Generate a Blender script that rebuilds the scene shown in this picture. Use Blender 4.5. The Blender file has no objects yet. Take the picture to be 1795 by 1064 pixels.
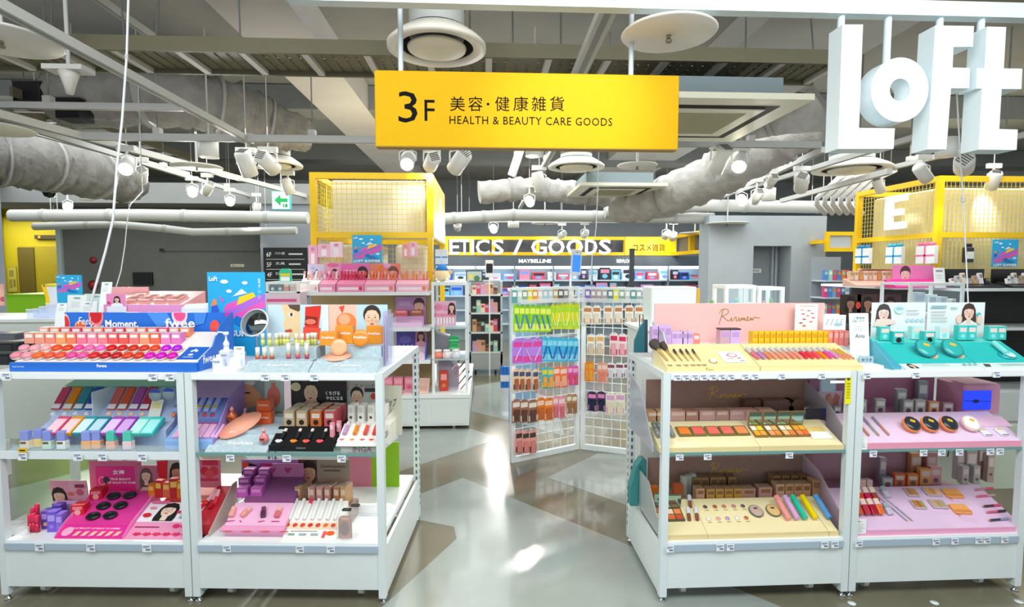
import bpy, math, random
from mathutils import Matrix, Vector, Euler
random.seed(7)
R = math.radians
sc = bpy.context.scene
col = sc.collection
# ---------------------------------------------------------------- camera
# the frame is taken as 1795 x 1064; F is the focal length in pixels
F, EYE = 940.0, 1.58
YAW, PITCH = math.atan(47.5/940), math.atan(62/940)
cd = bpy.data.cameras.new('camera'); cam = bpy.data.objects.new('camera', cd); col.objects.link(cam)
cd.sensor_width = 36; cd.lens = 36*F/1795; cd.clip_start = .02; cd.clip_end = 80
cam.location = (0, 0, EYE); cam.rotation_euler = (R(90)-PITCH, 0, -YAW)
sc.camera = cam
_f = Vector((math.sin(YAW)*math.cos(PITCH), math.cos(YAW)*math.cos(PITCH), -math.sin(PITCH))); _r = Vector((math.cos(YAW), -math.sin(YAW), 0)); _u = _r.cross(_f)
CUR = [0.0, Vector((0, 0, 0))]                             # turn (about z) and pivot of the furniture being built
def loc2world(p):
    p = Vector(p); return Matrix.Rotation(CUR[0], 3, 'Z') @ (p-CUR[1]) + CUR[1]
def _local(v, point=True):
    m = Matrix.Rotation(-CUR[0], 3, 'Z'); return (m @ (v-CUR[1]) + CUR[1]) if point else m @ v
def _ray(px, py):
    return _local(Vector((0, 0, EYE))), _local(_f + _r*((px-897.5)/F) - _u*((py-532)/F), False)
def P(px, py, Y):                                          # measured point of the photograph at its distance
    c, d = _ray(px, py); return c + d*((Y-c.y)/d.y)
def G(px, py, z=0):                                        # ... or at its height
    c, d = _ray(px, py); return c + d*((z-c.z)/d.z)
def PX(px, Y, py=640): return P(px, py, Y).x
def PZ(py, Y, px=850): return P(px, py, Y).z
# ---------------------------------------------------------------- world, large lights, exposure
w = bpy.data.worlds.new('mall'); sc.world = w; w.use_nodes = True
bg = w.node_tree.nodes['Background']; bg.inputs[0].default_value = (.86, .95, 1, 1); bg.inputs[1].default_value = .5
def area(name, loc, size, power, colr=(1,1,1), rot=(0,0,0)):
    l = bpy.data.lights.new(name, 'AREA'); l.shape = 'RECTANGLE'; l.size, l.size_y = size; l.energy = power; l.color = colr
    o = bpy.data.objects.new(name, l); col.objects.link(o); o.location = loc; o.rotation_euler = rot; return o
area('shop_fill_light', (0, 8.2, 2.95), (15, 6), 480, (.95, 1, 1))  # unseen fill panel standing in for the shop's general lighting
area('entrance_fill_light', (.2, .7, 3.25), (7, 1.4), 112, (.95, 1, 1), (R(38), 0, 0))  # unseen fill panel assumed over the entrance, tilted to brighten the shelves
area('lobby_fill_light', (-9.4, 10.3, 2.6), (2, 1.2), 45, (1, 1, .9))  # unseen light added to brighten the yellow lobby
sc.view_settings.view_transform = 'Standard'; sc.view_settings.look = 'None'
sc.view_settings.gamma = 1; sc.view_settings.use_curve_mapping = False; sc.view_settings.exposure = .66
# ---------------------------------------------------------------- materials
_mats = {}
def lin(h):
    h = h.lstrip('#'); out = []
    for i in (0, 2, 4):
        c = int(h[i:i+2], 16)/255
        out.append(c/12.92 if c <= .04045 else ((c+.055)/1.055)**2.4)
    return tuple(out)
def M(h, rough=.5, metal=0, emit=0, noise=0, nscale=8, bump=0, spec=.5):
    k = (h, rough, metal, emit, noise, nscale, bump, spec)
    if k in _mats: return _mats[k]
    m = bpy.data.materials.new('mat_'+h.strip('#')); m.use_nodes = True; nt = m.node_tree; b = nt.nodes['Principled BSDF']
    c = lin(h); b.inputs['Base Color'].default_value = (*c, 1); b.inputs['Roughness'].default_value = rough
    b.inputs['Metallic'].default_value = metal; b.inputs['Specular IOR Level'].default_value = spec
    if emit: b.inputs['Emission Color'].default_value = (*c, 1); b.inputs['Emission Strength'].default_value = emit
    if noise or bump:
        tc = nt.nodes.new('ShaderNodeTexCoord'); n = nt.nodes.new('ShaderNodeTexNoise')
        n.inputs['Scale'].default_value = nscale; n.inputs['Detail'].default_value = 6
        nt.links.new(tc.outputs['Object'], n.inputs['Vector'])
        if noise:
            r = nt.nodes.new('ShaderNodeValToRGB'); r.color_ramp.elements[0].position = .3; r.color_ramp.elements[1].position = .7
            r.color_ramp.elements[0].color = (*[x*(1-noise) for x in c], 1); r.color_ramp.elements[1].color = (*[min(1, x*(1+noise)) for x in c], 1)
            nt.links.new(n.outputs['Fac'], r.inputs['Fac']); nt.links.new(r.outputs['Color'], b.inputs['Base Color'])
        if bump:
            bp = nt.nodes.new('ShaderNodeBump'); bp.inputs['Strength'].default_value = bump; bp.inputs['Distance'].default_value = .05
            nt.links.new(n.outputs['Fac'], bp.inputs['Height']); nt.links.new(bp.outputs['Normal'], b.inputs['Normal'])
    _mats[k] = m; return m
def GL(h='#f4fbff', a=.12, rough=.04):          # clear acrylic or glass sheet: mostly transparent, a little gloss
    k = ('glass', h, a, rough)
    if k in _mats: return _mats[k]
    m = bpy.data.materials.new('clear_'+h.strip('#')); m.use_nodes = True; nt = m.node_tree; nt.nodes.clear()
    out = nt.nodes.new('ShaderNodeOutputMaterial'); mx = nt.nodes.new('ShaderNodeMixShader'); t = nt.nodes.new('ShaderNodeBsdfTransparent')
    p = nt.nodes.new('ShaderNodeBsdfPrincipled'); p.inputs['Base Color'].default_value = (*lin(h), 1); p.inputs['Roughness'].default_value = rough
    t.inputs[0].default_value = (*[.5+.5*x for x in lin(h)], 1)
    mx.inputs[0].default_value = a; nt.links.new(t.outputs[0], mx.inputs[1]); nt.links.new(p.outputs[0], mx.inputs[2]); nt.links.new(mx.outputs[0], out.inputs[0])
    _mats[k] = m; return m
WHITE = M('#eef3f2', .35); STEEL = M('#d9dfdf', .35); CHROME = M('#c9ccd0', .15, 1); BLACK = M('#0c0c0e', .35); YEL = M('#f6c800', .45); CLEAR = GL()
# ---------------------------------------------------------------- mesh builder
class MB:
    def __init__(s): s.v = []; s.f = []; s.mi = []; s.cur = 0; s.sm = []; s.T = None
    def add(s, vs, fs, smooth=False):
        n = len(s.v)
        if s.T is not None: vs = [tuple(s.T @ Vector(p)) for p in vs]
        s.v += [tuple(p) for p in vs]; s.f += [tuple(i+n for i in f) for f in fs]; s.mi += [s.cur]*len(fs); s.sm += [smooth]*len(fs); return s
    def box(s, x0, x1, y0, y1, z0, z1):
        return s.add([(x0,y0,z0),(x1,y0,z0),(x1,y1,z0),(x0,y1,z0),(x0,y0,z1),(x1,y0,z1),(x1,y1,z1),(x0,y1,z1)],
                     [(0,3,2,1),(4,5,6,7),(0,1,5,4),(1,2,6,5),(2,3,7,6),(3,0,4,7)])
    def cbox(s, x0, x1, y0, y1, z0, z1, c=.002):         # box with chamfered vertical and top edges
        pl = [(x0+c,y0),(x1-c,y0),(x1,y0+c),(x1,y1-c),(x1-c,y1),(x0+c,y1),(x0,y1-c),(x0,y0+c)]
        mx, my = (x0+x1)/2, (y0+y1)/2; kx, ky = 1-2*c/max(x1-x0, 1e-6), 1-2*c/max(y1-y0, 1e-6)
        top = [(mx+(x-mx)*kx, my+(y-my)*ky) for x, y in pl]
        vs = [(x,y,z0) for x,y in pl]+[(x,y,z1-c) for x,y in pl]+[(x,y,z1) for x,y in top]
        fs = [tuple(range(7,-1,-1)), tuple(range(16,24))]
        for k in (0, 8):
            for i in range(8): j = (i+1) % 8; fs.append((k+i,k+j,k+8+j,k+8+i))
        return s.add(vs, fs)
    def prism(s, poly, y0, y1):                           # outline in x,z extruded along y
        n = len(poly); vs = [(x,y0,z) for x,z in poly]+[(x,y1,z) for x,z in poly]
        fs = [tuple(range(n)), tuple(range(2*n-1,n-1,-1))]+[(i,i+n,(i+1)%n+n,(i+1)%n) for i in range(n)]
        return s.add(vs, fs)
    def prismx(s, poly, x0, x1):                          # outline in y,z extruded along x
        n = len(poly); vs = [(x0,y,z) for y,z in poly]+[(x1,y,z) for y,z in poly]
        fs = [tuple(range(n-1,-1,-1)), tuple(range(n,2*n))]+[(i,(i+1)%n,(i+1)%n+n,i+n) for i in range(n)]
        return s.add(vs, fs)
    def prismz(s, poly, z0, z1):
        n = len(poly); vs = [(x,y,z0) for x,y in poly]+[(x,y,z1) for x,y in poly]
        fs = [tuple(range(n-1,-1,-1)), tuple(range(n,2*n))]+[(i,(i+1)%n,(i+1)%n+n,i+n) for i in range(n)]
        return s.add(vs, fs)
    def cyl(s, p0, p1, r0, r1=None, n=10, caps=True):
        r1 = r0 if r1 is None else r1; p0, p1 = Vector(p0), Vector(p1); d = (p1-p0).normalized()
        a = d.orthogonal().normalized(); b = d.cross(a); vs = []
        for p, r in ((p0, r0), (p1, r1)):
            for i in range(n):
                t = 2*math.pi*i/n; vs.append(p+a*math.cos(t)*r+b*math.sin(t)*r)
        s.add(vs, [(i,(i+1)%n,(i+1)%n+n,i+n) for i in range(n)], True)
        if caps: s.add(vs, [tuple(range(n-1,-1,-1)), tuple(range(n,2*n))])
        return s
    def lathe(s, prof, n=16, c=(0,0,0), sx=1, sy=1, caps=True):      # profile (r,z) spun about z
        vs = []; fs = []; m = len(prof)
        for r, z in prof:
            for i in range(n):
                t = 2*math.pi*i/n; vs.append((c[0]+r*math.cos(t)*sx, c[1]+r*math.sin(t)*sy, c[2]+z))
        for k in range(m-1):
            for i in range(n): j = (i+1)%n; fs.append((k*n+i,k*n+j,(k+1)*n+j,(k+1)*n+i))
        if caps and prof[0][0] > 1e-5: fs.append(tuple(range(n-1,-1,-1)))
        if caps and prof[-1][0] > 1e-5: fs.append(tuple(range((m-1)*n, m*n)))
        return s.add(vs, fs, True)
    def tube(s, pts, r, n=8, caps=True):
        pts = [Vector(p) for p in pts]; vs = []; fs = []; prev = None
        for k, p in enumerate(pts):
            d = (pts[min(k+1, len(pts)-1)]-pts[max(k-1, 0)]).normalized()
            a = d.orthogonal().normalized() if prev is None else (prev-d*prev.dot(d)).normalized()
            prev = a; b = d.cross(a); rr = r(k/(len(pts)-1)) if callable(r) else r
            for i in range(n):
                t = 2*math.pi*i/n; vs.append(p+a*math.cos(t)*rr+b*math.sin(t)*rr)
        for k in range(len(pts)-1):
            for i in range(n): j = (i+1)%n; fs.append((k*n+i,k*n+j,(k+1)*n+j,(k+1)*n+i))
        s.add(vs, fs, True)
        if caps: s.add([vs[i] for i in range(n)], [tuple(range(n-1,-1,-1))]); s.add([vs[-n+i] for i in range(n)], [tuple(range(n))])
        return s
    def mesh(s, name='mesh', mats=()):
        me = bpy.data.meshes.new(name); me.from_pydata(s.v, [], s.f)
        for m in mats: me.materials.append(m)
        if len(mats) > 1: me.polygons.foreach_set('material_index', s.mi)
        me.polygons.foreach_set('use_smooth', s.sm); me.update(); return me
def B(): return MB()
# ---------------------------------------------------------------- objects
def link(name, data, parent=None, loc=(0,0,0), rot=(0,0,0), scale=None):
    o = bpy.data.objects.new(name, data); col.objects.link(o); o.parent = parent
    if parent is None and CUR[0]: loc = loc2world(loc); rot = (rot[0], rot[1], rot[2]+CUR[0])
    o.location = loc; o.rotation_euler = rot
    if scale: o.scale = scale
    return o
def tag(o, label, cat, group=None):
    o['label'] = label; o['category'] = cat
    if group: o['group'] = group
    return o
def part(name, mb, mat, parent=None, label=None, loc=(0,0,0), rot=(0,0,0)):
    mats = mat if isinstance(mat, (list, tuple)) else [mat]
    o = link(name, mb.mesh(name, mats), parent, loc, rot)
    if label: o['label'] = label
    return o
_cache = {}
def cpart(key, fn, name, mat, parent, loc=(0,0,0), rot=(0,0,0)):     # part that shares its mesh with alike parts; colour on the object
    if key not in _cache:
        mb = B(); fn(mb); _cache[key] = mb.mesh(name, [mat])
    o = link(name, _cache[key], parent, loc, rot)
    s = o.material_slots[0]; s.link = 'OBJECT'; s.material = mat
    return o
def thing(name, label, cat, loc=(0,0,0), rot=(0,0,0), group=None):
    return tag(link(name, None, None, loc, rot), label, cat, group)
def struct(name, mb, mat, parent=None):
    o = part(name, mb, mat, parent)
    if parent is None: o['kind'] = 'structure'
    return o
ORD = 'first second third fourth fifth sixth seventh eighth ninth tenth eleventh twelfth thirteenth fourteenth fifteenth sixteenth seventeenth eighteenth nineteenth twentieth'.split()
# lettering: text turned to a mesh, standing in x,z and facing -y, centred on its own origin
_txt = {}
def text_mesh(s, bold=0, shear=0, space=1):
    k = (s, bold, shear, space)
    if k not in _txt:
        cu = bpy.data.curves.new('t', 'FONT'); cu.body = s; cu.size = 1; cu.align_x = 'LEFT'; cu.resolution_u = 2; cu.offset = bold; cu.shear = shear; cu.space_character = space
        o = bpy.data.objects.new('t', cu); col.objects.link(o)
        me = bpy.data.meshes.new_from_object(o.evaluated_get(bpy.context.evaluated_depsgraph_get()))
        bpy.data.objects.remove(o); bpy.data.curves.remove(cu)
        if not len(me.vertices): _txt[k] = None
        else:
            xs = [v.co.x for v in me.vertices]; ys = [v.co.y for v in me.vertices]
            _txt[k] = (me, min(xs), max(xs), min(ys), max(ys))
    return _txt[k]
def text(s, wd, ht, mat, parent, loc=(0,0,0), rot=(R(90),0,0), bold=0, shear=0, space=1, name='lettering', depth=0):
    t = text_mesh(s, bold, shear, space)
    if t is None: return None
    me, x0, x1, y0, y1 = t; sx = wd/(x1-x0); sy = (ht/(y1-y0)) if ht else sx
    m2 = bpy.data.meshes.new(name); vs = [((v.co.x-(x0+x1)/2)*sx, (v.co.y-(y0+y1)/2)*sy, 0) for v in me.vertices]; fs = [tuple(p.vertices) for p in me.polygons]
    m2.from_pydata(vs, [], fs); m2.materials.append(mat); m2.update()
    o = link(name, m2, parent, loc, rot)
    if depth:
        md = o.modifiers.new('thick', 'SOLIDIFY'); md.thickness = depth; md.offset = 1
    return o
# flat print: shapes in 0..1 of a W x H sheet, layer on layer, facing -y
def prints(W, H, shapes, parent, loc=(0,0,0), rot=(0,0,0), name='print', lay=.00035):
    mats = []; mb = B(); idx = {}
    for i, sh in enumerate(shapes):
        k, c = sh[0], sh[-1]
        if c not in idx: idx[c] = len(mats); mats.append(M(c, .45))
        mb.cur = idx[c]; y = -lay*(i+1)
        if k == 'r': pts = [(sh[1],sh[2]),(sh[3],sh[2]),(sh[3],sh[4]),(sh[1],sh[4])]
        elif k == 'e':
            n = 18; a = R(sh[5]) if len(sh) > 6 else 0
            pts = []
            for j in range(n):
                t = 2*math.pi*j/n; ex, ez = sh[3]*math.cos(t)*W, sh[4]*math.sin(t)*H
                pts.append((sh[1]+(ex*math.cos(a)-ez*math.sin(a))/W, sh[2]+(ex*math.sin(a)+ez*math.cos(a))/H))
        else: pts = sh[1]
        pts = [(min(1, max(0, x)), min(1, max(0, z))) for x, z in pts]
        mb.add([(x*W, y, z*H) for x, z in pts], [tuple(range(len(pts)))])
    return part(name, mb, mats, parent, None, loc, rot)
def lines_print(x0, z0, x1, n, dz, c, th=.012):           # small unreadable rows of print
    out = []
    for i in range(n):
        out.append(('r', x0, z0-i*dz, x0+(x1-x0)*(.7+.3*random.random()), z0-i*dz+th, c))
    return out
def face(cx, cz, s, a, hair='#2a1c18', skin='#f3c9ae', lip='#c8323c', long=True, bangs=True, body=None, tilt=0):
    """portrait print: s = head height as a share of the sheet height, a = H/W of the sheet"""
    sx = s*a; o = []
    if long: o.append(('p', [(cx-.48*sx,cz+.2*s),(cx-.3*sx,cz+.55*s),(cx,cz+.66*s),(cx+.3*sx,cz+.55*s),(cx+.48*sx,cz+.2*s),(cx+.55*sx,cz-.55*s),(cx+.5*sx,cz-1.05*s),(cx-.5*sx,cz-1.05*s),(cx-.55*sx,cz-.55*s)], hair))
    else: o.append(('e', cx, cz+.16*s, .43*sx, .48*s, hair))
    if body: o.append(('p', [(cx-.2*sx,cz-.55*s),(cx+.2*sx,cz-.55*s),(cx+.85*sx,cz-.95*s),(cx+.95*sx,cz-1.6*s),(cx-.95*sx,cz-1.6*s),(cx-.85*sx,cz-.95*s)], body))
    o += [('r', cx-.15*sx, cz-.8*s, cx+.15*sx, cz-.3*s, skin), ('e', cx, cz, .35*sx, .5*s, tilt, skin)]
    if bangs: o.append(('p', [(cx-.37*sx,cz+.08*s),(cx-.34*sx,cz+.4*s),(cx,cz+.58*s),(cx+.34*sx,cz+.4*s),(cx+.37*sx,cz+.08*s),(cx+.27*sx,cz+.2*s),(cx,cz+.26*s),(cx-.27*sx,cz+.2*s)], hair))
    else: o.append(('p', [(cx-.36*sx,cz+.12*s),(cx-.33*sx,cz+.42*s),(cx,cz+.58*s),(cx+.33*sx,cz+.42*s),(cx+.36*sx,cz+.12*s),(cx+.2*sx,cz+.36*s),(cx,cz+.4*s),(cx-.2*sx,cz+.36*s)], hair))
    dk = tuple(int(skin[i:i+2], 16) for i in (1, 3, 5)); sh = '#%02x%02x%02x' % tuple(int(v*.86) for v in dk); bl = '#%02x%02x%02x' % (min(255, dk[0]), int(dk[1]*.86), int(dk[2]*.86))
    for d in (-1, 1):
        o += [('e', cx+d*.2*sx, cz-.12*s, .09*sx, .06*s, bl), ('p', [(cx+d*.07*sx,cz+.125*s),(cx+d*.17*sx,cz+.155*s),(cx+d*.26*sx,cz+.12*s),(cx+d*.17*sx,cz+.14*s)], '#7a5444'), ('p', [(cx+d*.08*sx,cz+.025*s),(cx+d*.15*sx,cz+.055*s),(cx+d*.24*sx,cz+.03*s),(cx+d*.16*sx,cz+.012*s)], '#fbf4ee'), ('e', cx+d*.155*sx, cz+.035*s, .03*sx, .022*s, '#2a1a14'), ('p', [(cx+d*.07*sx,cz+.03*s),(cx+d*.15*sx,cz+.066*s),(cx+d*.25*sx,cz+.036*s),(cx+d*.15*sx,cz+.052*s)], '#2a1a14')]
    o += [('p', [(cx-.015*sx,cz+.02*s),(cx+.02*sx,cz+.02*s),(cx+.05*sx,cz-.12*s),(cx-.04*sx,cz-.12*s)], sh), ('p', [(cx-.1*sx,cz-.25*s),(cx-.03*sx,cz-.225*s),(cx,cz-.235*s),(cx+.03*sx,cz-.225*s),(cx+.1*sx,cz-.25*s),(cx+.04*sx,cz-.3*s),(cx-.04*sx,cz-.3*s)], lip)]
    return o
# ================================================================ the setting
def floor_mat(h, rough):
    m = M(h, rough, 0, 0, .10, 2.2, 0); nt = m.node_tree; b = nt.nodes['Principled BSDF']
    n = nt.nodes.new('ShaderNodeTexNoise'); n.inputs['Scale'].default_value = 5; n.inputs['Detail'].default_value = 4
    tc = nt.nodes.new('ShaderNodeTexCoord'); nt.links.new(tc.outputs['Object'], n.inputs['Vector'])
    bp = nt.nodes.new('ShaderNodeBump'); bp.inputs['Strength'].default_value = .12; bp.inputs['Distance'].default_value = .02
    nt.links.new(n.outputs['Fac'], bp.inputs['Height']); nt.links.new(bp.outputs['Normal'], b.inputs['Normal'])
    b.inputs['Coat Weight'].default_value = .35; b.inputs['Coat Roughness'].default_value = .06
    return m
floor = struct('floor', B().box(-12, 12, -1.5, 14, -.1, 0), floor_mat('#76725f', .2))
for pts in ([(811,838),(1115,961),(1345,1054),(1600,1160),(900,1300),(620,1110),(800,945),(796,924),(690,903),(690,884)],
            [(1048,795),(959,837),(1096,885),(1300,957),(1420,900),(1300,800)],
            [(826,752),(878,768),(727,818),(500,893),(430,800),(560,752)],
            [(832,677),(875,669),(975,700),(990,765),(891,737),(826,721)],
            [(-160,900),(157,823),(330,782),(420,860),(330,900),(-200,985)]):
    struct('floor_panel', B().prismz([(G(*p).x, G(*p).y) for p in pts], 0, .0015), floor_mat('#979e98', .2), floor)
ceil_m = M('#a09f9c', .9, 0, 0, .1, 1.5, .15)
ceiling = struct('ceiling', B().box(-12, 12, -3.5, 14, 3.75, 3.95), ceil_m)
struct('ceiling_beam', B().box(-1.95, -1.38, -1.5, 13.5, 3.45, 3.75), M('#e6e0de', .8, 0, 0, .04, 2), ceiling)
struct('ceiling_beam', B().box(2.2, 3.4, -1.5, 13.5, 3.5, 3.75), M('#c3c3c0', .8, 0, 0, .05, 2), ceiling)
for y in (6.6, 9.6): struct('ceiling_beam', B().box(-9.9, 11.9, y, y+.45, 3.46, 3.74), M('#8f9192', .85, 0, 0, .06, 2), ceiling)
gw = M('#8d9092', .8, 0, 0, .05, 3)
struct('wall_back', B().box(-12, 12, 13.4, 13.6, 0, 3.75), M('#9aa0a5', .8, 0, 0, .05, 3))
struct('wall_east', B().box(11, 11.2, 3.0, 14, 0, 3.75), M('#c9cdd2', .8, 0, 0, .05, 3))
struct('wall_west', B().box(-11.7, -11.5, 3.5, 14, 0, 3.75), M('#a3a5a6', .8, 0, 0, .05, 3))
# grey shuttered wall beside the lift lobby, and the pier with the floor directory
Yw = 9.6; a, b_ = P(112, 450, Yw).x, P(462, 450, Yw).x
wl = struct('wall_lobby', B().box(a, b_, Yw, Yw+.2, 0, 3.0), M('#62635e', .8, 0, 0, .05, 3))
for i in range(1, 4): struct('trim_joint', B().box(a+(b_-a)*i/4-.004, a+(b_-a)*i/4+.004, Yw-.004, Yw, 0, 2.35), M('#6b6d6b', .8), wl)
struct('trim_1', B().box(a-.08, a, Yw-.05, Yw+.2, 0, 2.6), M('#a4b0b0', .5))
Yp = 9.0; c_ = P(560, 450, Yp).x
struct('wall_pier', B().box(P(457, 450, Yp).x, c_, Yp, Yp+1, 0, 3.0), M('#8a8e96', .8, 0, 0, .05, 3))
struct('trim_2', B().box(-11.4, c_, 8.95, 9.9, 2.62, 2.95), M('#8c8d8c', .85, 0, 0, .06, 2))
# yellow lift lobby seen past the trim
Yy = 11.2
struct('wall_yellow', B().box(-11.4, P(118, 450, Yy).x, Yy, Yy+.15, 0, 3.0), M('#b5a300', .7, 0, 0, .05, 2))
dx0, dx1 = P(38, 480, Yy).x, P(112, 480, Yy).x
d1 = struct('door_1', B().box(dx0, dx1, Yy-.05, Yy, 0, PZ(432, Yy, 70)), M('#9c8a00', .6, 0, 0, .05, 3))
struct('door_leaf', B().box(dx0, P(66, 480, Yy).x, Yy-.07, Yy-.05, 0, PZ(434, Yy, 70)), M('#5d4e00', .6), d1)
struct('wall_column', B().box(P(-60, 480, 7).x-.3, P(9, 480, 7.4).x, 7, 7.4, 0, 3.75), M('#7f8390', .7, 0, 0, .05, 3))
struct('wall_shoulder', B().box(-11.4, P(8, 480, 11.15).x, 10.6, 11.15, 0, 3.0), M('#8c8f98', .7))
# grey core wall with a recessed door
Yc = 8.6; x0, x1 = P(1242, 450, Yc).x, P(1447, 450, Yc).x; r0, r1 = P(1320, 470, Yc).x, P(1386, 470, Yc).x; rz = PZ(431, Yc, 1350); zt = PZ(378, Yc, 1350)
wc = struct('wall_core', B().prism([(x0,0),(x0,zt),(x1,zt),(x1,0),(r1,0),(r1,rz),(r0,rz),(r0,0)], Yc, Yc+.4), M('#a6adb3', .75, 0, 0, .04, 4))
struct('wall_return', B().box(x0+1.25, x1, Yc+.4, Yc+2.5, 0, zt), M('#a6adb3', .75, 0, 0, .04, 4), wc)
d2 = struct('door_2', B().box(r0, r1-.16, Yc+.36, Yc+.4, 0, rz), M('#818990', .6))
for q in (.1, .04): struct('door_frame', B().box(r1-.16+q-.04, r1-.16+q, Yc+.3, Yc+.38, 0, rz), M('#9aa2a8', .5), d2)
pl = struct('door_plate', B().box(r0+.08, r0+.32, Yc+.345, Yc+.36, 1.5, 1.57), M('#d8dcd8', .4), d2)
text('売場専用', .17, .035, BLACK, d2, (r0+.2, Yc+.343, 1.535))
# ---------------------------------------------------------------- ceiling services
pale = M('#c9c7c2', .6); pipe = M('#c4c4c0', .55); tray_m = M('#6a654e', .6, 0, 0, .05, 6)
# cable tray
t = thing('cable_tray', 'long olive cable tray with perforated deck spanning below the concrete ceiling', 'cable tray')
A = G(-60, 112, 3.0); Bq = G(1440, 118, 3.0); yA = 3.72
part('side_rail', B().box(-4.6, 2.55, yA, yA+.025, 3.0, 3.095), tray_m, t); part('side_rail', B().box(-4.6, 2.55, yA+.42, yA+.445, 3.0, 3.095), tray_m, t)
for i in range(18):
    x = -4.5+i*.41; part('rung', B().box(x, x+.045, yA+.025, yA+.42, 3.0, 3.03), pale, t)
mb = B()
for i in range(90): x = -4.58+i*.079; mb.box(x, x+.062, yA+.03, yA+.415, 3.031, 3.036)
for i in range(5): mb.box(-4.58, 2.5, yA+.04+i*.08, yA+.1+i*.08, 3.037, 3.04)
part('perforated_deck', mb, tray_m, t)
for x in (-4.2, -2.9, -2.5, -2.2, -1.7, -.1, .2, .55, 1.2, 1.9, 2.35): part('hanger_rod', B().cyl((x, yA+.22+random.uniform(-.15,.15), 3.04), (x, yA+.22, 3.74), .006, n=6), M('#6d6f6c', .5), t)
def rail(name, label, p0, p1, w=.05, h=.06, mat=None, drops=0, cat='rail', group='ceiling rails'):
    p0, p1 = Vector(p0), Vector(p1); d = p1-p0; L = d.length; yaw = math.atan2(d.y, d.x)
    t = thing(name, label, cat, p0, (0, -math.asin(d.z/L), yaw), group)
    part('channel', B().box(0, L, -w/2, w/2, -h/2, h/2), mat or pipe, t); part('slot', B().box(.01, L-.01, -w*.2, w*.2, -h/2-.002, -h/2), M('#8f918e', .5), t)
    for i in range(drops): x = L*(i+.5)/drops; part('hanger_rod', B().cyl((x,0,h/2), (x,0,3.75-p0.z if d.z == 0 else .8), .007, n=6), M('#8a8c88', .5), t); part('clip', B().box(x-.03, x+.03, -w*.6, w*.6, h/2, h/2+.05), pale, t)
    return t
ZT = 2.75
rail('lighting_track', 'white lighting track running into the shop above the stepped lip displays', (G(440,248,ZT).x, 1.6, ZT), (G(440,248,ZT).x, G(440,248,ZT).y, ZT), .055, .05)
rail('lighting_track', 'long white lighting track crossing just behind the yellow floor sign', (G(160,246,ZT).x, 5.05, ZT), (3.2, 5.05, ZT), .05, .06, None, 5)
rail('lighting_track', 'white lighting track above the grey lobby wall side', (-3.8, 4.3, ZT), (-3.8, 9, ZT), .05, .05, None, 3)
rail('lighting_track', 'white lighting track over the central aisle towards the letters', (.68, 5.1, ZT), (.68, 10.5, ZT), .05, .05, None, 3)
rail('lighting_track', 'white lighting track leading to the grey core wall', (3.85, 4.6, ZT), (3.85, 9.5, ZT), .05, .05, None, 3)
rail('lighting_track', 'short white lighting track before the yellow mesh tower with the letter E', (4.75, 4.2, ZT), (4.75, 6.4, ZT), .05, .05, None, 2)
rail('lighting_track', 'white lighting track far back across the shop before the white letters', (-1.2, 10.6, 2.5), (4.2, 10.6, 2.5), .05, .05, None, 3)
rail('lighting_track', 'slanting white track passing above the floor sign', (.62, 2.0, 2.9), (.66, 5.05, 2.9), .09, .05)
rail('ceiling_pipe', 'square white pipe crossing beneath the cable tray near the lagged duct', (-4.6, 4.65, 2.9), (G(345,202,2.9).x, 4.65, 2.9), .05, .05, M('#c9c5c4', .5), 1, 'pipe')
rail('ceiling_pipe', 'slim pipe high under the slab beside the pale beam', (-2.75, 1.5, 3.5), (-2.75, 6.5, 3.5), .05, .05, pale, 0, 'pipe')
rail('ceiling_pipe', 'thin horizontal pipe high above the floor sign', (-.4, 3.4, 3.3), (3.5, 3.4, 3.3), .05, .05, tray_m, 3, 'pipe')
rail('ceiling_pipe', 'long white conduit slanting down towards the green arrow sign', G(-40, 190, 2.75), G(545, 346, 2.75), .06, .06, pale, 0, 'pipe')
rail('ceiling_pipe', 'upper white conduit slanting past the grey lagged duct', G(60, 232, 2.85), G(330, 305, 2.85), .05, .05, pale, 0, 'pipe')
rail('ceiling_pipe', 'white conduit slanting towards the grey core wall door', G(1445, 262, 2.8), G(1245, 355, 2.8), .06, .06, pale, 2, 'pipe')
rail('ceiling_pipe', 'lower white conduit beside the bent conduits', G(1560, 300, 2.6), G(1370, 352, 2.6), .06, .06, pale, 0, 'pipe')
def round_pipe(name, label, pts, r, mat, cat='pipe', n=12, bands=0):
    t = thing(name, label, cat)
    part('pipe_run', B().tube(pts, r, n), mat, t)
    for p in (Vector(pts[0]).lerp(Vector(pts[1]), .3), Vector(pts[-1]).lerp(Vector(pts[-2]), .3)): part('hanger_rod', B().cyl((p.x, p.y, p.z), (p.x, p.y, 3.755), .006, n=5), pipe, t)
    for i in range(bands):
        k = (i+.5)/bands*(len(pts)-1); j = int(k); p = Vector(pts[j]).lerp(Vector(pts[min(j+1,len(pts)-1)]), k-j); d = (Vector(pts[min(j+1,len(pts)-1)])-Vector(pts[j])).normalized()
        part('collar', B().cyl(p-d*.03, p+d*.03, r*1.08, n=n), M('#b3b3ae', .5), t)
    return t
round_pipe('duct_pipe', 'thick pale round pipe along the top of the grey lobby wall', [P(20,378,8.4), P(250,377,8.4), P(540,382,8.4)], .09, pipe, bands=4)
round_pipe('duct_pipe', 'thick pale round pipe above the white letters in the middle distance', [P(770,384,8.9), P(900,377,8.9), P(1250,383,8.9)], .095, pipe, bands=5)
round_pipe('duct_pipe', 'second pale pipe sagging below the lobby wall pipe', [P(60,397,8.7), P(200,393,8.7), P(290,401,8.7), P(340,407,8.7), P(520,404,8.7)], .06, pipe, bands=3)
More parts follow.
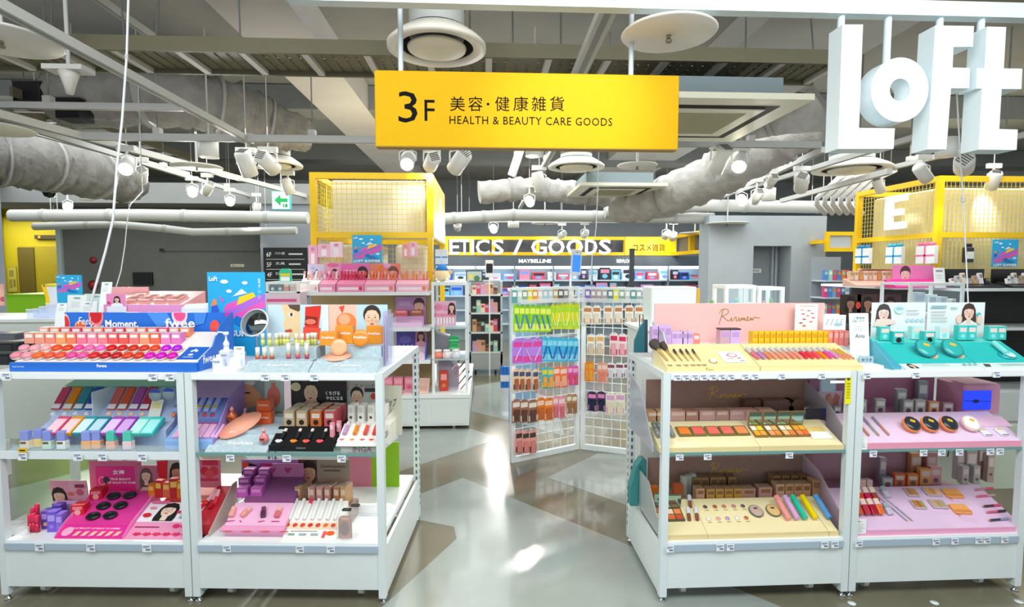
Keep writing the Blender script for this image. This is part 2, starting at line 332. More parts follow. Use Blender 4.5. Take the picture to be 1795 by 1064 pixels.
round_pipe('duct_pipe', 'short white pipe stub hanging behind the floor sign', [P(912,262,6.2), P(897,308,6.2)], .05, M('#e4e8ea', .4))
round_pipe('duct_pipe', 'pale pipe running behind the cassette towards the core wall', [P(1060,372,8.7), P(1240,360,8.7), P(1500,364,8.7)], .1, pipe, bands=4)
def lag(name, label, path, r, seed, hue='#b5b1ad'):
    rnd = random.Random(seed); pts = []; path = [Vector(p) for p in path]
    N = 40
    for i in range(N+1):
        k = i/N*(len(path)-1); j = min(int(k), len(path)-2); pts.append(path[j].lerp(path[j+1], k-j))
    for _ in range(3): pts = [pts[0]]+[(pts[i-1]+pts[i]*2+pts[i+1])/4 for i in range(1, N)]+[pts[-1]]
    mb = B(); mb.tube(pts, r, 16)
    vs = []
    for i, v in enumerate(mb.v):
        ring = i//16 if i < 16*(N+1) else (0 if i < 16*(N+2) else N); c = pts[ring]; vs.append(tuple(c+(Vector(v)-c)*(1+.09*math.sin(ring*1.7+(i%16)*1.1)+rnd.uniform(-.08, .08))))
    mb.v = vs; t = thing(name, label, 'duct'); part('lagging', mb, M(hue, .75, 0, 0, .14, 7, .8), t)
    for i in (8, 18, 30): part('strap', B().cyl(pts[i]-(pts[i+1]-pts[i])*.3, pts[i]+(pts[i+1]-pts[i])*.3, (r(i/N) if callable(r) else r)*1.1, n=16), M('#a3a09c', .7), t)
    return t
lag('lagged_duct', 'wrinkled grey lagged duct bending down beneath the cable tray', [P(100,172,5.3), P(300,168,5.4), P(400,190,5.7), P(470,220,6.0), P(545,238,6.2)], lambda t: .27-.1*max(0, t-.7)/.3, 1, '#8f8b86')
lag('lagged_duct', 'bulky grey lagged duct hanging over the lime green box', [P(-70,268,5.4), P(40,280,5.8), P(140,300,6.4), P(220,318,7.2)], .27, 2, '#85827f')
lag('lagged_duct', 'wrinkled lagged duct sweeping from the large letters to the aisle', [P(1450,190,5.4), P(1350,255,5.8), P(1250,310,6.4), P(1170,345,7.2), P(1090,362,8.0)], .26, 3)
lag('lagged_duct', 'torn white lagged duct behind the floor sign', [P(840,338,7.8), P(930,330,7.9), P(1010,338,7.9), P(1090,345,8)], .16, 4)
for i in range(6):
    round_pipe('bent_conduit', f'curved grey conduit bending to the core wall, {ORD[i]} counted from the door side', [P(1500+i*14,298,7.4), P(1470+i*14,312,7.4), P(1432+i*14,348,7.5), P(1432+i*14,358,7.6), P(1446+i*13,374,7.9)], .036, M('#d4d2d2', .5), 'conduit', 8)
# air diffusers, cassettes, sprinkler discs
def diffuser(label, px, py, z, r, neck=.3):
    p = G(px, py, z); t = thing('air_diffuser', label, 'air diffuser', p, (0,0,0), 'round air diffusers')
    part('rim', B().lathe([(r*.78,.035),(r*.74,-.002),(r,-.01),(r*1.0,.012),(r*.9,.04),(r*.66,.09),(r*.6,.09)], 40, caps=False), M('#e9e4d8', .45), t)
    part('throat', B().lathe([(r*.76,.0),(r*.62,.1),(.001,.1)], 32, caps=False), M('#1b1c1e', .8), t)
    part('inner_cone', B().lathe([(.001,-.03),(r*.3,-.032),(r*.58,-.015),(r*.6,0),(r*.35,.04),(.001,.05)], 40), M('#e3dcc4', .5), t)
    part('neck', B().cyl((0,0,.06), (0,0,neck), r*.56, n=28), M('#b9bab6', .6), t)
    part('clamp_band', B().cyl((0,0,neck*.55), (0,0,neck*.55+.03), r*.575, n=28), M('#3a4a52', .5), t)
    return t
diffuser('large round cream air diffuser hanging above the yellow floor sign', 766, 84, 2.88, .29, .4)
diffuser('round air diffuser with ring vanes between floor sign and cassette', 1010, 293, 2.8, .34, .35)
diffuser('round air diffuser above the spotlights behind the lagged duct', 482, 290, 2.75, .3)
diffuser('wide round air diffuser beneath the large white letters', 1492, 297, 2.75, .42)
def cassette(label, x0, x1, y0, y1, z):
    t = thing('ceiling_cassette', label, 'air conditioner'); m = M('#e8e4d0', .45)
    part('unit_body', B().box(x0+.1, x1-.14, y0+.14, y1-.12, z+.04, z+.19), M('#7d8b90', .6), t)
    fx, fy = x0+.2, y0+.2; mb = B()
    mb.box(x0, x1, y0, y0+.17, z, z+.04); mb.box(x0, x1, y1-.17, y1, z, z+.04); mb.box(x0, x0+.17, y0+.17, y1-.17, z, z+.04); mb.box(x1-.17, x1, y0+.17, y1-.17, z, z+.04)
    part('frame', mb, m, t)
    part('dark_slot', B().box(x0+.15, x1-.15, y0+.15, y1-.15, z-.0025, z+.01), M('#141416', .7), t)
    part('inner_panel', B().box(x0+.22, x1-.22, y0+.22, y1-.22, z-.008, z+.0), m, t)
    mb = B(); n = 40
    for i in range(n): x = x0+.31+(x1-x0-.62)*i/n; mb.box(x, x+(x1-x0-.62)/n*.6, y0+.31, y1-.31, z-.012, z-.008)
    part('intake_grille', mb, M('#b3ad8e', .6), t); return t
cassette('large ceiling cassette beside the yellow floor sign, cream panel with dark slot', 1.0, 2.2, 3.55, 4.75, 2.7)
p = G(985, 348, 2.6); q = G(1137, 326, 2.6)
cassette('smaller ceiling cassette in the middle distance above the aisle', p.x+.05, p.x+1.15, q.y, q.y+1.1, 2.6)
def disc(label, px, py, z, r):
    p = G(px, py, z); t = thing('sprinkler_disc', label, 'sprinkler plate', p, (0,0,0), 'sprinkler plates')
    part('plate', B().lathe([(.001,-.006),(r*.97,-.004),(r,.004),(r*.96,.012),(.001,.014)], 36), M('#e2ded6', .45), t)
    part('sprinkler_head', B().lathe([(.001,-.04),(.016,-.04),(.018,-.03),(.01,-.026),(.012,-.006),(.02,-.005)], 12), M('#8d8a7c', .35, .6), t)
    part('drop_pipe', B().cyl((0,0,.014), (0,0,3.755-p.z), .012, n=8), pipe, t)
for i, (px, py, z, r, lb) in enumerate([(1172,60,2.75,.235,'large tilted looking white sprinkler plate over the floor sign end'), (2,70,2.75,.26,'pinkish white sprinkler plate at the upper corner by the cable tray'), (345,293,2.6,.24,'round sprinkler plate beside the lit can lamp'), (1117,291,2.6,.2,'round sprinkler plate just beneath the floor sign'),
    (440,388,2.35,.26,'small flat sprinkler plate near the exit arrow sign'), (1275,392,2.3,.33,'white sprinkler plate before the grey core wall'), (370,402,2.3,.25,'faint sprinkler plate close to the lobby wall'), (1218,409,2.25,.3,'distant sprinkler plate above the yellow fascia'), (955,392,2.4,.25,'distant sprinkler plate above the white letters'),
    (95,383,2.4,.3,'sprinkler plate below the lobby pipe near the black dome camera'), (-20,225,2.7,.3,'cream sprinkler plate at the frame edge above the duct')]): disc(lb, px, py, z, r)
# spotlights on the tracks: head at a pixel and height; lit ones face the camera side
def spot(label, px, py, z, aim, lit=0, s=1.0, top=None, power=None):
    p = G(px, py, z); t = thing('track_spotlight', label, 'spotlight', p, (0,0,0), 'track spotlights')
    d = (Vector(aim)-p).normalized(); q = Vector((0,0,1)).rotation_difference(d).to_euler(); w_ = M('#e9e8e2', .4)
    L, r = .2*s, .062*s
    h = part('lamp_head', B().lathe([(.001,-L*.55),(r*.8,-L*.55),(r,-L*.45),(r,L*.45),(r*.86,L*.45),(r*.8,L*.3),(.001,L*.3)], 18), w_, t, None, (0,0,0), q)
    if lit: part('lens', B().lathe([(.001,L*.32),(r*.84,L*.34),(r*.84,L*.40),(.001,L*.44)], 16), M('#fff7d8', .3, 0, lit), t, None, (0,0,0), q)
    else:
        part('lens', B().lathe([(.001,L*.32),(r*.84,L*.34),(r*.84,L*.38),(.001,L*.40)], 16), M('#fffbe8', .3, 0, 3), t, None, (0,0,0), q)
        mb = B()
        for i in range(5): mb.box(-r*.62, r*.62, -r*.55+i*r*.25, -r*.45+i*r*.25, -L*.55-.004, -L*.55+.002)
        part('vent_fins', mb, M('#55534e', .6), t, None, (0,0,0), q)
    tz = (top or ZT-.03)-p.z
    part('yoke', B().tube([(-r*1.15,0,0), (-r*1.15,0,r*1.2), (0,0,r*1.7), (r*1.15,0,r*1.2), (r*1.15,0,0)], .007*s, 6), w_, t)
    part('stem', B().cyl((0,0,r*1.6), (0,0,max(tz, r*1.8)), .012*s, n=8), w_, t)
    part('adapter', B().box(-.075*s, .075*s, -.022*s, .022*s, max(tz, r*1.8)-.03, max(tz, r*1.8)+.02), w_, t)
    part('hanger_rod', B().cyl((0,0,max(tz, r*1.8)), (0,0,3.755-p.z), .005, n=5), pipe, t)
    l = bpy.data.lights.new('spot_bulb', 'SPOT'); l.energy = (power or (16 if aim[1] > 5.4 else 100)); l.spot_size = R(62); l.spot_blend = .7; l.shadow_soft_size = .06; l.color = (1, .97, .92)
    o = link('spot_bulb', l, t, d*(L*.5), Vector((0,0,-1)).rotation_difference(d).to_euler())
CAMS = (0, .6, 1.2)
TL = (-1.6, 2.7, 1.0); TR = (1.5, 2.6, 1.0)
SP = [(223,291,2.55,(-1.9,1.9,.6),26,1.1,'bright spotlight beside the dangling white cable'), (247,308,2.55,(-5,8,1.2),0,1,'spotlight turned away next to the bright one by the cable'), (337,336,2.55,(-1.0,2.2,.8),24,1,'glaring spotlight on the lobby side track'), (364,331,2.55,(-5,8,1),0,.9,'spotlight turned aside between two glaring lamps'),
 (403,353,2.55,(-.8,2.2,.8),24,1,'glaring spotlight nearer the green arrow sign'), (119,362,2.5,(-2,2,.8),20,1,'lit spotlight over the lime green box'), (432,288,2.6,(-2.2,6.6,.9),0,1.25,'slender white spotlight on the crossing track above the arrow sign'), (470,286,2.6,(-1.6,7.5,1.6),0,1.2,'spotlight next to the slender one above the arrow sign'),
 (505,328,2.55,(-2.0,7,1.4),0,1,'spotlight at the corner of the yellow mesh tower'), (450,366,2.5,(-4,9,1),0,.9,'small spotlight just before the arrow sign'), (715,282,2.55,(-.6,2.2,.9),26,1.05,'glaring spotlight under the floor sign corner'), (757,284,2.6,(-1.2,7.5,2),0,1.1,'spotlight turned to the yellow tower beneath the sign'),
 (805,284,2.6,(-.9,6.2,1.9),0,1.25,'large spotlight beside the yellow tower top'), (945,320,2.55,(1.0,6.5,1),0,1.1,'spotlight over the aisle below the lit can lamp'), (928,353,2.5,(.8,3.2,1.0),20,1.05,'lit spotlight over the aisle above the letters'), (865,401,2.3,(.4,4.6,1),22,1.2,'glaring spotlight far back over the white letters'),
 (802,398,2.35,(-.6,12,1.6),0,1,'far spotlight beside the yellow tower edge'), (985,412,2.25,(1,13,1.8),0,1.1,'far spotlight over the letter O'), (1025,411,2.25,(2,13,1.8),0,1.1,'far spotlight over the letter D'), (1262,281,2.6,(1.9,6.6,.8),0,1.25,'upright spotlight on the crossing track by the lagged duct'),
 (1297,284,2.6,(1.2,3.0,.9),14,1.2,'tilted lit spotlight on the crossing track by the lagged duct'), (1405,321,2.55,(4.6,8,1.2),0,1.2,'large white spotlight on the core wall track'), (1300,351,2.5,(1.6,2.4,.9),24,1.1,'glaring spotlight above the grey core wall'), (1326,345,2.5,(3.5,9,1),0,1,'spotlight turned aside next to the glaring core wall lamp'),
 (1352,318,2.6,(3.5,9,1),0,.9,'small spotlight above the core wall lamps'), (1541,326,2.55,(5.1,6.4,2),0,.9,'spotlight before the white letter E'), (1618,304,2.55,(5.6,5.7,1.6),16,1.0,'lit spotlight above the mesh tower corner post'), (1690,288,2.55,(5.7,6.2,2.2),0,1.3,'large ribbed spotlight beneath the letter F'), (1741,317,2.55,(5.9,6.4,1.6),0,1,'spotlight inside the top of the mesh tower'),
 (1168,412,2.2,(3.5,12.5,1.6),8,1.1,'far spotlight at the yellow fascia corner'), (1180,415,2.2,(4,12.5,1.6),8,1.1,'second far spotlight at the yellow fascia corner'), (1240,396,2.3,(2.6,12.5,1.6),0,1.1,'spotlight hanging close to the core wall edge')]
for px, py, z, aim, lit, s, lb in SP: spot(lb, px, py, z, aim, lit, s, 2.47 if py > 385 else None)
def can(label, px, py, z, r, e=16):
    p = G(px, py, z); t = thing('can_lamp', label, 'lamp', p, (0,0,0), 'white can lamps')
    part('can_body', B().lathe([(r*.92,0),(r,0),(r,.17),(.001,.17)], 24), M('#efeee8', .4), t); part('lens', B().lathe([(.001,.006),(r*.9,.006),(r*.9,.02),(.001,.02)], 24), M('#fff2b8', .3, 0, e), t)
    part('stem', B().cyl((0,0,.17), (0,0,3.755-p.z), .008, n=6), pipe, t)
    l = bpy.data.lights.new('can_bulb', 'SPOT'); l.energy = 60; l.spot_size = R(110); l.spot_blend = .8; l.shadow_soft_size = .1; link('can_bulb', l, t, (0,0,-.01))
can('white can lamp glowing beside the lagged duct', 366, 276, 2.6, .085); can('white can lamp glowing just under the floor sign', 937, 274, 2.6, .085); can('white can lamp lit below the large white letters', 1658, 275, 2.6, .085); can('small lit can lamp above the lobby wall', 152, 351, 2.5, .09); can('small lit can lamp above the core wall', 1347, 352, 2.5, .09); can('distant white can lamp above the letters', 900, 399, 2.3, .1, 8)
# ================================================================ signs
sg = thing('hanging_sign', 'wide yellow hanging sign with black lettering for the third floor', 'sign', (0, 2.8, 0))
sx0, sx1, sz0, sz1 = -.553, 1.010, 2.2, 2.575
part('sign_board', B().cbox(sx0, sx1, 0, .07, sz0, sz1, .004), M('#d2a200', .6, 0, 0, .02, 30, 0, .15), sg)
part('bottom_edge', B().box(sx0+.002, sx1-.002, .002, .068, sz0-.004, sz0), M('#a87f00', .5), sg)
for px in (700, 1110): part('hanging_pole', B().cyl((P(px,60,2.8).x, .035, sz1), (P(px,60,2.8).x, .035, 3.75), .0135, n=10), M('#c3ccd2', .35), sg)
ink = M('#0c0d10', .7, 0, 0, 0, 8, 0, .1)
l = bpy.data.lights.new('sign_spot', 'SPOT'); l.energy = 60; l.spot_size = R(40); l.spot_blend = 1; l.shadow_soft_size = .05; l.color = (1, .95, .85)
link('sign_spot', l, None, (.75, 1.35, 3.0), (Vector((0,0,-1)).rotation_difference((Vector((.45, 2.8, 2.36))-Vector((.75, 1.35, 3.0))).normalized())).to_euler())
def sgtext(s, x0, y0, x1, y1, **k):
    a, b = P(x0, y0, 2.8), P(x1, y1, 2.8); text(s, b.x-a.x, a.z-b.z, ink, sg, ((a.x+b.x)/2, -.0015, (a.z+b.z)/2), **k)
sgtext('3', 698, 160, 732, 215); sgtext('F', 744, 175, 762, 212)
for ch, xa, xb in (('美',789,815),('容',821,846),('・',853,858),('健',868,893),('康',900,926),('雑',932,957),('貨',964,989)): sgtext(ch, xa, 180 if ch == '・' else 169, xb, 185 if ch == '・' else 195)
sgtext('HEALTH & BEAUTY CARE GOODS', 788, 203, 1073, 221, space=1.1)
# big letters on their own poles
YL = 2.55
def lp(pts): return [(P(1400+x*.282, y*.282, YL).x, P(1400+x*.282, y*.282, YL).z) for x, y in pts]
lw = M('#e4f1f6', .4)
LET = {'L': ([(272,152),(400,152),(375,795),(598,797),(590,925),(245,925)], 305, 152), 'F': ([(850,158),(1090,162),(1083,290),(962,292),(957,420),(1065,422),(1060,548),(947,548),(918,928),(800,928)], 928, 158),
       't': ([(1170,165),(1290,168),(1275,425),(1390,427),(1385,553),(1262,553),(1247,802),(1362,805),(1355,932),(1117,930),(1140,550),(1105,550),(1107,425),(1155,425)], 1190, 165)}
rz = P(1486, 12, YL).z
rr = thing('sign_rail', 'pale steel rail along the top that carries the large white letters', 'rail'); part('beam', B().box(-.9, 3.3, YL+.02, YL+.08, rz-.02, rz+.05), M('#d7e6ea', .4), rr)
for x in (-.6, 1.2, 2.9): part('bracket', B().box(x, x+.05, YL+.02, YL+.08, rz+.05, 3.75), pipe, rr)
for k, (poly, hx, hy) in LET.items():
    pts = lp(poly); t = thing('sign_letter', {'L':'large white block letter L hanging from the rail','F':'large white block letter F hanging between o and t','t':'large white block letter t hanging at the end of the rail'}[k], 'sign', (0, YL, 0), (0,0,0), 'large white letters')
    part('letter_body', B().prism(pts[::-1], 0, .1), lw, t); h = lp([(hx, hy)])[0]
    part('hanging_pole', B().cyl((h[0], .05, h[1]-.01), (h[0], .05, rz-.01), .0165, n=10), M('#d4e4ec', .35), t)
t = thing('sign_letter', 'large white round letter o hanging between L and F', 'sign', (0, YL, 0), (0,0,0), 'large white letters')
c = lp([(629,558)])[0]; ro = lp([(808,558)])[0][0]-c[0]; ri = ro*.35; n = 40; mb = B(); vs = []; fs = []
for y in (0, .1):
    for rad in (ro, ri):
        for i in range(n): a = 2*math.pi*i/n; vs.append((c[0]+rad*math.cos(a), y, c[1]+rad*math.sin(a)*1.05))
for i in range(n):
    j = (i+1) % n; fs += [(i,i+n,j+n,j), (2*n+i,2*n+j,3*n+j,3*n+i), (i,j,2*n+j,2*n+i), (n+i,3*n+i,3*n+j,n+j)]
part('letter_body', mb.add(vs, fs), lw, t); h = lp([(592,380)])[0]
part('hanging_pole', B().cyl((h[0], .05, h[1]-.03), (h[0], .05, rz-.01), .0165, n=10), M('#d4e4ec', .35), t)
# green exit arrow sign, lobby wall fittings, floor directory
def slab(name, label, cat, x0, y0, x1, y1, Y, th, mat, shapes=None, group=None):
    a, b = P(x0, y0, Y), P(x1, y1, Y); t = thing(name, label, cat, (min(a.x,b.x), Y, min(a.z,b.z)), (0,0,0), group)
    W, H = abs(b.x-a.x), abs(a.z-b.z); part('panel', B().box(0, W, 0, th, 0, H), mat, t)
    if shapes: prints(W, H, shapes, t)
    return t, W, H
t, W, H = slab('exit_sign', 'lit white exit sign with a green arrow hanging by the tower', 'exit sign', 477, 336, 507, 366, 7.6, .06, M('#e9fff4', .4, 0, 1.2),
    [('p', [(.1,.5),(.5,.86),(.5,.62),(.92,.62),(.92,.38),(.5,.38),(.5,.14)], '#00b35a'), ('r', .62, .08, .92, .3, '#1c9d60'), ('r', .7, .13, .76, .26, '#e9fff4')])
part('case', B().box(-.01, W+.01, .005, .07, -.01, H+.01), M('#38b8c0', .5), t); part('hanger_rod', B().cyl((W/2,.03,H), (W/2,.03,3.755-P(477,366,7.6).z), .01, n=6), pipe, t)
Yd = 8.96; t, W, H = slab('floor_directory', 'black floor directory board listing floors in white lettering on the pier', 'sign', 461, 434, 540, 520, Yd, .03, M('#0d0d10', .4))
wt = M('#f2f2f2', .5)
for i, f in enumerate(('6F', '5F', '4F', '3F')):
    z = H*(.86-.205*i); text(f, W*.11, H*.09, wt if f != '3F' else M('#e8b48c', .5), t, (W*.13, -.002, z)); text(('バラエティ雑貨','文具','生活雑貨','美容・健康')[i], W*.22, H*.055, wt, t, (W*.38, -.002, z+.02))
    prints(W, H, [('r', .58, (z/H)-.005, .9-.05*(i % 2), (z/H)+.025, '#c9c9c9'), ('r', .06, z/H-.1, .94, z/H-.092, '#dcdcdc')], t)
def wallbit(name, label, cat, px, py, Y, mb, mat, mat2=None, mb2=None, n2='rim'):
    p = P(px, py, Y); t = thing(name, label, cat, p); part('body', mb, mat, t)
    if mb2: part(n2, mb2, mat2, t)
    return t
def ball(r, h): return B().lathe([(r,0),(r*.9,h*.5),(r*.5,h*.85),(.001,h)], 16)
for px, py, r, lb in ((164,456,.05,'small dark red alarm lamp on the grey lobby wall'), (164,500,.075,'round red alarm bell on the grey lobby wall')):
    p = P(px, py, Yw-.001); t = thing('alarm_bell', lb, 'alarm', p, (R(90),0,0)); part('dome', ball(r, r*.8), M('#8c1015', .3), t); part('rim', B().lathe([(r*1.15,0),(r*1.15,.012),(r*.9,.015)], 16), M('#5b0a0e', .4), t)
slab('wall_monitor', 'small black screen mounted on the grey lobby wall', 'screen', 232, 477, 267, 500, Yw-.04, .04, M('#08080a', .2), [('r', .03, .05, .97, .95, '#050507')])
t, W, H = slab('wall_plate', 'small pale notice plate fixed on the grey lobby wall', 'sign', 404, 463, 428, 468, Yw-.012, .01, M('#c9c8ac', .5)); text('防火シャッター', W*.8, H*.6, ink, t, (W/2, -.002, H/2))
t = thing('picture_rail', 'thin steel rod fixed high on the grey lobby wall', 'rail'); a, b = P(283,438,Yw-.04), P(458,438,Yw-.04); part('rod', B().cyl(a, b, .008, n=6), M('#6d6d6a', .4), t)
for e in (a, b): part('end_bracket', B().box(e.x-.03, e.x+.03, Yw-.05, Yw, e.z-.02, e.z+.02), BLACK, t)
slab('floor_map', 'faint framed floor map on the yellow lobby wall', 'map', 12, 467, 31, 512, Yy-.02, .02, M('#a69a2a', .5), [('r',.08,.05,.92,.95,'#b8ac45'),('r',.2,.6,.7,.85,'#8f8530'),('r',.15,.15,.5,.5,'#8f8530'),('r',.6,.2,.85,.5,'#847a28')])
slab('lobby_light_bar', 'dark fascia strip with amber lamp above the yellow lobby', 'fascia', 60, 412, 112, 419, Yy-.06, .05, M('#3a3208', .5), [('r',.12,.2,.2,.8,'#ff9020')])
t = thing('dome_camera', 'black dome security camera hanging above the lobby', 'camera', G(86, 337, 2.5)); part('dome', B().lathe([(.001,-.07),(.05,-.05),(.07,0),(.07,.02)], 16), M('#0b0b0e', .15), t); part('base', B().cyl((0,0,.02),(0,0,.06),.08,n=16), pale, t); part('drop_pipe', B().cyl((0,0,.06),(0,0,1.255),.02,n=8), pipe, t)
t = thing('dome_camera', 'small white dome camera hanging below the cable tray', 'camera', G(122, 152, 2.72)); part('dome', B().lathe([(.001,-.05),(.02,-.045),(.03,0),(.045,.05),(.06,.09)], 16), M('#cfcac2', .3), t); part('base', B().box(-.12,.12,-.06,.06,.09,.12), pale, t); part('drop_pipe', B().cyl((0,0,.12),(0,0,1.03),.012,n=8), pipe, t)
# dangling white cables
for lb, pts in (('thick white cable dangling from the ceiling to the lip display', [(225,0,3.1),(222,100,3.1),(214,210,3.05),(205,290,3.0),(198,385,2.95),(185,440,2.95),(165,510,2.92),(158,538,2.92)]),
                ('thin white cable hanging beside the thicker one', [(250,335,5.0),(227,360,4.6),(222,395,4.2),(219,430,4.0),(212,475,3.9),(203,505,3.88)]),
                ('thin white cable hanging over the aisle to the mesh rack', [(1050,250,5.0),(1048,330,4.8),(1045,400,4.7),(1038,450,4.6),(1036,498,4.56)]),
                ('thin cable hanging from the white letters to the teal display', [(1677,160,2.7),(1682,250,2.75),(1688,350,2.8),(1692,420,2.85),(1697,530,2.87)])):
    t = thing('hanging_cable', lb, 'cable'); pts = [P(*p) for p in pts]
    if 'letters' not in lb: pts = [Vector((pts[0].x, pts[0].y, 3.75))]+pts
    part('cable_run', B().tube(pts, .006 if 'thick' in lb and 'thicker' not in lb else .0035, 8), M('#e4e6ea', .4), t); part('cable_tie', B().cyl(pts[2]-Vector((0,0,.012)), pts[2]+Vector((0,0,.012)), .009, n=8), pale, t)
# ================================================================ yellow mesh towers
def onX(px, py, X):
    c, d = _ray(px, py); return c + d*((X-c.x)/d.x)
def wires(mb, x0, x1, z0, z1, y, sp=.05, r=.0022, axis='x'):
    n = int((x1-x0)/sp); m = int((z1-z0)/sp)
    for i in range(n+1):
        a = x0+(x1-x0)*i/n
        mb.box(a-r, a+r, y-r, y+r, z0, z1) if axis == 'x' else mb.box(y-r, y+r, a-r, a+r, z0, z1)
    for i in range(m+1):
        z = z0+(z1-z0)*i/m
        mb.box(x0, x1, y+r, y+3*r, z-r, z+r) if axis == 'x' else mb.box(y+r, y+3*r, x0, x1, z-r, z+r)
    return mb
def tower(label, X0, X1, Y0, Y1, zt, zm, solid_side):
    t = thing('display_tower', label, 'display tower'); w = .06
    for x in (X0, X1-w):
        for y in (Y0, Y1-w): part('post', B().box(x, x+w, y, y+w, .3, zt), YEL, t)
    for z in (zt-w, zm):
        for y in (Y0, Y1-w): part('rail', B().box(X0+w, X1-w, y, y+w, z, z+w), YEL, t)
        for x in (X0, X1-w): part('rail', B().box(x, x+w, Y0+w, Y1-w, z, z+w), YEL, t)
    part('wire_mesh', wires(B(), X0+w, X1-w, .4, zt-w, Y0+.03), M('#e9cf3a', .5), t)
    part('wire_mesh', wires(B(), Y0+w, Y1-w, .4, zt-w, X0+.03, axis='y'), M('#e9cf3a', .5), t)
    return t
T1 = tower('tall yellow mesh tower standing over the pink makeup displays', -1.775, -.535, 5.6, 7.2, 2.55, 1.89, 1)
part('white_core', B().cbox(-1.6, -.62, 5.78, 6.9, 1.95, 2.5, .01), M('#e8e4d0', .5, 0, 0, .03, 4), T1)
part('white_core', B().cbox(-1.55, -1.1, 5.78, 6.2, .4, 1.83, .02), M('#f1efe8', .5), T1); part('white_core', B().cbox(-.95, -.62, 5.78, 6.2, .4, 1.83, .02), M('#f1efe8', .5), T1)
part('side_panel', B().box(-.535, -.525, 5.62, 7.18, 1.9, 2.54), M('#f2c300', .45), T1)
part('sign_stroke', B().prismx([(6.35,2.0),(6.35,2.4),(6.5,2.4),(6.5,2.0)], -.525, -.518), M('#ffffff', .4), T1)
T2 = tower('tall yellow mesh tower with a white letter E near the core wall', 5.02, 6.9, 5.75, 7.1, 2.6, 1.92, 0)
part('white_core', B().cbox(5.2, 6.8, 5.95, 7.0, .4, 2.5, .02), M('#dcd6bc', .5, 0, 0, .03, 4), T2)
e0 = onX(1556, 370, 4.99).y; e1 = onX(1592, 370, 4.99).y; ez0, ez1 = onX(1570, 402, 4.99).z, onX(1570, 343, 4.99).z; hh = ez1-ez0; ww = e0-e1
ep = [(0,0),(1,0),(1,.2),(.33,.2),(.33,.4),(.85,.4),(.85,.58),(.33,.58),(.33,.8),(1,.8),(1,1),(0,1)]
part('letter', B().prismx([(e0-x*ww, ez0+z*hh) for x, z in ep], 4.95, 4.99), M('#ffffff', .4), T2, 'white block letter E')
yf = thing('box_frame_sign', 'yellow box frame fixed between the core wall and the mesh tower', 'frame'); Yf = 8.3; a, b = P(1449,406,Yf), P(1500,441,Yf)
for nm, bx in (('rail', (a.x,b.x,b.z,b.z+.06)), ('rail', (a.x,b.x,a.z-.06,a.z)), ('post', (a.x,a.x+.06,b.z+.06,a.z-.06)), ('post', (b.x-.06,b.x,b.z+.06,a.z-.06))): part(nm, B().box(bx[0],bx[1],Yf,Yf+.05,bx[2],bx[3]), YEL, yf)
part('wall_bracket', B().box(a.x-.08, a.x+.03, Yf+.05, Yc+.01, (a.z+b.z)/2-.03, (a.z+b.z)/2+.03), YEL, yf); part('backing', B().box(a.x+.06, b.x-.06, Yf+.03, Yf+.04, b.z+.06, a.z-.06), M('#bfc4cc', .5), yf)
# ================================================================ back of the shop: yellow fascia with white letters over brand shelving
YB = 11.5; a, b = P(770, 414, YB), P(1178, 448, YB)
fa = thing('shop_fascia', 'yellow fascia frame with open bays running along the back wall', 'fascia')
part('rail', B().box(a.x, b.x, YB, YB+.1, a.z-.07, a.z), YEL, fa); part('rail', B().box(a.x, b.x, YB, YB+.1, b.z, b.z+.07), YEL, fa)
for px in (780, 823, 862, 940, 1010, 1094): part('post', B().box(P(px,430,YB).x, P(px,430,YB).x+.07, YB, YB+.1, b.z+.07, a.z-.07), YEL, fa)
part('dark_bay', B().box(a.x, b.x, YB+.35, YB+.4, b.z, a.z), M('#5a5a62', .6, 0, 0, .3, 6), fa)
pb = P(1095, 430, YB).x; part('yellow_board', B().box(pb, b.x, YB-.03, YB, b.z, a.z), M('#f2c400', .4), fa)
text('コスメ雑貨', .7, .16, ink, fa, (P(1137,434,YB).x, YB-.035, P(1137,434,YB).z))
wl = M('#ffffff', .4, 0, .8); p0, p1 = P(785, 419, YB), P(1071, 446, YB)
for ch, xa, xb in (('E',788,805),('T',806,823),('I',826,831),('C',834,858),('S',862,883),('/',899,916),('G',931,958),('O',961,989),('O',993,1021),('D',1026,1046),('S',1050,1070)):
    q0, q1 = P(xa, 420, YB-.12), P(xb, 446, YB-.12); lt = text(ch, q1.x-q0.x, q0.z-q1.z, wl, fa, ((q0.x+q1.x)/2, YB-.12, (q0.z+q1.z)/2), bold=.012, name='letter', depth=.05)
# angled wing of the fascia
wg = thing('fascia_wing', 'yellow fascia wing turning forward to meet the core wall', 'fascia'); w0, w1 = P(1180, 413, YB), P(1242, 408, 9.6); z0, z1 = P(1180,448,YB).z, P(1180,413,YB).z
d = Vector((w1.x-w0.x, w1.y-w0.y, 0)); L = d.length; wg.location = (w0.x, w0.y, z0); wg.rotation_euler = (0,0,math.atan2(d.y, d.x))
for nm, bx in (('rail',(0,L,0,.07)),('rail',(0,L,z1-z0-.07,z1-z0)),('post',(0,.07,.07,z1-z0-.07)),('post',(L*.55,L*.55+.07,.07,z1-z0-.07)),('post',(L-.07,L,.07,z1-z0-.07))): part(nm, B().box(bx[0],bx[1],-.05,.05,bx[2],bx[3]), YEL, wg)
part('dark_bay', B().box(0,L,.1,.12,0,z1-z0), M('#6b7480', .5), wg)
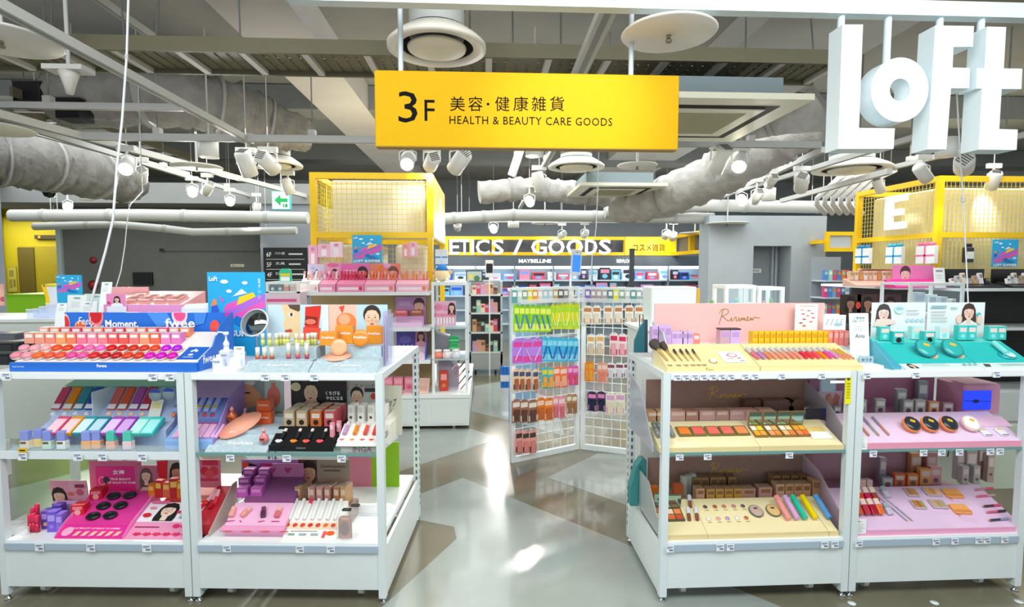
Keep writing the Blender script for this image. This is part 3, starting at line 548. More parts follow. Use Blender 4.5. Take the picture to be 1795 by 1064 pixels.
# brand wall
bw = thing('brand_shelving', 'long lit brand shelving wall under the yellow fascia', 'shelving'); x0, x1 = P(765,470,YB).x, P(1300,470,YB).x
zh0, zh1 = P(900,466,YB).z, P(900,449,YB).z
part('header', B().box(x0, x1, YB-.1, YB, zh0, zh1), M('#59636d', .4), bw)
text('MAYBELLINE', P(965,458,YB).x-P(909,458,YB).x, .075, M('#ffffff', .4, 0, 1), bw, (P(937,458,YB).x, YB-.105, (zh0+zh1)/2), bold=.02)
text('REVLON', P(1105,458,YB).x-P(1079,458,YB).x, .075, M('#ffffff', .4, 0, 1), bw, (P(1092,458,YB).x, YB-.105, (zh0+zh1)/2), bold=.02)
part('lit_panel', B().box(x0, x1, YB+.3, YB+.35, 0, zh0), M('#cfe4f2', .5), bw)
for z in (1.33, 1.0, .7, .4): part('shelf', B().box(x0, x1, YB-.1, YB+.3, z-.03, z), M('#c8d6e2', .4), bw)
part('light_strip', B().box(x0, x1, YB-.02, YB+.02, zh0-.06, zh0-.01), M('#e8f6ff', .4, 0, 3), bw)
for i in range(9): x = x0+(x1-x0)*i/8; part('divider', B().box(x-.015, x+.015, YB-.1, YB+.3, 0, zh0), M('#8e98a4', .4), bw)
rnd = random.Random(5); cw = ['#d9e6ff','#30384a','#8ab4ff','#ff9ab8','#f3f3f7','#e85a7a','#403038','#7fd0e8','#c9a0e0','#ffffff','#2a5bd0']
k = 0
for zi, z in enumerate((1.33, 1.0)):
    x = x0+.1
    while x < x1-.25:
        wd = rnd.uniform(.12, .3); h = rnd.uniform(.12, .27)
        if abs(((x-x0)/(x1-x0)*8) % 1-.0) > .03:
            c = rnd.choice(cw)
            ph, pt = thing('shelf_display_box', f"small {['glossy','matte','printed','slim'][k%4]} box on the {['upper','second'][zi]} brand wall shelf, {ORD[k%20]}{' past twenty' if k > 19 else ''} from the tower", 'box', (x, YB-.05, z), (0,0,0), 'boxes on the back shelves'), 0
            part('carton', B().cbox(0, wd, 0, .15, 0, h, .004), M(c, .4), ph); prints(wd, h, [('r',.1,.55,.9,.85,rnd.choice(cw)),('e',.5,.3,.25,.18,rnd.choice(cw))], ph); k += 1
        x += wd+rnd.uniform(.01, .06)
    k = 0
# ================================================================ shelf units and product kinds
def XP(px, Y, Z):                                          # x of a measured column of the photograph at a known distance and height
    k = (px-897.5)/F
    def g(x):
        d = loc2world((x, Y, Z))-Vector((0, 0, EYE)); return d.dot(_r)-k*d.dot(_f)
    return -g(0)/(g(1)-g(0))
class Slope:
    def __init__(s, y0, z0, y1, z1): s.y0, s.z0, s.y1, s.z1 = y0, z0, y1, z1; s.tilt = math.atan2(z1-z0, y1-y0); s.len = math.hypot(y1-y0, z1-z0)
    def at(s, px, t, up=0):
        Y = s.y0+(s.y1-s.y0)*t; Z = s.z0+(s.z1-s.z0)*t; n = (-math.sin(s.tilt)*up, math.cos(s.tilt)*up)
        return (XP(px, Y, Z), Y+n[0], Z+n[1])
    @property
    def rot(s): return (s.tilt, 0, 0)
ZTOP, ZMID, ZBASE = 1.10, .722, .297
GP = M('#e3ebea', .4, 0, 0, .02, 5); FRM = M('#dfe8e9', .35)
def gondola(label, x0, x1, y0, D, shelf_d, mid='glass', panel_d=None):
    t = thing('display_gondola', label, 'shelf unit', (x0, y0, 0), (0,0,0), 'white cosmetics shelf units'); W = x1-x0; p = .034
    for x in (0, W-p): part('front_post', B().box(x, x+p, 0, p, .03, ZTOP), FRM, t)
    for x in (0, W-p):
        b = part('rear_post', B().box(x, x+p, D-p, D, .03, ZTOP), FRM, t); mb = B()
        for i in range(24):
            z = .1+i*.041; mb.box(x+p*.35, x+p*.65, D-p-.001, D-p, z, z+.022); mb.box(x-.001 if x == 0 else x+p, x if x == 0 else x+p+.001, D-p*.65, D-p*.35, z, z+.022)
        o = part('slot_holes', mb, M('#55605f', .6), b)
    for x in (0, W-p): part('side_rail', B().box(x, x+p, p, D-p, ZTOP-.032, ZTOP), FRM, t); part('foot_beam', B().box(x+.004, x+p-.004, p, D-p, .03, .07), FRM, t)
    part('top_rail', B().box(p, W-p, D-p, D, ZTOP-.032, ZTOP), FRM, t)
    ts = part('top_shelf', B().box(p, W-p, .0, shelf_d, ZTOP-.034, ZTOP), M('#f0f6f5', .35), t)
    part('price_rail', B().box(p, W-p, -.006, 0, ZTOP-.03, ZTOP-.002), M('#f4f8f8', .3), ts)
    if mid == 'glass':
        m = part('glass_shelf', B().box(p, W-p, .01, shelf_d, ZMID-.012, ZMID), GL('#bfe0dc', .3), t); part('glass_edge', B().box(p, W-p, .006, .01, ZMID-.013, ZMID), M('#6f9a98', .2), m)
    else:
        m = part('mid_shelf', B().box(p, W-p, .01, shelf_d, ZMID-.02, ZMID), GL('#d8ecf0', .35), t); part('price_rail', B().box(p, W-p, .0, .01, ZMID-.032, ZMID+.004), M('#e6eef2', .3), m)
    for x in (p, W-p-.012): part('shelf_bracket', B().prismx([(.02,ZMID-.012),(shelf_d,ZMID-.012),(shelf_d,ZMID-.06)], x, x+.012), FRM, t)
    dk = part('base_deck', B().box(p, W-p, .0, D-p, ZBASE-.03, ZBASE), M('#f4f8f7', .35), t); part('price_rail', B().box(p, W-p, -.008, 0, ZBASE-.042, ZBASE-.012), M('#aebfce', .2), dk)
    part('base_panel', B().box(p*.4, W-p*.4, .004, .02, .07, ZBASE-.045), GP, t)
    for x in (.004, W-.02): part('side_panel', B().box(x, x+.016, p, D-p, .07, ZBASE-.03), GP, t)
    for x in (p*.5, W-p*.5):
        for y in (p/2, D-p/2): part('levelling_foot', B().lathe([(.016,0),(.016,.008),(.006,.012),(.006,.03)], 10, (x, y, 0)), CHROME, t)
    for x in (.14, W-.14):
        for y in (.09, D-.12):
            c = part('caster', B().cyl((x-.012,y,.026), (x+.012,y,.026), .026, n=14), M('#d8dcd8', .4), t); part('caster_fork', B().box(x-.018, x+.018, y-.012, y+.012, .04, .075), FRM, c)
    return t
# ---- product kinds; local origin at the foot, z up
def prod(name, label, cat, loc, rot, parts, group=None):
    t = thing(name, label, cat, loc, rot, group)
    for q in parts:
        nm, key, fn, mat = q[:4]; cpart(key, fn, nm, mat, t, q[4] if len(q) > 4 else (0,0,0), q[5] if len(q) > 5 else (0,0,0))
    return t
def r3(*a): return tuple(round(x, 4) for x in a)
def carton(label, loc, rot, w, d, h, c, c2='#ffffff', c3=None, name='cosmetic_box', group=None, top=None):
    ps = [('carton', ('ct',)+r3(w,d,h), lambda m: m.cbox(-w/2, w/2, 0, d, 0, h, min(.0015, w*.1)), M(c, .4)),
          ('printed_panel', ('pp',)+r3(w,h), lambda m: m.box(-w*.36, w*.36, -.0008, 0, h*.55, h*.85), M(c2, .4))]
    if c3: ps.append(('emblem', ('em',)+r3(w,h), lambda m: m.prism([(w*.25*math.cos(a*.785), h*.28+w*.25*math.sin(a*.785)) for a in range(8)], -.0008, 0), M(c3, .4)))
    if top: ps.append(('box_top', ('bt',)+r3(w,d,h), lambda m: m.box(-w*.46, w*.46, d*.04, d*.96, h, h+.0006), M(top, .4)))
    return prod(name, label, 'box', loc, rot, ps, group)
def stand_tube(label, loc, rot, r, h, c, cc, f=.6, name='lip_tube', cat='cosmetic', group=None, band='#d9b36a', sq=False):
    n = 4 if sq else 12
    ps = [('tube_body', ('sb',sq)+r3(r,h,f), lambda m: m.lathe([(.001,0),(r,0),(r,h*f),(r*.8,h*f)], n), M(c, .2)), ('cap', ('sc',sq)+r3(r,h,f), lambda m: m.lathe([(r*.94,h*f+.0005),(r*.94,h-.002),(r*.8,h),(.001,h)], n), M(cc, .25))]
    if band: ps.append(('band', ('sn',sq)+r3(r,h,f), lambda m: m.lathe([(r*1.02,h*f-.003),(r*1.02,h*f+.002)], n), M(band, .25, .6)))
    return prod(name, label, cat, loc, rot, ps, group)
def lying(label, loc, rot, r, L, c, cc, f=.55, name='lip_gloss', cat='cosmetic', group=None):      # long axis up the slope
    return prod(name, label, cat, loc, rot, [('tube_body', ('lb',)+r3(r,L,f), lambda m: m.cyl((0,0,r), (0,L*f,r), r, n=10), M(c, .12)), ('cap', ('lc',)+r3(r,L,f), lambda m: m.cyl((0,L*f+.0005,r), (0,L,r), r*1.02, n=10), M(cc, .25)),
        ('collar', ('ll',)+r3(r,L,f), lambda m: m.cyl((0,L*f-.002,r), (0,L*f+.001,r), r*.85, n=10), M('#c9a55a', .25, .7))], group)
def pot(label, loc, rot, r, h, c, group=None, base='#f7e6dc', name='lip_pot'):
    return prod(name, label, 'lip pot', loc, rot, [('pot_base', ('pb',)+r3(r,h), lambda m: m.lathe([(r*.75,0),(r*.95,h*.15),(r,h*.35),(r*.98,h*.45)], 16), M(base, .3)),
        ('dome_lid', ('pd',)+r3(r,h), lambda m: m.lathe([(r*1.0,h*.4),(r*1.02,h*.55),(r*.9,h*.82),(r*.6,h*.96),(.001,h)], 16), M(c, .12))], group)
def compact(label, loc, rot, r, h, c, c2, tagc='#f0c020', sx=1, sy=1, group=None, name='cushion_compact'):
    k = r3(r, h, sx, sy)
    return prod(name, label, 'compact', loc, rot, [('case', ('cc',)+k, lambda m: m.lathe([(.001,0),(r*.9,0),(r,h*.3),(r,h*.65),(r*.93,h*.85)], 28, sx=sx, sy=sy), M(c, .3)),
        ('lid', ('cl',)+k, lambda m: m.lathe([(r*.93,h*.8),(r*.86,h*.98),(r*.5,h*1.05),(.001,h*1.07)], 28, sx=sx, sy=sy), M(c2, .12)), ('sticker', ('cs',)+k, lambda m: m.box(-r*.3*sx, r*.25*sx, r*.12*sy, r*.42*sy, h*1.07, h*1.1), M(tagc, .4))], group)
def palette(label, loc, rot, w, d, cols, case='#6b4a3c', nx=None, mirror=0, group=None, name='makeup_palette', rims=None):
    t = thing(name, label, 'palette', loc, rot, group); h = .008
    cpart(('pc',)+r3(w,d), lambda m: m.cbox(-w/2, w/2, 0, d, 0, h, .0012), 'case', M(case, .3), t); nx = nx or len(cols); ny = -(-len(cols)//nx); g = .08
    for i, c in enumerate(cols):
        ix, iy = i % nx, i//nx; pw, pd = w*.92/nx, d*.9/ny; x = -w*.46+pw*ix; y = d*.05+pd*iy
        cpart(('pn',)+r3(pw,pd), lambda m: m.box(pw*g, pw*(1-g), pd*g, pd*(1-g), 0, .0014), 'powder_pan', M(c, .75), t, (x, y, h))
    if mirror:
        l = cpart(('pm',)+r3(w,mirror), lambda m: m.cbox(-w/2, w/2, 0, .005, 0, mirror, .001), 'lid', M(case, .3), t, (0, d, h), (R(-8), 0, 0))
        cpart(('pmi',)+r3(w,mirror), lambda m: m.box(-w*.44, w*.44, -.0008, 0, mirror*.07, mirror*.93), 'mirror', M('#8fb3b5', .05, .9), l)
    return t
def jar_box(label, loc, rot, w, d, h, fb, c, cc, name='nail_bottle', cat='bottle', group=None, band=None):     # square bottle with block cap
    ps = [('glass_body', ('jb',)+r3(w,d,h,fb), lambda m: m.cbox(-w/2, w/2, -d/2, d/2, 0, h*fb, .003), M(c, .12)), ('cap', ('jc',)+r3(w,d,h,fb), lambda m: m.cbox(-w*.46, w*.46, -d*.46, d*.46, h*fb+.0005, h, .003), M(cc, .3))]
    if band: ps.append(('sticker', ('js',)+r3(w,d,h,fb), lambda m: m.box(-w*.35, w*.3, -d/2-.0008, -d/2, h*fb*.62, h*fb*.9), M(band, .4)))
    return prod(name, label, cat, loc, rot, ps, group)
def pencil(label, loc, rot, L, r, c, cc, group=None, name='makeup_pencil', f=.55):
    return prod(name, label, 'makeup pencil', loc, rot, [('barrel', ('pl',)+r3(L,r,f), lambda m: m.cyl((0,0,r),(0,L*f,r),r,n=8), M(c, .3)), ('cap', ('pk',)+r3(L,r,f), lambda m: m.cyl((0,L*f,r),(0,L,r),r*1.12,n=8), M(cc, .3)), ('tip', ('pt',)+r3(L,r), lambda m: m.cyl((0,-L*.06,r),(0,0,r),r*.2,r*.9,n=8), M('#b98a5a', .4))], group)
def brush(label, loc, rot, L, r, head, group=None):
    return prod('makeup_brush', label, 'makeup brush', loc, rot, [('handle', ('bh',)+r3(L,r), lambda m: m.tube([(0,0,r),(0,L*.25,r),(0,L*.5,r)], lambda t: r*(.6+.4*t), 8), M('#c9a36a', .3)), ('ferrule', ('bf',)+r3(L,r), lambda m: m.cyl((0,L*.5,r),(0,L*.64,r),r,r*1.15,n=10), M('#e8c060', .25, .6)),
        ('bristles', ('bb',)+r3(L,r,head), lambda m: m.tube([(0,L*.63,r),(0,L*.75,r*1.3),(0,L*.9,r*1.6),(0,L,r*1.8)], lambda t: r*1.1+(head-r*1.1)*min(1, t*1.5), 12), M('#4a3f38', .8))], group)
def card(name, label, cat, x0, y0, x1, y1, Y, shapes, c='#f6f6f4', th=.003, lean=0, group=None, back=True, foot=None):
    """upright printed card between two measured corners at distance Y"""
    a, b = P(x0, y1, Y), P(x1, y0, Y); W, H = b.x-a.x, b.z-a.z; z = 0 if foot is None else foot-a.z
    t = thing(name, label, cat, (a.x, Y, a.z), (-lean, 0, 0), group); part('card', B().box(0, W, 0, th, z, H), M(c, .45), t)
    if shapes: prints(W, H, shapes, t)
    if back: part('easel_strut', B().prismx([(th,z),(th,H*.5),(.05,z)], W*.45, W*.55), M('#dcdcd8', .6), t)
    return t, W, H
def summer_poster(label, x0, y0, x1, y1, Y, name='promo_poster', foot=None, full=True, word=True):
    sh = [('r',0,0,1,1,'#22b0e6'),('p',[(0,.0),(.35,.2),(1,.5),(1,.36),(.3,0)],'#e85ab8'),('p',[(0,.16),(.5,.40),(1,.62),(1,.5),(.4,.24),(.02,.06)],'#b86ad8'),('p',[(.26,.30),(.32,.42),(.52,.5),(.5,.36)],'#f05ac0'),('p',[(.5,.4),(.55,.55),(.8,.64),(.84,.56),(.6,.44)],'#ffd21e'),
          ('p',[(.06,.22),(.06,.4),(.16,.42),(.2,.28)],'#3a5fd0'),('p',[(.05,.38),(.1,.52),(.16,.5),(.16,.41)],'#f0905a'),('e',.3,.84,.07,.03,'#ffffff'),('e',.66,.82,.05,.025,'#ffffff'),('e',.38,.68,.05,.025,'#ffffff'),('p',[(.44,.56),(.6,.7),(.7,.62)],'#eaf4ff'),('p',[(.2,.58),(.3,.48),(.26,.45)],'#f05ac0'),
          ('e',.86,.25,.07,.035,'#eaf4ff'),('e',.6,.2,.06,.02,'#dcefff'),('p',[(.5,.22),(.9,.0),(.6,0),(.4,.1)],'#1778c8')]
    sh = [sh[0]]+[tuple([q[0]]+([[(x, .16+z*.84) for x, z in q[1]]] if q[0] == 'p' else [q[1], .1+q[2]*.9, q[3], q[4]])+[q[-1]]) for q in sh[1:]]
    t, W, H = card(name, label, 'poster', x0, y0, x1, y1, Y, sh, '#22b0e6', .008, 0, 'summer campaign posters', True, foot)
    wt = M('#ffffff', .45); text('LoFt', W*.15, H*.07, wt, t, (W*.12, -.0075, H*.9), bold=.03)
    if word: text('LOFT SUMMER', W*.92, H*.095, wt, t, (W*.5, -.0075, H*.07), bold=.04)
    if full: text('夏\nが\nい\nい', W*.05, H*.3, wt, t, (W*.92, -.0075, H*.75))
    return t
def price_tags(where, pxs, Y, z, cur='#f4f6fa', tilt=0, w=.05, h=.032, ref='the aisle'):
    n = len(pxs)
    pxs = sorted(pxs, key=lambda q: abs(q-850))
    for i, px in enumerate(pxs):
        x = XP(px, Y, z); t = thing('price_tag', f'price tag on {where}, {ORD[i]} from {ref}', 'price tag', (x, Y-.0022, z), (0,0,0), 'shelf edge price tags')
        cpart(('tag',)+r3(w,h), lambda m: m.box(-w/2, w/2, -.0015, 0, -h/2, h/2), 'ticket', M(cur, .4), t)
        cpart(('tagp',)+r3(w,h), lambda m: (m.box(-w*.4, w*.35, -.0019, -.0015, h*.18, h*.34), m.box(-w*.1, w*.4, -.0019, -.0015, -h*.32, -h*.05), m.box(-w*.4, w*.1, -.0019, -.0015, h*.02, h*.1)), 'ticket_print', M('#7d8aa4', .5), t)
def wedge(y0, z0, y1, z1, zb, x0, x1): return B().prismx([(y0,zb),(y0,z0),(y1,z1),(y1,zb)], x0, x1)

def TZ(tilt, a): return tuple((Matrix.Rotation(tilt, 3, 'X') @ Matrix.Rotation(a, 3, 'Z')).to_euler())
def script_logo(par, loc, wd, ht, mat, rot=(0,0,0), r=.002):        # flowing handwritten name: capital R, then joined small letters
    def sm(ps):
        for _ in range(2):
            o = [ps[0]]
            for p, q in zip(ps, ps[1:]): o += [(p[0]*.75+q[0]*.25, p[1]*.75+q[1]*.25), (p[0]*.25+q[0]*.75, p[1]*.25+q[1]*.75)]
            ps = o+[ps[-1]]
        return ps
    st = [[(.10,.95),(.06,.5),(.0,.02)], [(-.0,.72),(.06,.98),(.22,1.0),(.27,.82),(.2,.64),(.06,.55),(.14,.45),(.24,.22),(.31,.28),(.35,.52),(.33,.22),(.39,.24),(.43,.5),(.47,.48),(.46,.22),(.52,.26),(.555,.52),(.545,.22),(.59,.24),(.615,.5),(.61,.22),(.65,.5),(.665,.22),(.7,.5),(.71,.22),(.77,.32),(.8,.46),(.77,.52),(.765,.26),(.83,.22),(.86,.5),(.87,.22),(.9,.46),(.92,.22),(.95,.5),(1.0,.42),(1.12,.42)], [(.37,.66),(.375,.68)], [(.57,.66),(.575,.68)]]
    mb = B()
    for s_ in st: mb.tube([((x-.55)*wd, 0, (z-.5)*ht) for x, z in sm(s_)], r, 4)
    return part('lettering', mb, mat, par, None, loc, rot)
# ================================================================ left-hand shelf units, turned a little to the aisle
CUR[0] = -R(3.9); CUR[1] = Vector((-.482, 2.464, 0))
Y0 = 2.45
gondola('white shelf unit with the glass shelf and testers, next to the central aisle', -1.383, -.468, Y0, .87, .43)
gondola('white shelf unit holding the stepped lip pot display', -2.305, -1.388, Y0, .87, .43, 'rail')
for wh, pxs, z in (('the top shelf edge under the stone tester trays', (465,500,551), ZTOP-.018), ('the glass shelf edge under the black lip tray', (404,503,599), ZMID-.018), ('the base rail under the pink tint tray', (398,526,580), ZBASE-.026)): price_tags(wh, pxs, Y0-.007, z, w=.038)
for wh, pxs, z in (('the top shelf edge under the blue lip display', (12,268,298), ZTOP-.018), ('the middle shelf edge under the nail bottles', (40,137,180,250), ZMID-.016), ('the base rail under the hot pink display', (70,160,258), ZBASE-.026)): price_tags(wh, pxs, Y0-.009, z, w=.042, h=.036)
x = XP(40, Y0-.012, ZMID+.012); t = thing('shelf_flag', 'tiny yellow flag tag on the middle shelf corner', 'price tag', (x, Y0-.0125, ZMID+.004)); part('ticket', B().box(-.02,.02,-.002,0,0,.02), M('#f2c400', .4), t); part('ticket_print', B().box(-.013,.013,-.0025,-.002,.007,.013), ink, t)
# ---- blue stepped lip pot display
S = Slope(2.49, 1.142, 2.76, 1.255)
xl, xr = XP(18, 2.47, 1.12), XP(344, 2.47, 1.12)
t = thing('lip_display', 'wide blue stepped counter display filled with glossy lip pots', 'counter display'); blue = M('#1f6fd6', .4)
part('front_lip', B().box(xl, xr, 2.466, 2.486, ZTOP+.001, 1.142), blue, t)
part('sloped_tray', wedge(2.487, 1.14, 2.76, 1.253, ZTOP+.001, xl+.002, xr-.002), M('#f6efe8', .4), t)
part('side_wall', B().prismx([(2.487,ZTOP+.001),(2.487,1.15),(2.6,1.2),(2.66,1.29),(2.78,1.35),(2.78,ZTOP+.001)], xr, xr+.008), blue, t)
hb = part('header_board', B().box(xl, xr+.008, 2.781, 2.789, ZTOP+.001, 1.35), blue, t); hW = xr-xl
prints(hW, .095, [('e',.0,.4,.03,.55,'#f4c9c0'),('e',.005,.4,.022,.4,'#e02a2a'),('e',.19,.8,.045,.6,'#ff8a8a'),('e',.19,.85,.036,.45,'#d0141c'),('e',.095,.2,.036,.35,'#f2c8a0'),('e',.095,.2,.03,.28,'#ff6a28'),('e',.6,.15,.032,.4,'#c060e0'),('e',.6,.15,.026,.32,'#a030c8'),('e',.695,.9,.048,.6,'#ffd0e0'),('e',.695,.92,.036,.4,'#f0508c'),('e',.905,.2,.03,.4,'#ff5040'),('e',1.0,.9,.03,.5,'#e0208c'),('p',[(.5,.99),(.56,.2),(.66,.4),(.62,.99)],'#4b92ea'),('p',[(.78,.99),(.79,.3),(.84,.4),(.86,.99)],'#3f86e0')], hb, (xl, 2.781, 1.255))
wt = M('#ffffff', .4)
def T(s, x0, y0, x1, y1, Y, par, mat=wt, **k):
    a, b = P(x0, y0, Y), P(x1, y1, Y); return text(s, b.x-a.x, a.z-b.z, mat, par, ((a.x+b.x)/2, Y, (a.z+b.z)/2), **k)
T('Feel', 136, 556, 160, 569, 2.775, hb, shear=.3); T('Your', 157, 566, 182, 579, 2.775, hb, shear=.3); T('Moment.', 184, 561, 243, 574, 2.775, hb, bold=.03); T('fwee', 289, 558, 342, 574, 2.775, hb, bold=.02)
T('fwee', 169, 638, 187, 644, 2.465, t, bold=.02); T('how to fwee', 22, 641, 42, 644, 2.465, t)
text('fwee', .1, .04, wt, t, (xr+.0088, 2.56, 1.15), (R(90),0,R(90)), bold=.02)
a = S.at(330, .3, .001); part('guide_card', B().box(-.05,.05,0,.11,0,.002), M('#1b66cc', .4), t, None, S.at(328, .08, .0005), S.rot); prints(.08, .09, [('p',[(.5,.75),(.62,.6),(.75,.72),(.5,.95),(.25,.72),(.38,.6)],'#eaf2ff'),('e',.5,.35,.16,.1,'#dfeaff'),('r',.2,.08,.8,.14,'#cfe0ff')], t, Vector(S.at(328, .1, .003))-Vector((.04,0,0)), (S.tilt-R(90),0,0))
C1 = ['#f28aa0','#f59aa8','#ff6a2a','#f25a3a','#f0563a','#ee4a9a','#f0569e','#e02424','#c81a1e','#c41c1a','#e8401c','#d83a1c','#e014b4','#d610c0','#e010b0']
C2 = ['#f0a0b0','#f4a8b4','#f8b0b4','#f0501e','#e84a1c','#f04aa0','#f06ab0','#ee6ac0','#d81a1e','#d0201e','#d2301c','#dc3a20','#e84618','#c81ad8','#b818d8']
for i in range(15):
    o = ORD[14-i]
    pot(f'glossy lip pot in the front row of the blue display, {o} from the mirror', S.at(31+i*19.5, .1, .001), S.rot, .0235, .03, C1[i], 'front row of lip pots')
    pot(f'glossy lip pot in the second row of the blue display, {o} from the mirror', S.at(45+i*19.1, .33, .001), S.rot, .0225, .03, C2[i], 'second row of lip pots')
    c = ['#f2a08a','#f49a80','#ee8a78','#f8a468','#f0805a','#f07898','#f08aa8','#f0808c','#ee5a5e','#e85a54','#ee7a7c','#f29a70','#ee6a52','#e884c0','#e07ac0'][i]
    carton(f'lip pot carton in the front carton row, {o} from the round mirror', S.at(51+i*18.4, .56, .001), (0,0,0), .049, .04, .054, c, '#f6efe8', None, group='front row of lip pot cartons', top='#bfe4ee')
    if i < 14: carton(f'lip pot carton in the rear carton row, {o} from the round mirror', S.at(77+i*19, .8, .001), (0,0,0), .05, .04, .046, ['#f0a08e','#f09068','#f0707c','#e84a70'][i % 4], '#f6efe8', None, group='rear row of lip pot cartons', top='#c8e8f0')
# ---- behind it on the rear half of the shelf top
rs = thing('rear_shelf', 'white rear shelf on the back half of the lip pot unit', 'shelf'); part('board', B().box(-2.52, -1.43, 2.9, 3.27, ZTOP-.02, ZTOP), M('#eef4f4', .4), rs)
rs = thing('rear_shelf', 'white rear shelf on the back half of the aisle unit', 'shelf'); part('board', B().box(-1.34, -.51, 2.9, 3.27, ZTOP-.02, ZTOP), M('#eef4f4', .4), rs)
t = thing('pink_tray_display', 'pale pink stepped tray of palettes behind the blue display', 'counter display'); a, b = P(185, 545, 3.0), P(312, 505, 3.18)
part('tray_front', B().box(P(182,545,2.95).x, P(318,545,2.95).x, 2.95, 2.96, ZTOP, PZ(534,2.95,250)), M('#f3a0cc', .4), t); part('sloped_tray', wedge(2.961, PZ(534,2.95,250), 3.18, PZ(510,3.2,230), ZTOP, P(184,545,2.95).x, P(318,545,2.95).x), M('#f0a4a4', .45), t); part('back_board', B().box(P(190,520,3.2).x, P(262,520,3.2).x, 3.19, 3.2, ZTOP, PZ(503,3.2,230)), M('#f0a8ac', .45), t)
S2 = Slope(2.97, PZ(533,2.95,250)+.002, 3.17, PZ(511,3.2,230)+.002)
for i, px in enumerate((228,252,278,302)): palette(f'rosy blush palette on the pale pink tray, {ORD[3-i]} from the tall campaign poster', S2.at(px, .2, .001), S2.rot, .06, .1, ['#c8605a','#8a4a40','#f0c0b0','#a85048'], '#f6c4c0', 2, group='palettes on the pale pink tray')
card('promo_card', 'pink card with a dark haired woman behind the blue display', 'card', 187, 515, 220, 537, 2.94, [('r',0,0,1,1,'#f490c0')]+face(.55,.55,.42,.8,body='#ffffff')+[('e',.15,.3,.08,.1,'#d8406a')], foot=ZTOP)
t = thing('acrylic_stand', 'white rounded acrylic lid behind the blue display end', 'stand'); part('lid', B().cbox(P(322,545,3.0).x, P(388,545,3.0).x, 2.95, 3.1, PZ(546,2.95,350)-.04, PZ(534,2.95,350), .02), M('#f4f6fb', .3), t); part('box_body', B().box(P(326,545,3.0).x, P(384,545,3.0).x, 2.96, 3.09, ZTOP, PZ(546,2.95,350)-.041), M('#e6eaf4', .4), t)
for i, (x0, y0, x1, y1, Y, lb, c) in enumerate([(176,494,193,516,3.05,'small white leaning card near the thick cable',  '#f6faf8'), (98,531,115,549,3.0,'small white card with grey oval by the blue display corner','#f8fafa'), (118,517,150,545,3.12,'slanted white instruction panel below the small campaign poster','#f2f8f6'), (140,528,168,549,3.02,'white tent card beside the pink woman card','#f6faf8'), (147,515,186,540,3.22,'pale mint backing panel behind the pink woman card','#cfe8e2')]):
    t, W, H = card('white_card', lb, 'card', x0, y0, x1, y1, Y, [('e',.5,.8,.2,.07,'#8fb0b0')]+lines_print(.2,.55,.8,4,.1,'#b9c4c4',.02), c, .004, R(12) if i < 2 else R(5), None, True, ZTOP)
summer_poster('small blue campaign poster beside the lime box', 100, 482, 142, 518, 3.24, foot=ZTOP, word=False)
summer_poster('tall blue campaign poster behind the round mirror', 367, 477, 463, 592, 2.93, foot=ZTOP)
# ---- round mirror, pump bottles
p = P(447, 566, 2.74); t = thing('round_mirror', 'round table mirror on a slim stand before the campaign poster', 'mirror', (p.x, 2.74, ZTOP)); zc = p.z-ZTOP
part('rim', B().lathe([(.069,.0),(.076,.004),(.069,.010),(.069,.0)], 36, caps=False), M('#e9ecef', .3), t, None, (0,0,zc), (R(66),0,R(-6))); part('mirror_glass', B().lathe([(.001,.0085),(.07,.0085),(.07,.002),(.001,.002)], 36), M('#7e8686', .04, 1), t, None, (0,0,zc), (R(66),0,R(-6)))
part('stem', B().cyl((0,.01,.01),(0,.01,zc-.07),.006,n=8), CHROME, t); part('base', B().lathe([(.001,0),(.05,0),(.05,.006),(.01,.012),(.001,.012)], 24, (0,.01,0)), M('#dfe3e8', .3), t)
def pump(label, px, Y, w, h, top):
    x = XP(px, Y, ZTOP); t = thing('pump_bottle', label, 'bottle', (x, Y, ZTOP+.0005), (0,0,0), 'white pump bottles')
    part('bottle', B().cbox(-w/2, w/2, -w*.4, w*.4, 0, h, .008), M('#dfe4f4', .25), t); part('collar', B().cyl((0,0,h),(0,0,h+.014),w*.22,n=12), wt, t)
    if top: pp = part('pump_head', B().lathe([(w*.2,h+.0145),(w*.25,h+.03),(w*.1,h+.045),(.004,h+.05),(.004,h+.07),(.012,h+.072),(.012,h+.085),(.001,h+.085)], 12), wt, t); part('spout', B().tube([(0,0,h+.08),(-.035,0,h+.085),(-.05,0,h+.07)], .004, 6), wt, pp)
    text('手指消毒', w*.6, .009, ink, t, (0, -w*.4-.001, h*.72))
pump('tall white pump bottle with spout beside the stone tester tray', 398, 2.58, .058, .088, True); pump('short white square bottle before the tall pump bottle', 384, 2.51, .05, .06, False)
x = XP(415, 2.53, ZTOP); t = thing('cotton_dispenser', 'clear acrylic cotton pad dispenser with white pads', 'dispenser', (x, 2.53, ZTOP+.0005)); part('acrylic_case', B().cbox(-.034,.034,-.03,.03,0,.085,.004), GL('#f4f8ff', .35), t); part('cotton_pads', B().cbox(-.028,.028,-.025,.025,.004,.06,.01), M('#ffffff', .8), t)
x = XP(400, 2.475, ZTOP); t = thing('notice_tray', 'low white tray with a white notice card at the shelf corner', 'tray', (x, 2.475, ZTOP+.0005)); part('tray', B().cbox(-.06,.05,-.02,.05,0,.018,.003), wt, t); part('notice', B().box(.0,.05,.055,.058,0,.11), wt, t); text('ご自由に', .04, .01, ink, t, (.025,.0535,.1))
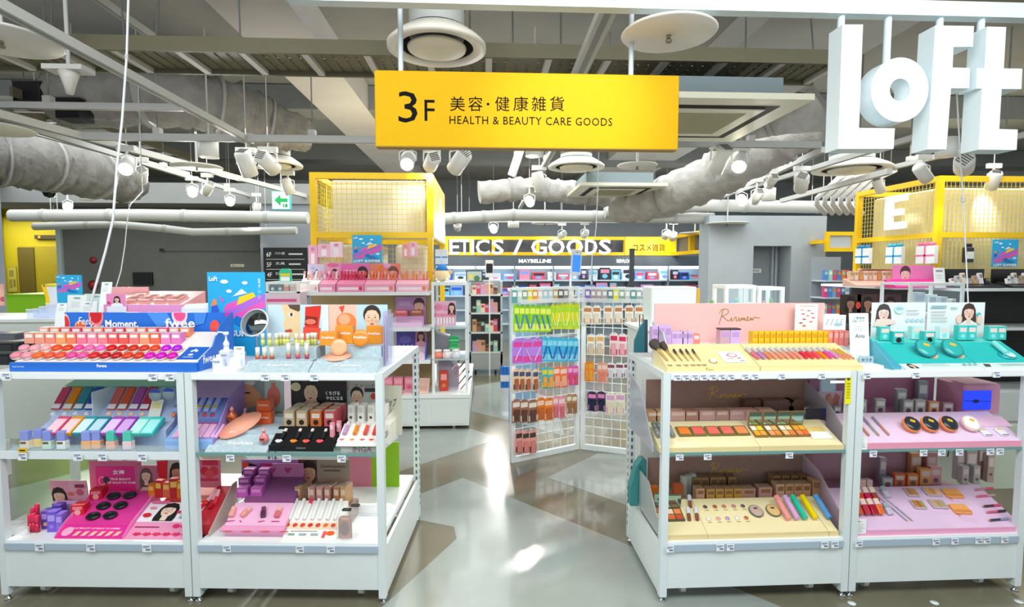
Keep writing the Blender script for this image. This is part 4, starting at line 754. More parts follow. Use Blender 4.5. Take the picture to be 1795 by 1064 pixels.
# ---- stone-grey tester trays with picture cards (top shelf, aisle unit)
stone = M('#b9cbd2', .7, 0, 0, .12, 60)
def face_big(cx, cz, s, a): return face(cx, cz, s, a, '#3a2a20', '#f0cfae', '#c86a54', False, False)
Ych = 2.8
t, W, H = card('picture_card', 'pale blue picture card with half a face and red jelly pots', 'display card', 472, 534, 576, 612, Ych, [('r',0,0,1,1,'#cfe6f0'),('p',[(.22,1),(.28,.7),(.24,.55),(.27,.42),(.3,.2),(.45,.1),(.52,.12),(.53,1)],'#f0d0a0'),('p',[(.33,1),(.36,.92),(.5,.84),(.53,.88),(.53,1)],'#5a4634'),('e',.38,.78,.05,.035,'#ffffff'),('e',.385,.78,.022,.035,'#2a1c14'),('p',[(.26,.42),(.37,.46),(.40,.4),(.3,.36)],'#c8503c'),('p',[(.03,.0),(.1,.25),(.22,.3),(.25,.15),(.3,0)],'#f4cfa8'),('r',.18,.18,.42,.25,'#bfe0ea'),
   ('p',[(.6,.42),(.62,.95),(.88,.98),(.84,.6),(.82,.4)],'#e0301c'),('p',[(.6,.55),(.62,.75),(.82,.72),(.8,.55)],'#8a2010'),('p',[(.56,.2),(.58,.5),(.86,.48),(.84,.22)],'#f0503c'),('e',.7,.62,.09,.06,'#f47a60'),('r',.88,.2,1,1,'#e4f2f4')], foot=ZTOP)
t, W, H = card('picture_card', 'peach and blue picture card with a woman beside an orange cushion', 'display card', 577, 534, 679, 612, Ych, [('r',0,0,.48,1,'#f8c8b4'),('r',.48,0,1,1,'#bfe2ee'),('e',.3,.62,.17,.2,'#f08a4a'),('e',.27,.67,.1,.12,'#f8b48a'),('p',[(.18,.95),(.28,.98),(.24,.8)],'#e0503c')]+face_big(.74,.7,.46,.76)+[('p',[(.45,.3),(.52,.36),(.6,.3),(.6,.1),(.45,.1)],'#f4cfae')], foot=ZTOP)
wa = thing('acrylic_divider', 'stacked clear and lilac acrylic plates at the shelf end', 'acrylic stand')
for i, px in enumerate((680,684,689)): part('plate', B().box(XP(px,2.72,1.2), XP(px,2.72,1.2)+.004, 2.62, 2.78, ZTOP, 1.37-.02*i), GL('#ece4f8', .3) if i < 2 else CLEAR, wa)
def stone_tray(label, pl, pr, mid):
    t = thing('stone_tray', label, 'counter display'); x0, x1 = XP(pl, 2.47, ZTOP), XP(pr, 2.47, ZTOP)
    part('tray_front', wedge(2.465, 1.108, 2.53, 1.142, ZTOP+.0005, x0, x1), stone, t); part('tray_step', B().box(x0+.01, x1-.01, 2.531, 2.62, ZTOP+.0005, mid), stone, t); part('tray_riser', B().box(x0+.02, x1-.02, 2.621, 2.74, ZTOP+.0005, mid+.05), stone, t)
    text('freshian', (x1-x0)*.4, .016, wt, t, ((x0+x1)/2+.01, 2.497, 1.1285), (R(28),0,0), bold=.02); return x0, x1
stone_tray('grey stone tester tray for slim lip sticks', 425, 541, 1.145); stone_tray('grey stone tester tray for orange cushions', 543, 661, 1.15)
k = 0
for row, (pxs, Y, z, cs) in enumerate([((452,464,477),2.57,1.146,('#d86a5a','#d05a50','#c05a58')), ((506,522,538),2.58,1.146,('#c8607a','#d0507a','#b8486a'))]):
    for i, px in enumerate(pxs): stand_tube(f'tinted white lip stick on the stone tray, {ORD[5-k]} from the orange cushions', (XP(px,Y,z), Y, z), (0,0,0), .011, .075 if row else .055, cs[i], '#f4f2ea', .3, group='lip sticks on the stone tray'); k += 1
k = 0
for px, Y in [(461,2.66),(473,2.66),(485,2.66),(492,2.69),(499,2.69),(505,2.69),(520,2.66),(530,2.66),(540,2.66),(547,2.69),(553,2.69)]:
    z = 1.196; stand_tube(f'lime lip stick behind on the stone tray, {ORD[10-k]} from the orange cushions', (XP(px,Y,z), Y, z), (0,0,0), .010, .062, '#d8dc7a', '#f3f3e6', .55, group='lime lip sticks'); k += 1
for i, (px, Y, z, w) in enumerate([(578,2.66,1.201,.085),(606,2.72,1.201,.088),(658,2.72,1.201,.08)]): 
    hh = (.066,.09,.088)[i]; c = carton(f'orange cushion carton on the stone tray, {ORD[2-i]} from the acrylic plates', (XP(px,Y,z), Y-.02, z), (0,0,0), w, .05, hh, '#ef9a2c', '#ef9a2c', None, group='orange cushion cartons'); text('freshian', w*.75, .014, wt, c, (0, -.0022, hh*.6), bold=.02)
for px, Y, z, r, lb, cc in ((633,2.62,1.2,.042,'round orange cushion compact standing on the stone tray','#f0902a'), (595,2.585,1.162,.04,'round peach cushion compact standing on the stone tray','#f7b98a')):
    c = compact(lb, (XP(px,Y,z), Y, z+r*.95), (R(80),0,0), r, .014, cc, cc, cc)
    if r > .041: text('freshian', r*1.5, .013, wt, c, (0,.004,.0165), (0,0,0), bold=.02)
t = thing('peach_board', 'rounded peach print board lying across the stone tray', 'display card', (XP(583,2.535,1.15), 2.535, 1.147), (R(14),0,R(-14))); part('board', B().lathe([(.001,0),(.07,0),(.07,.003),(.001,.003)], 28, (0,.04,0), 1.0, .8), M('#f8b494', .5), t); text('skin fit', .05, .01, wt, t, (-.02,.0,.0035), (0,0,0))
# ---- middle shelf, lip pot unit: mint and lilac make-up display with packs and nail bottles
zm = ZMID+.0005
t = thing('mint_display', 'mint topped pale blue stepped display of coloured liner packs', 'counter display')
x0, x1 = XP(80, 2.6, .8), XP(300, 2.6, .8); lil = M('#b9c8ea', .45)
part('tray', wedge(2.56, zm+.075, 2.62, zm+.10, zm, x0, x1), lil, t); part('upper_slope', wedge(2.621, zm+.10, 2.74, zm+.24, zm, x0, x1), lil, t)
part('roof', B().prismx([(2.741,zm),(2.741,zm+.243),(2.72,zm+.255),(2.84,zm+.285),(2.84,zm)], x0, x1+.02), M('#a6e0c0', .45), t)
part('divider', B().box(XP(178,2.66,.9), XP(178,2.66,.9)+.004, 2.6, 2.74, zm+.1, zm+.25), M('#cfe8ee', .4), t)
SU = Slope(2.622, zm+.102, 2.74, zm+.242); SL = Slope(2.50, zm+.045, 2.6, zm+.105)
for i, (px, c) in enumerate([(98,'#d0486a'),(118,'#e88a10'),(137,'#2a8a9a'),(156,'#1a46b0'),(195,'#d86a60'),(214,'#d8582a'),(234,'#a8489a'),(253,'#c42a50')]):
    prod('liner_pack', f'slim coloured liner pack in the mint display, {ORD[7-i]} from the centre post', 'cosmetic', SU.at(px, .3, .0005), SU.rot, [('sleeve', ('slv',), lambda m: m.cbox(-.022,.022,0,.125,0,.01,.002), M(c, .3)), ('tab', ('slt',), lambda m: m.box(-.02,.02,.005,.03,.01,.0106), M('#f3f3f8', .4)), ('shade_dot', ('sld',), lambda m: m.lathe([(.012,-.02),(.012,.0105),(.001,.0105)], 12, (0,-.022,0)), M('#ffd9c8' if i > 3 else '#e8eefc', .4))], 'liner packs')
for i, (px, c, c2) in enumerate([(92,'#e8527a','#fbd0de'),(117,'#f0a020','#fbd6dc'),(141,'#2aa0b0','#d8f0f2'),(165,'#2a8aa0','#bfe0ea'),(190,'#b04ac0','#e8c8f4'),(214,'#a03ab8','#d8a8e8'),(238,'#5ad0c0','#bff0e6'),(260,'#3fc8c4','#a8ecea')]):
    prod('makeup_pack', f'sloping cosmetics pack below the liner packs, {ORD[7-i]} from the centre post', 'cosmetic', SL.at(px, .1, .012), SL.rot, [('pack', ('mpk',), lambda m: m.cbox(-.03,.03,0,.11,0,.02,.003), M(c, .35)), ('face_print', ('mpf',), lambda m: m.box(-.027,.024,.004,.09,.02,.0206), M(c2, .4))], 'sloping cosmetics packs')
t = thing('acrylic_tray', 'clear acrylic tray along the middle shelf with nail bottles', 'tray'); a, b = XP(22, 2.47, zm), XP(318, 2.47, zm)
for nm, bx in (('tray_floor',(a,b,2.47,2.55,zm,zm+.003)),('tray_front',(a,b,2.466,2.47,zm,zm+.03)),('tray_end',(a-.004,a,2.466,2.7,zm,zm+.05)),('tray_back',(a,b,2.55,2.554,zm,zm+.05))): part(nm, B().box(*bx), CLEAR, t)
NB = [(47,2.50,'#8f9be0','#f2d8c0'),(71,2.53,'#8f9be0','#f0d48c'),(86,2.50,'#8a98e4','#d0e8d0'),(111,2.50,'#8f9be0','#f4f2ea'),(154,2.50,'#93a0e4','#f0b478'),(172,2.51,'#8f9be0','#f2b888'),(197,2.50,'#4fc8b4','#f0b8a0'),(226,2.50,'#5acab8','#f4cfd0')]
for i, (px, Y, cc, c) in enumerate(NB): jar_box(f'nail bottle with {"mint" if i > 5 else "periwinkle"} cap in the acrylic tray, {ORD[7-i]} from the centre post', (XP(px,Y,zm), Y, zm+.0035), (0,0,0), .042, .032, .085, .46, c, cc, group='nail bottles', band='#6a6448' if i in (0,2,3) else None)
for i, (px, py) in enumerate(((272,692),(296,690))):
    p = P(px, py, 2.66); t = thing('round_wobbler', f'round pale wobbler tag with blue top, {ORD[1-i]} from the centre post', 'tag', p, (R(90),0,0)); part('disc', B().lathe([(.001,0),(.032,0),(.032,.002),(.001,.002)], 20), M('#b8ccd4', .4), t); part('blue_cap', B().prismz([(.031*math.cos(R(q)), .031*math.sin(R(q))) for q in range(20,161,20)], .002, .0026), M('#2a5ac0', .4), t); part('stalk', B().cyl((0,-.03,.001),(0,-.13,-.02),.002,n=6), CLEAR, t)
carton('cream leaflet box leaning at the mint display end', (XP(270,2.63,.86), 2.62, SU.at(270,.05)[2]), (R(-25),0,0), .06, .004, .1, '#f3f6e6', '#f7e7a0')
# lilac compact display spanning behind the centre post
t = thing('lilac_display', 'lilac stepped display of pink compacts behind the centre post', 'counter display'); x0, x1 = XP(302, 2.56, .8), XP(384, 2.56, .8)
part('tray', wedge(2.50, zm+.04, 2.60, zm+.09, zm, x0, x1), M('#8fb8ea', .4), t); part('upper_slope', wedge(2.601, zm+.12, 2.7, zm+.21, zm, x0, x1), M('#7a90d0', .4), t); part('roof', wedge(2.66, zm+.215, 2.83, zm+.285, zm+.211, x0, x1), M('#b79ac8', .45), t); part('side_wall', B().prismx([(2.5,zm),(2.5,zm+.05),(2.65,zm+.21),(2.83,zm+.29),(2.83,zm)], x1, x1+.006), M('#a48cd0', .45), t)
SA = Slope(2.505, zm+.043, 2.60, zm+.092); SB = Slope(2.603, zm+.122, 2.7, zm+.212)
for i in range(6):
    px = 307+i*13.5
    prod('blush_bar', f'pink blush bar in the lilac display, {ORD[i]} from the mint display', 'cosmetic', SA.at(px, .1, .0005), SA.rot, [('bar', ('bbr',), lambda m: m.cbox(-.016,.016,0,.09,0,.014,.003), M('#f0b8e0', .3)), ('rim', ('bbm',), lambda m: m.box(-.016,.016,.085,.09,.014,.016), M('#d83a5a', .4))], 'pink blush bars')
    prod('eye_stick', f'blue tipped eye stick in the lilac display, {ORD[i]} from the mint display', 'cosmetic', SB.at(px, .25, .0005), SB.rot, [('stick', ('est',), lambda m: m.cbox(-.013,.013,0,.085,0,.012,.003), M('#a8b8ee', .3)), ('label', ('esl',), lambda m: m.box(-.012,.012,.02,.034,.012,.0126), M('#b8b040' if i > 2 else '#7088a0', .4)), ('shade_dot', ('esd',), lambda m: m.lathe([(.01,-.006),(.01,.005),(.001,.005)], 12, (0,-.016,0)), M(['#f08a5a','#e86a5a','#e87a8a','#d85a6a','#e04a5a','#d83a50'][i], .5))], 'blue tipped eye sticks')
# ---- middle glass shelf, aisle unit
Yk = 2.80
t, W, H = card('picture_card', 'picture card of a leaning face beside a coral bottle behind the peach board', 'display card', 411, 668, 497, 722, Yk, [('r',0,0,1,1,'#8f9a96'),('r',.62,0,1,1,'#b8d0c8'),('p',[(0,.1),(0,.75),(.18,.9),(.36,.85),(.52,.6),(.56,.42),(.5,.36),(.52,.28),(.45,.2),(.3,.15),(.2,0),(.05,0)],'#d89a6a'),('p',[(0,.5),(.05,.62),(.1,.4),(.12,.1),(.05,0),(0,0)],'#241a14'),('p',[(0,.75),(.18,.92),(.38,.86),(.45,.95),(.4,1),(0,1)],'#d8d2c8'),('e',.28,.62,.06,.03,'#3a2418'),('e',.5,.36,.05,.03,'#b04a3a'),('e',.8,.5,.13,.34,'#e8776a'),('r',.76,.8,.84,.95,'#e8776a')], foot=zm, c='#8f9a96')
t = thing('stone_tray', 'stone grey tester tray below the peach oval board', 'counter display'); x0, x1 = XP(360, 2.47, zm), XP(468, 2.47, zm)
part('tray_front', wedge(2.462, zm+.004, 2.56, zm+.055, zm, x0, x1), stone, t); part('tray_step', B().box(x0+.02, x1+.04, 2.561, 2.7, zm, zm+.075), stone, t); part('riser', B().box(x0+.12, x1+.05, 2.701, 2.78, zm, zm+.1), stone, t)
text('freshian', .12, .022, wt, t, ((x0+x1)/2, 2.51, zm+.031), (R(27.5),0,0), bold=.02)
t = thing('peach_board', 'peach oval board sloping over the stone tray', 'display card', (XP(410,2.56,zm+.08), 2.565, zm+.082), (R(38),0,0)); bm = B(); bm.T = Matrix.Rotation(R(-48), 4, 'Z'); part('board', bm.lathe([(.001,0),(.085,0),(.085,.003),(.001,.003)], 32, (0,.03,0), .62, 1.2), M('#f7a98c', .5), t); text('glow', .03, .01, wt, t, (0,-.02,.0035), (0,0,0))
for px, w, h, Y, z, lb in ((462,.075,.06,2.66,zm+.0755,'translucent orange cosmetics box stacked lower behind the pink bottle'), (462,.07,.055,2.68,zm+.137,'translucent orange cosmetics box stacked on top of another')):
    c = carton(lb, (XP(px,Y,z), Y, z), (0,0,R(4)), w, .05, h, '#e2602a', '#e2602a'); text('freshian', w*.7, .013, M('#ffd0b0', .4), c, (0,-.0015,h*.6), bold=.02)
for i, (px, Y, z, s, c, lb) in enumerate([(407,2.63,zm+.1,1.15,'#d8602c','amber dropper bottle with coral cap on the peach board'), (430,2.7,zm+.09,.9,'#f0a08a','small lilac capped bottle beside the amber dropper bottle'), (463,2.5,zm+.04,1.0,'#f08a90','pink dropper bottle standing before the orange boxes')]):
    p = (XP(px, Y, z), Y, z); prod('dropper_bottle', lb, 'bottle', p, (0,0,0), [('bottle', ('db',s), lambda m: m.lathe([(.001,0),(.018*s,0),(.021*s,.012*s),(.02*s,.028*s),(.007*s,.04*s),(.006*s,.046*s)], 14), M(c, .15)), ('cap', ('dc',s), lambda m: m.lathe([(.008*s,.0465*s),(.008*s,.056*s),(.004*s,.062*s),(.001,.066*s)], 10), M('#f2a59a' if i != 1 else '#c8b4e0', .4)), ('label', ('dl',s), lambda m: m.prism([(-.011*s,.012*s),(.011*s,.012*s),(.011*s,.022*s),(-.011*s,.022*s)], -.0215*s, -.0195*s), M('#7a4030', .5))])
# black lip display
t, W, H = card('picture_card', 'black picture card of a woman holding her cheeks with white lettering', 'display card', 511, 668, 607, 722, Yk, [('r',0,0,1,1,'#1c1614')]+face(.36,.62,.62,.56,'#1a1210','#e6c2a4','#a01c28',True,False)+[('p',[(.2,0),(.24,.3),(.3,.42),(.34,.3),(.36,.1),(.4,.3),(.46,.42),(.5,.25),(.56,0)],'#e0b898'),('e',.1,.82,.09,.14,'#d8cfa0')], foot=zm, c='#1c1614')
text('くちびる', W*.26, H*.13, wt, t, (W*.76, -.008, H*.62), bold=.02); text('やせになる', W*.3, H*.13, wt, t, (W*.79, -.008, H*.46), bold=.02); prints(W, H, [('r',.62,.28,.86,.33,'#cfc8c0'),('r',.64,.18,.82,.22,'#cfc8c0')], t, (0,-.005,0))
x0, x1 = XP(474, 2.5, zm), XP(586, 2.5, zm)
t = thing('black_lip_tray', 'black sloping tester tray with four lip swatches', 'counter display'); part('tray', wedge(2.49, zm+.022, 2.6, zm+.085, zm+.012, x0, x1), M('#141518', .25), t); part('front_lip', B().box(x0, x1, 2.484, 2.49, zm, zm+.03), BLACK, t); part('riser', B().box(x0+.01, x1+.03, 2.601, 2.77, zm, zm+.075), M('#191a1c', .3), t); text('GINGKUP', .045, .007, M('#b8b8b8', .4), t, ((x0+x1)/2, 2.4835, zm+.016))
ST = Slope(2.492, zm+.024, 2.6, zm+.087)
for i, (px, c) in enumerate([(488,'#e6ecf0'),(514,'#f08a28'),(536,'#f06050'),(560,'#f05a64')]):
    prod('lip_swatch_tester', f'lip shaped swatch tester on the black tray, {ORD[3-i]} from the white lip tray', 'cosmetic', ST.at(px, .18, .0005), ST.rot, [('lip_swatch', ('lsw',), lambda m: m.prismz([(-.018,.006),(-.008,.014),(0,.011),(.008,.014),(.018,.006),(.008,-.004),(0,-.006),(-.008,-.004)], 0, .004), M(c, .15)), ('wand', ('lww',), lambda m: m.box(.003,.017,.018,.06,0,.008), M('#26262a', .2)), ('clear_tip', ('lwt',), lambda m: m.box(.004,.016,.061,.08,0,.007), M('#f3d8d0', .2))], 'lip swatch testers')
for i, (px, c, c2) in enumerate([(506,'#c9b48c','#1c1c20'),(528,'#d8b48a','#2a2218'),(553,'#e0753a','#2a1c14'),(577,'#e0606e','#2a1c1c')]):
    for j in range(3):
        carton(f'windowed lip carton behind the black tray, {ORD[3-i]} column from the white tray, {("front","middle","rear")[j]}', (XP(px,2.62,zm+.08)+j*.007, 2.625+j*.046, zm+.0755), (0,0,0), .054, .044, .078+j*.004, c, '#efe6d4', c2, group='windowed lip cartons', top='#d8cfc0')
for i, px in enumerate((580,588)): carton(f'slim pink refill box leaning at the black tray end, {ORD[1-i]} from the white tray', (XP(px,2.53,zm+.05), 2.54+.03*i, zm+.05), (0,0,R(-12)), .02, .016, .07, '#f09aa8', '#f4d8dc', None)
# white lip tint display
t, W, H = card('picture_card', 'white picture card of a woman with a red strawberry and dark lettering', 'display card', 606, 668, 668, 722, Yk+.02, [('r',0,0,1,1,'#c9cfcc'),('r',0,.7,1,1,'#b8b4ae')]+face(.32,.5,.5,.85,'#1c1614','#ecc9ae','#c83a3a',False,False)+[('e',.8,.52,.09,.1,'#d82a30'),('r',.55,.66,.9,.78,'#2a2a2e')], foot=zm, c='#c9cfcc')
text('ファンデ', W*.6, H*.1, ink, t, (W*.55, -.006, H*.86))
t, W, H = card('side_card', 'cream side card with brushed black lettering at the unit end', 'display card', 664, 676, 704, 740, 2.74, [('r',0,0,1,1,'#cfcdb8')], foot=zm, c='#cfcdb8'); text('リップ', W*.45, H*.22, ink, t, (W*.55, -.002, H*.55), shear=.2)
x0, x1 = XP(600, 2.5, zm), XP(668, 2.5, zm); t = thing('white_lip_tray', 'white sloping lip tint tray with clear front box at the aisle end', 'counter display'); part('tray', wedge(2.47, zm+.034, 2.60, zm+.10, zm+.03, x0-.02, x1), M('#f6f3ee', .4), t); part('clear_box', B().box(x0, x1, 2.48, 2.6, zm, zm+.029), GL('#e8e4e0', .5), t); part('riser', B().box(x0, x1+.02, 2.601, 2.74, zm, zm+.095), M('#efece0', .4), t)
part('side_board', B().prismx([(2.47,zm),(2.47,zm+.05),(2.6,zm+.13),(2.74,zm+.13),(2.74,zm)], x1+.001, x1+.005), M('#f2f0e4', .4), t); text('INGA', .09, .035, M('#55585a', .4), t, (x1+.0056, 2.56, zm+.055), (R(90),0,R(90)), bold=.02); text('INGA', .09, .024, M('#6a6264', .4), t, ((x0+x1)/2+.01, 2.4785, zm+.014), bold=.02)
SI = Slope(2.472, zm+.036, 2.6, zm+.102)
for i, (px, c) in enumerate([(604,'#c9a0c8'),(622,'#f0901c'),(640,'#ef5a4a'),(656,'#ee4a3a')]):
    lying(f'clear lip tint on the white tray, {ORD[3-i]} from the aisle', SI.at(px, .42, .0005), SI.rot, .0095, .075, c, '#e8d8d8', .7, group='tints on the white tray')
    prod('lip_print', f'red lip print card on the white tray, {ORD[3-i]} from the aisle', 'card', SI.at(px-5, .22, .0005), SI.rot, [('chip', ('lpc',), lambda m: m.box(-.02,.02,-.01,.012,0,.001), M('#fdf6f2', .5)), ('lips', ('lpl',), lambda m: m.prismz([(-.014,.002),(-.005,.008),(0,.006),(.005,.008),(.014,.002),(0,-.006)], .001, .0016), M(c if i else '#f06a6a', .4))], 'red lip print chips')
for i, px in enumerate((614,631,649,668)): carton(f'white upright tint carton behind the white tray, {ORD[3-i]} from the aisle', (XP(px,2.63,zm+.1), 2.64, zm+.0955), (0,0,R(-8)), .032, .06, .085, '#f0eee6', '#d8d4c8', '#c8463c' if i == 3 else '#5a5a5c', group='upright tint cartons')
# ---- base deck, lip pot unit
zb = ZBASE+.0005
t = thing('acrylic_tray', 'clear acrylic tray with red bottles on the base deck', 'tray'); a, b = XP(26, 2.56, zb), XP(72, 2.56, zb)
for nm, bx in (('tray_floor',(a,b,2.5,2.62,zb,zb+.003)),('tray_front',(a,b,2.497,2.5,zb,zb+.045)),('tray_end',(a-.003,a,2.497,2.62,zb,zb+.045)),('tray_back',(a,b,2.62,2.623,zb,zb+.045))): part(nm, B().box(*bx), GL('#ffffff', .25), t)
for i, (px, Y, h) in enumerate([(54,2.53,.085),(60,2.53,.09),(66,2.53,.08),(59,2.58,.095),(67,2.59,.11)]): stand_tube(f'raspberry red lip bottle in the base tray, {ORD[i]} from the unit end', (XP(px,Y,zb), Y, zb+.0035), (0,0,0), .011, h, '#c81440', '#e8285a', .5, group='raspberry lip bottles', band=None)
for i, (px, Y, w, h, c) in enumerate([(80,2.56,.04,.09,'#6a4ab8'),(91,2.53,.042,.1,'#7a5ad0'),(100,2.58,.04,.11,'#5a3aa8'),(104,2.53,.03,.09,'#8a6ad8')]): carton(f'violet patterned cosmetics box beside the hot pink display, {ORD[3-i]} from it', (XP(px,Y,zb), Y, zb), (0,0,R(8)), w, .045, h, c, '#b8a0f0', '#f0c878' if i == 0 else '#9a7ae8', group='violet cosmetics boxes')
card('folding_leaflet', 'pink folded leaflet with faces and blush swatches behind the violet boxes', 'card', 97, 839, 157, 896, 2.72, [('r',0,0,.5,1,'#f4a8bc'),('r',.5,0,1,1,'#f8b8c6')]+face(.2,.5,.45,.95,lip='#d03a5a')+[('e',.5,.35,.08,.08,'#e8487a'),('e',.55,.6,.08,.06,'#f0705a'),('e',.8,.65,.09,.1,'#e05a7a'),('r',.7,.8,.95,.9,'#a02a4a'),('e',.78,.25,.07,.05,'#6a3a2a')], '#f4a8bc', .004, R(-8))
t = thing('makeup_pouch', 'small lilac pouch of trial items under the pink leaflet', 'pouch', (XP(118,2.66,zb), 2.66, zb)); part('pouch', B().cbox(-.07,.07,-.015,.015,0,.1,.01), M('#c89ac8', .5), t); part('print', B().box(-.06,-.02,-.0165,-.015,.04,.09), M('#6a4ab0', .5), t)
# hot pink balm display
t = thing('balm_display', 'hot pink sloping balm display with six dark compacts', 'counter display'); hp = M('#ec2a9a', .4); x0, x1 = XP(106, 2.5, zb), XP(222, 2.5, zb)
part('front_slope', wedge(2.47, zb+.004, 2.53, zb+.035, zb, x0, x1), hp, t); part('main_slope', wedge(2.531, zb+.038, 2.74, zb+.118, zb, x0, x1), M('#e8389a', .4), t)
for x in (x0-.005, x1): part('side_wall', B().prismx([(2.47,zb),(2.47,zb+.01),(2.53,zb+.055),(2.74,zb+.145),(2.74,zb)], x, x+.005), M('#f27ac0', .4), t)
SF = Slope(2.47, zb+.0045, 2.53, zb+.0355); SM = Slope(2.533, zb+.040, 2.74, zb+.12)
text('TRUE BEAUTY LIP BALM TO CHEEK', (x1-x0)*.75, .008, wt, t, ((x0+x1)/2, 2.515, zb+.0287), (SF.tilt,0,0)); o = prints((x1-x0)*.98, .062, [('e',.1,.5,.08,.4,'#f8b0d0')]+[('p',[(.22+i*.125,.1),(.25+i*.125,.5),(.32+i*.125,.55),(.29+i*.125,.15)],'#f8c0a8') for i in range(6)], t, (x0+.005, 2.471, zb+.006), (SF.tilt-R(90),0,0))
for i, (px, tt) in enumerate([(164,.2),(194,.23),(182,.5),(212,.52),(200,.8),(228,.83)]): compact(f'black oval balm compact on the hot pink slope, {ORD[i]} counted up from the front', SM.at(px, tt, .0005), SM.rot, .029, .014, '#1a1416', '#14181c', '#20343a', 1.15, .85, group='black balm compacts')
for i, (px, tt) in enumerate([(136,.25),(168,.72)]): carton(f'red balm carton in the hot pink display, {("lower","upper")[i]}', SM.at(px, tt, .0), (0,0,R(8)), .06, .05, .05, '#d81c28', '#f28a9a', '#f2b0b8', group='red balm cartons')
t, W, H = card('picture_card', 'pink acrylic card with black compact and white lettering over hot pink display', 'display card', 159, 808, 247, 868, 2.79, [('r',0,0,1,1,'#d8708e'),('r',.12,.02,.98,.85,'#e6248a'),('p',[(.2,.1),(.2,.5),(.34,.5),(.36,.15)],'#c8141c'),('e',.24,.42,.07,.13,'#f8b8d0'),('e',.24,.42,.05,.1,'#e6248a'),('e',.32,.45,.06,.1,'#1a2a34')], foot=zb+.1, c='#d8708e', back=False)
text('女神', W*.22, H*.14, wt, t, (W*.57, -.004, H*.68), bold=.02); text('TRUE BEAUTY', W*.4, H*.06, wt, t, (W*.6, -.004, H*.48), bold=.02); text('LIP BALM TO CHEEK', W*.6, H*.06, wt, t, (W*.65, -.004, H*.38), bold=.02); part('support', B().box(W*.2, W*.8, .004, .008, -.1, .02), CLEAR, t)
card('cutout_portrait', 'cut-out portrait of a long haired woman beside the pink acrylic card', 'display card', 238, 816, 275, 862, 2.77, [('r',0,0,1,1,'#c86a8c')]+face(.5,.62,.46,1.2,'#6a5048','#f0cdb6','#d04a5a')+[('p',[(.2,0),(.35,.2),(.65,.2),(.8,0)],'#f0cdb6')], '#c86a8c', .004, 0, None, True, zb+.08)
# second pink slope and what stands on it
t = thing('lip_stain_display', 'white and pink sloping lip stain display next to the hot pink one', 'counter display'); x0, x1 = XP(226, 2.5, zb), XP(333, 2.5, zb)
part('front_slope', wedge(2.47, zb+.004, 2.55, zb+.045, zb, x0, x1), M('#f29ac0', .4), t); part('main_slope', wedge(2.551, zb+.047, 2.66, zb+.095, zb, x0, x1), M('#f6eef4', .4), t); part('side_wall', B().prismx([(2.47,zb),(2.47,zb+.01),(2.55,zb+.065),(2.7,zb+.13),(2.74,zb)], x0-.005, x0), M('#f07ab8', .4), t)
SQ = Slope(2.47, zb+.005, 2.55, zb+.046); SW = Slope(2.553, zb+.049, 2.66, zb+.097); W = x1-x0
prints(W, .095, [('p',[(.08+i*.16,.22),(.13+i*.16,.34),(.16+i*.16,.3),(.19+i*.16,.34),(.24+i*.16,.22),(.16+i*.16,.12)],'#e0285a') for i in range(6)]+[('r',.05,.6,.45,.66,'#a0305a'),('e',.72,.7,.06,.12,'#e8286a'),('e',.85,.7,.06,.12,'#e8286a')], t, (x0, 2.4695, zb+.0055), (SQ.tilt-R(90),0,0))
prints(W, .125, face(.42,.5,.6,.55,'#1a1416','#f6d8c4','#c81c3a')+[('e',.12,.25,.07,.1,'#d81c2a'),('e',.14,.6,.06,.05,'#f08aa0'),('r',.05,.82,.35,.95,'#f06a9a'),('p',[(.68,.1),(.72,.6),(.8,.62),(.77,.12)],'#9ab0c4'),('p',[(.84,.1),(.88,.6),(.96,.62),(.93,.12)],'#9ab0c4'),('e',.64,.4,.05,.06,'#e0305a')], t, (x0, 2.5525, zb+.0495), (SW.tilt-R(90),0,0))
t = thing('lip_box_display', 'red and orange carton riser with lip art behind the lip stain slope', 'counter display'); part('riser', wedge(2.67, zb+.10, 2.78, zb+.13, zb, x0+.06, x1), M('#c8403c', .45), t)
prints(x1-x0-.06, .1, [('p',[(.0,.3),(.2,.9),(.7,.98),(.6,.7),(.25,.45)],'#f0801c'),('p',[(.1,.4),(.3,.8),(.6,.85),(.3,.5)],'#f8c030'),('p',[(.2,.05),(.4,.5),(.7,.4),(.6,.05)],'#b84a30'),('e',.85,.5,.1,.3,'#e0701c')], t, (x0+.06, 2.669, zb+.0), (0,0,0))
card('picture_card', 'card with red lip brushes and a woman in blue near the centre post', 'display card', 277, 806, 324, 862, 2.80, [('r',0,0,1,1,'#d8c4bc'),('p',[(.05,.4),(.0,.95),(.4,.98),(.35,.4)],'#d82430')]+face(.72,.6,.5,1.1,'#2a1a14','#d8a07a','#c8403c',True,True,'#6a7ac8'), '#d8c4bc', foot=zb+.1)
for i, (px, h) in enumerate([(262,.07),(275,.09),(289,.08),(302,.1),(315,.09)]): carton(f'{("orange","red","coral","scarlet","amber")[i]} lip carton on the lip art riser near the centre post', (XP(px,2.68,zb+.16), 2.69, zb+.105), (0,0,R(-15+8*i)), .04, .03, h, ['#f0801c','#d82a24','#e86a48','#c81c2a','#e0801c'][i], '#f8d060', None, group='lip cartons on the riser')
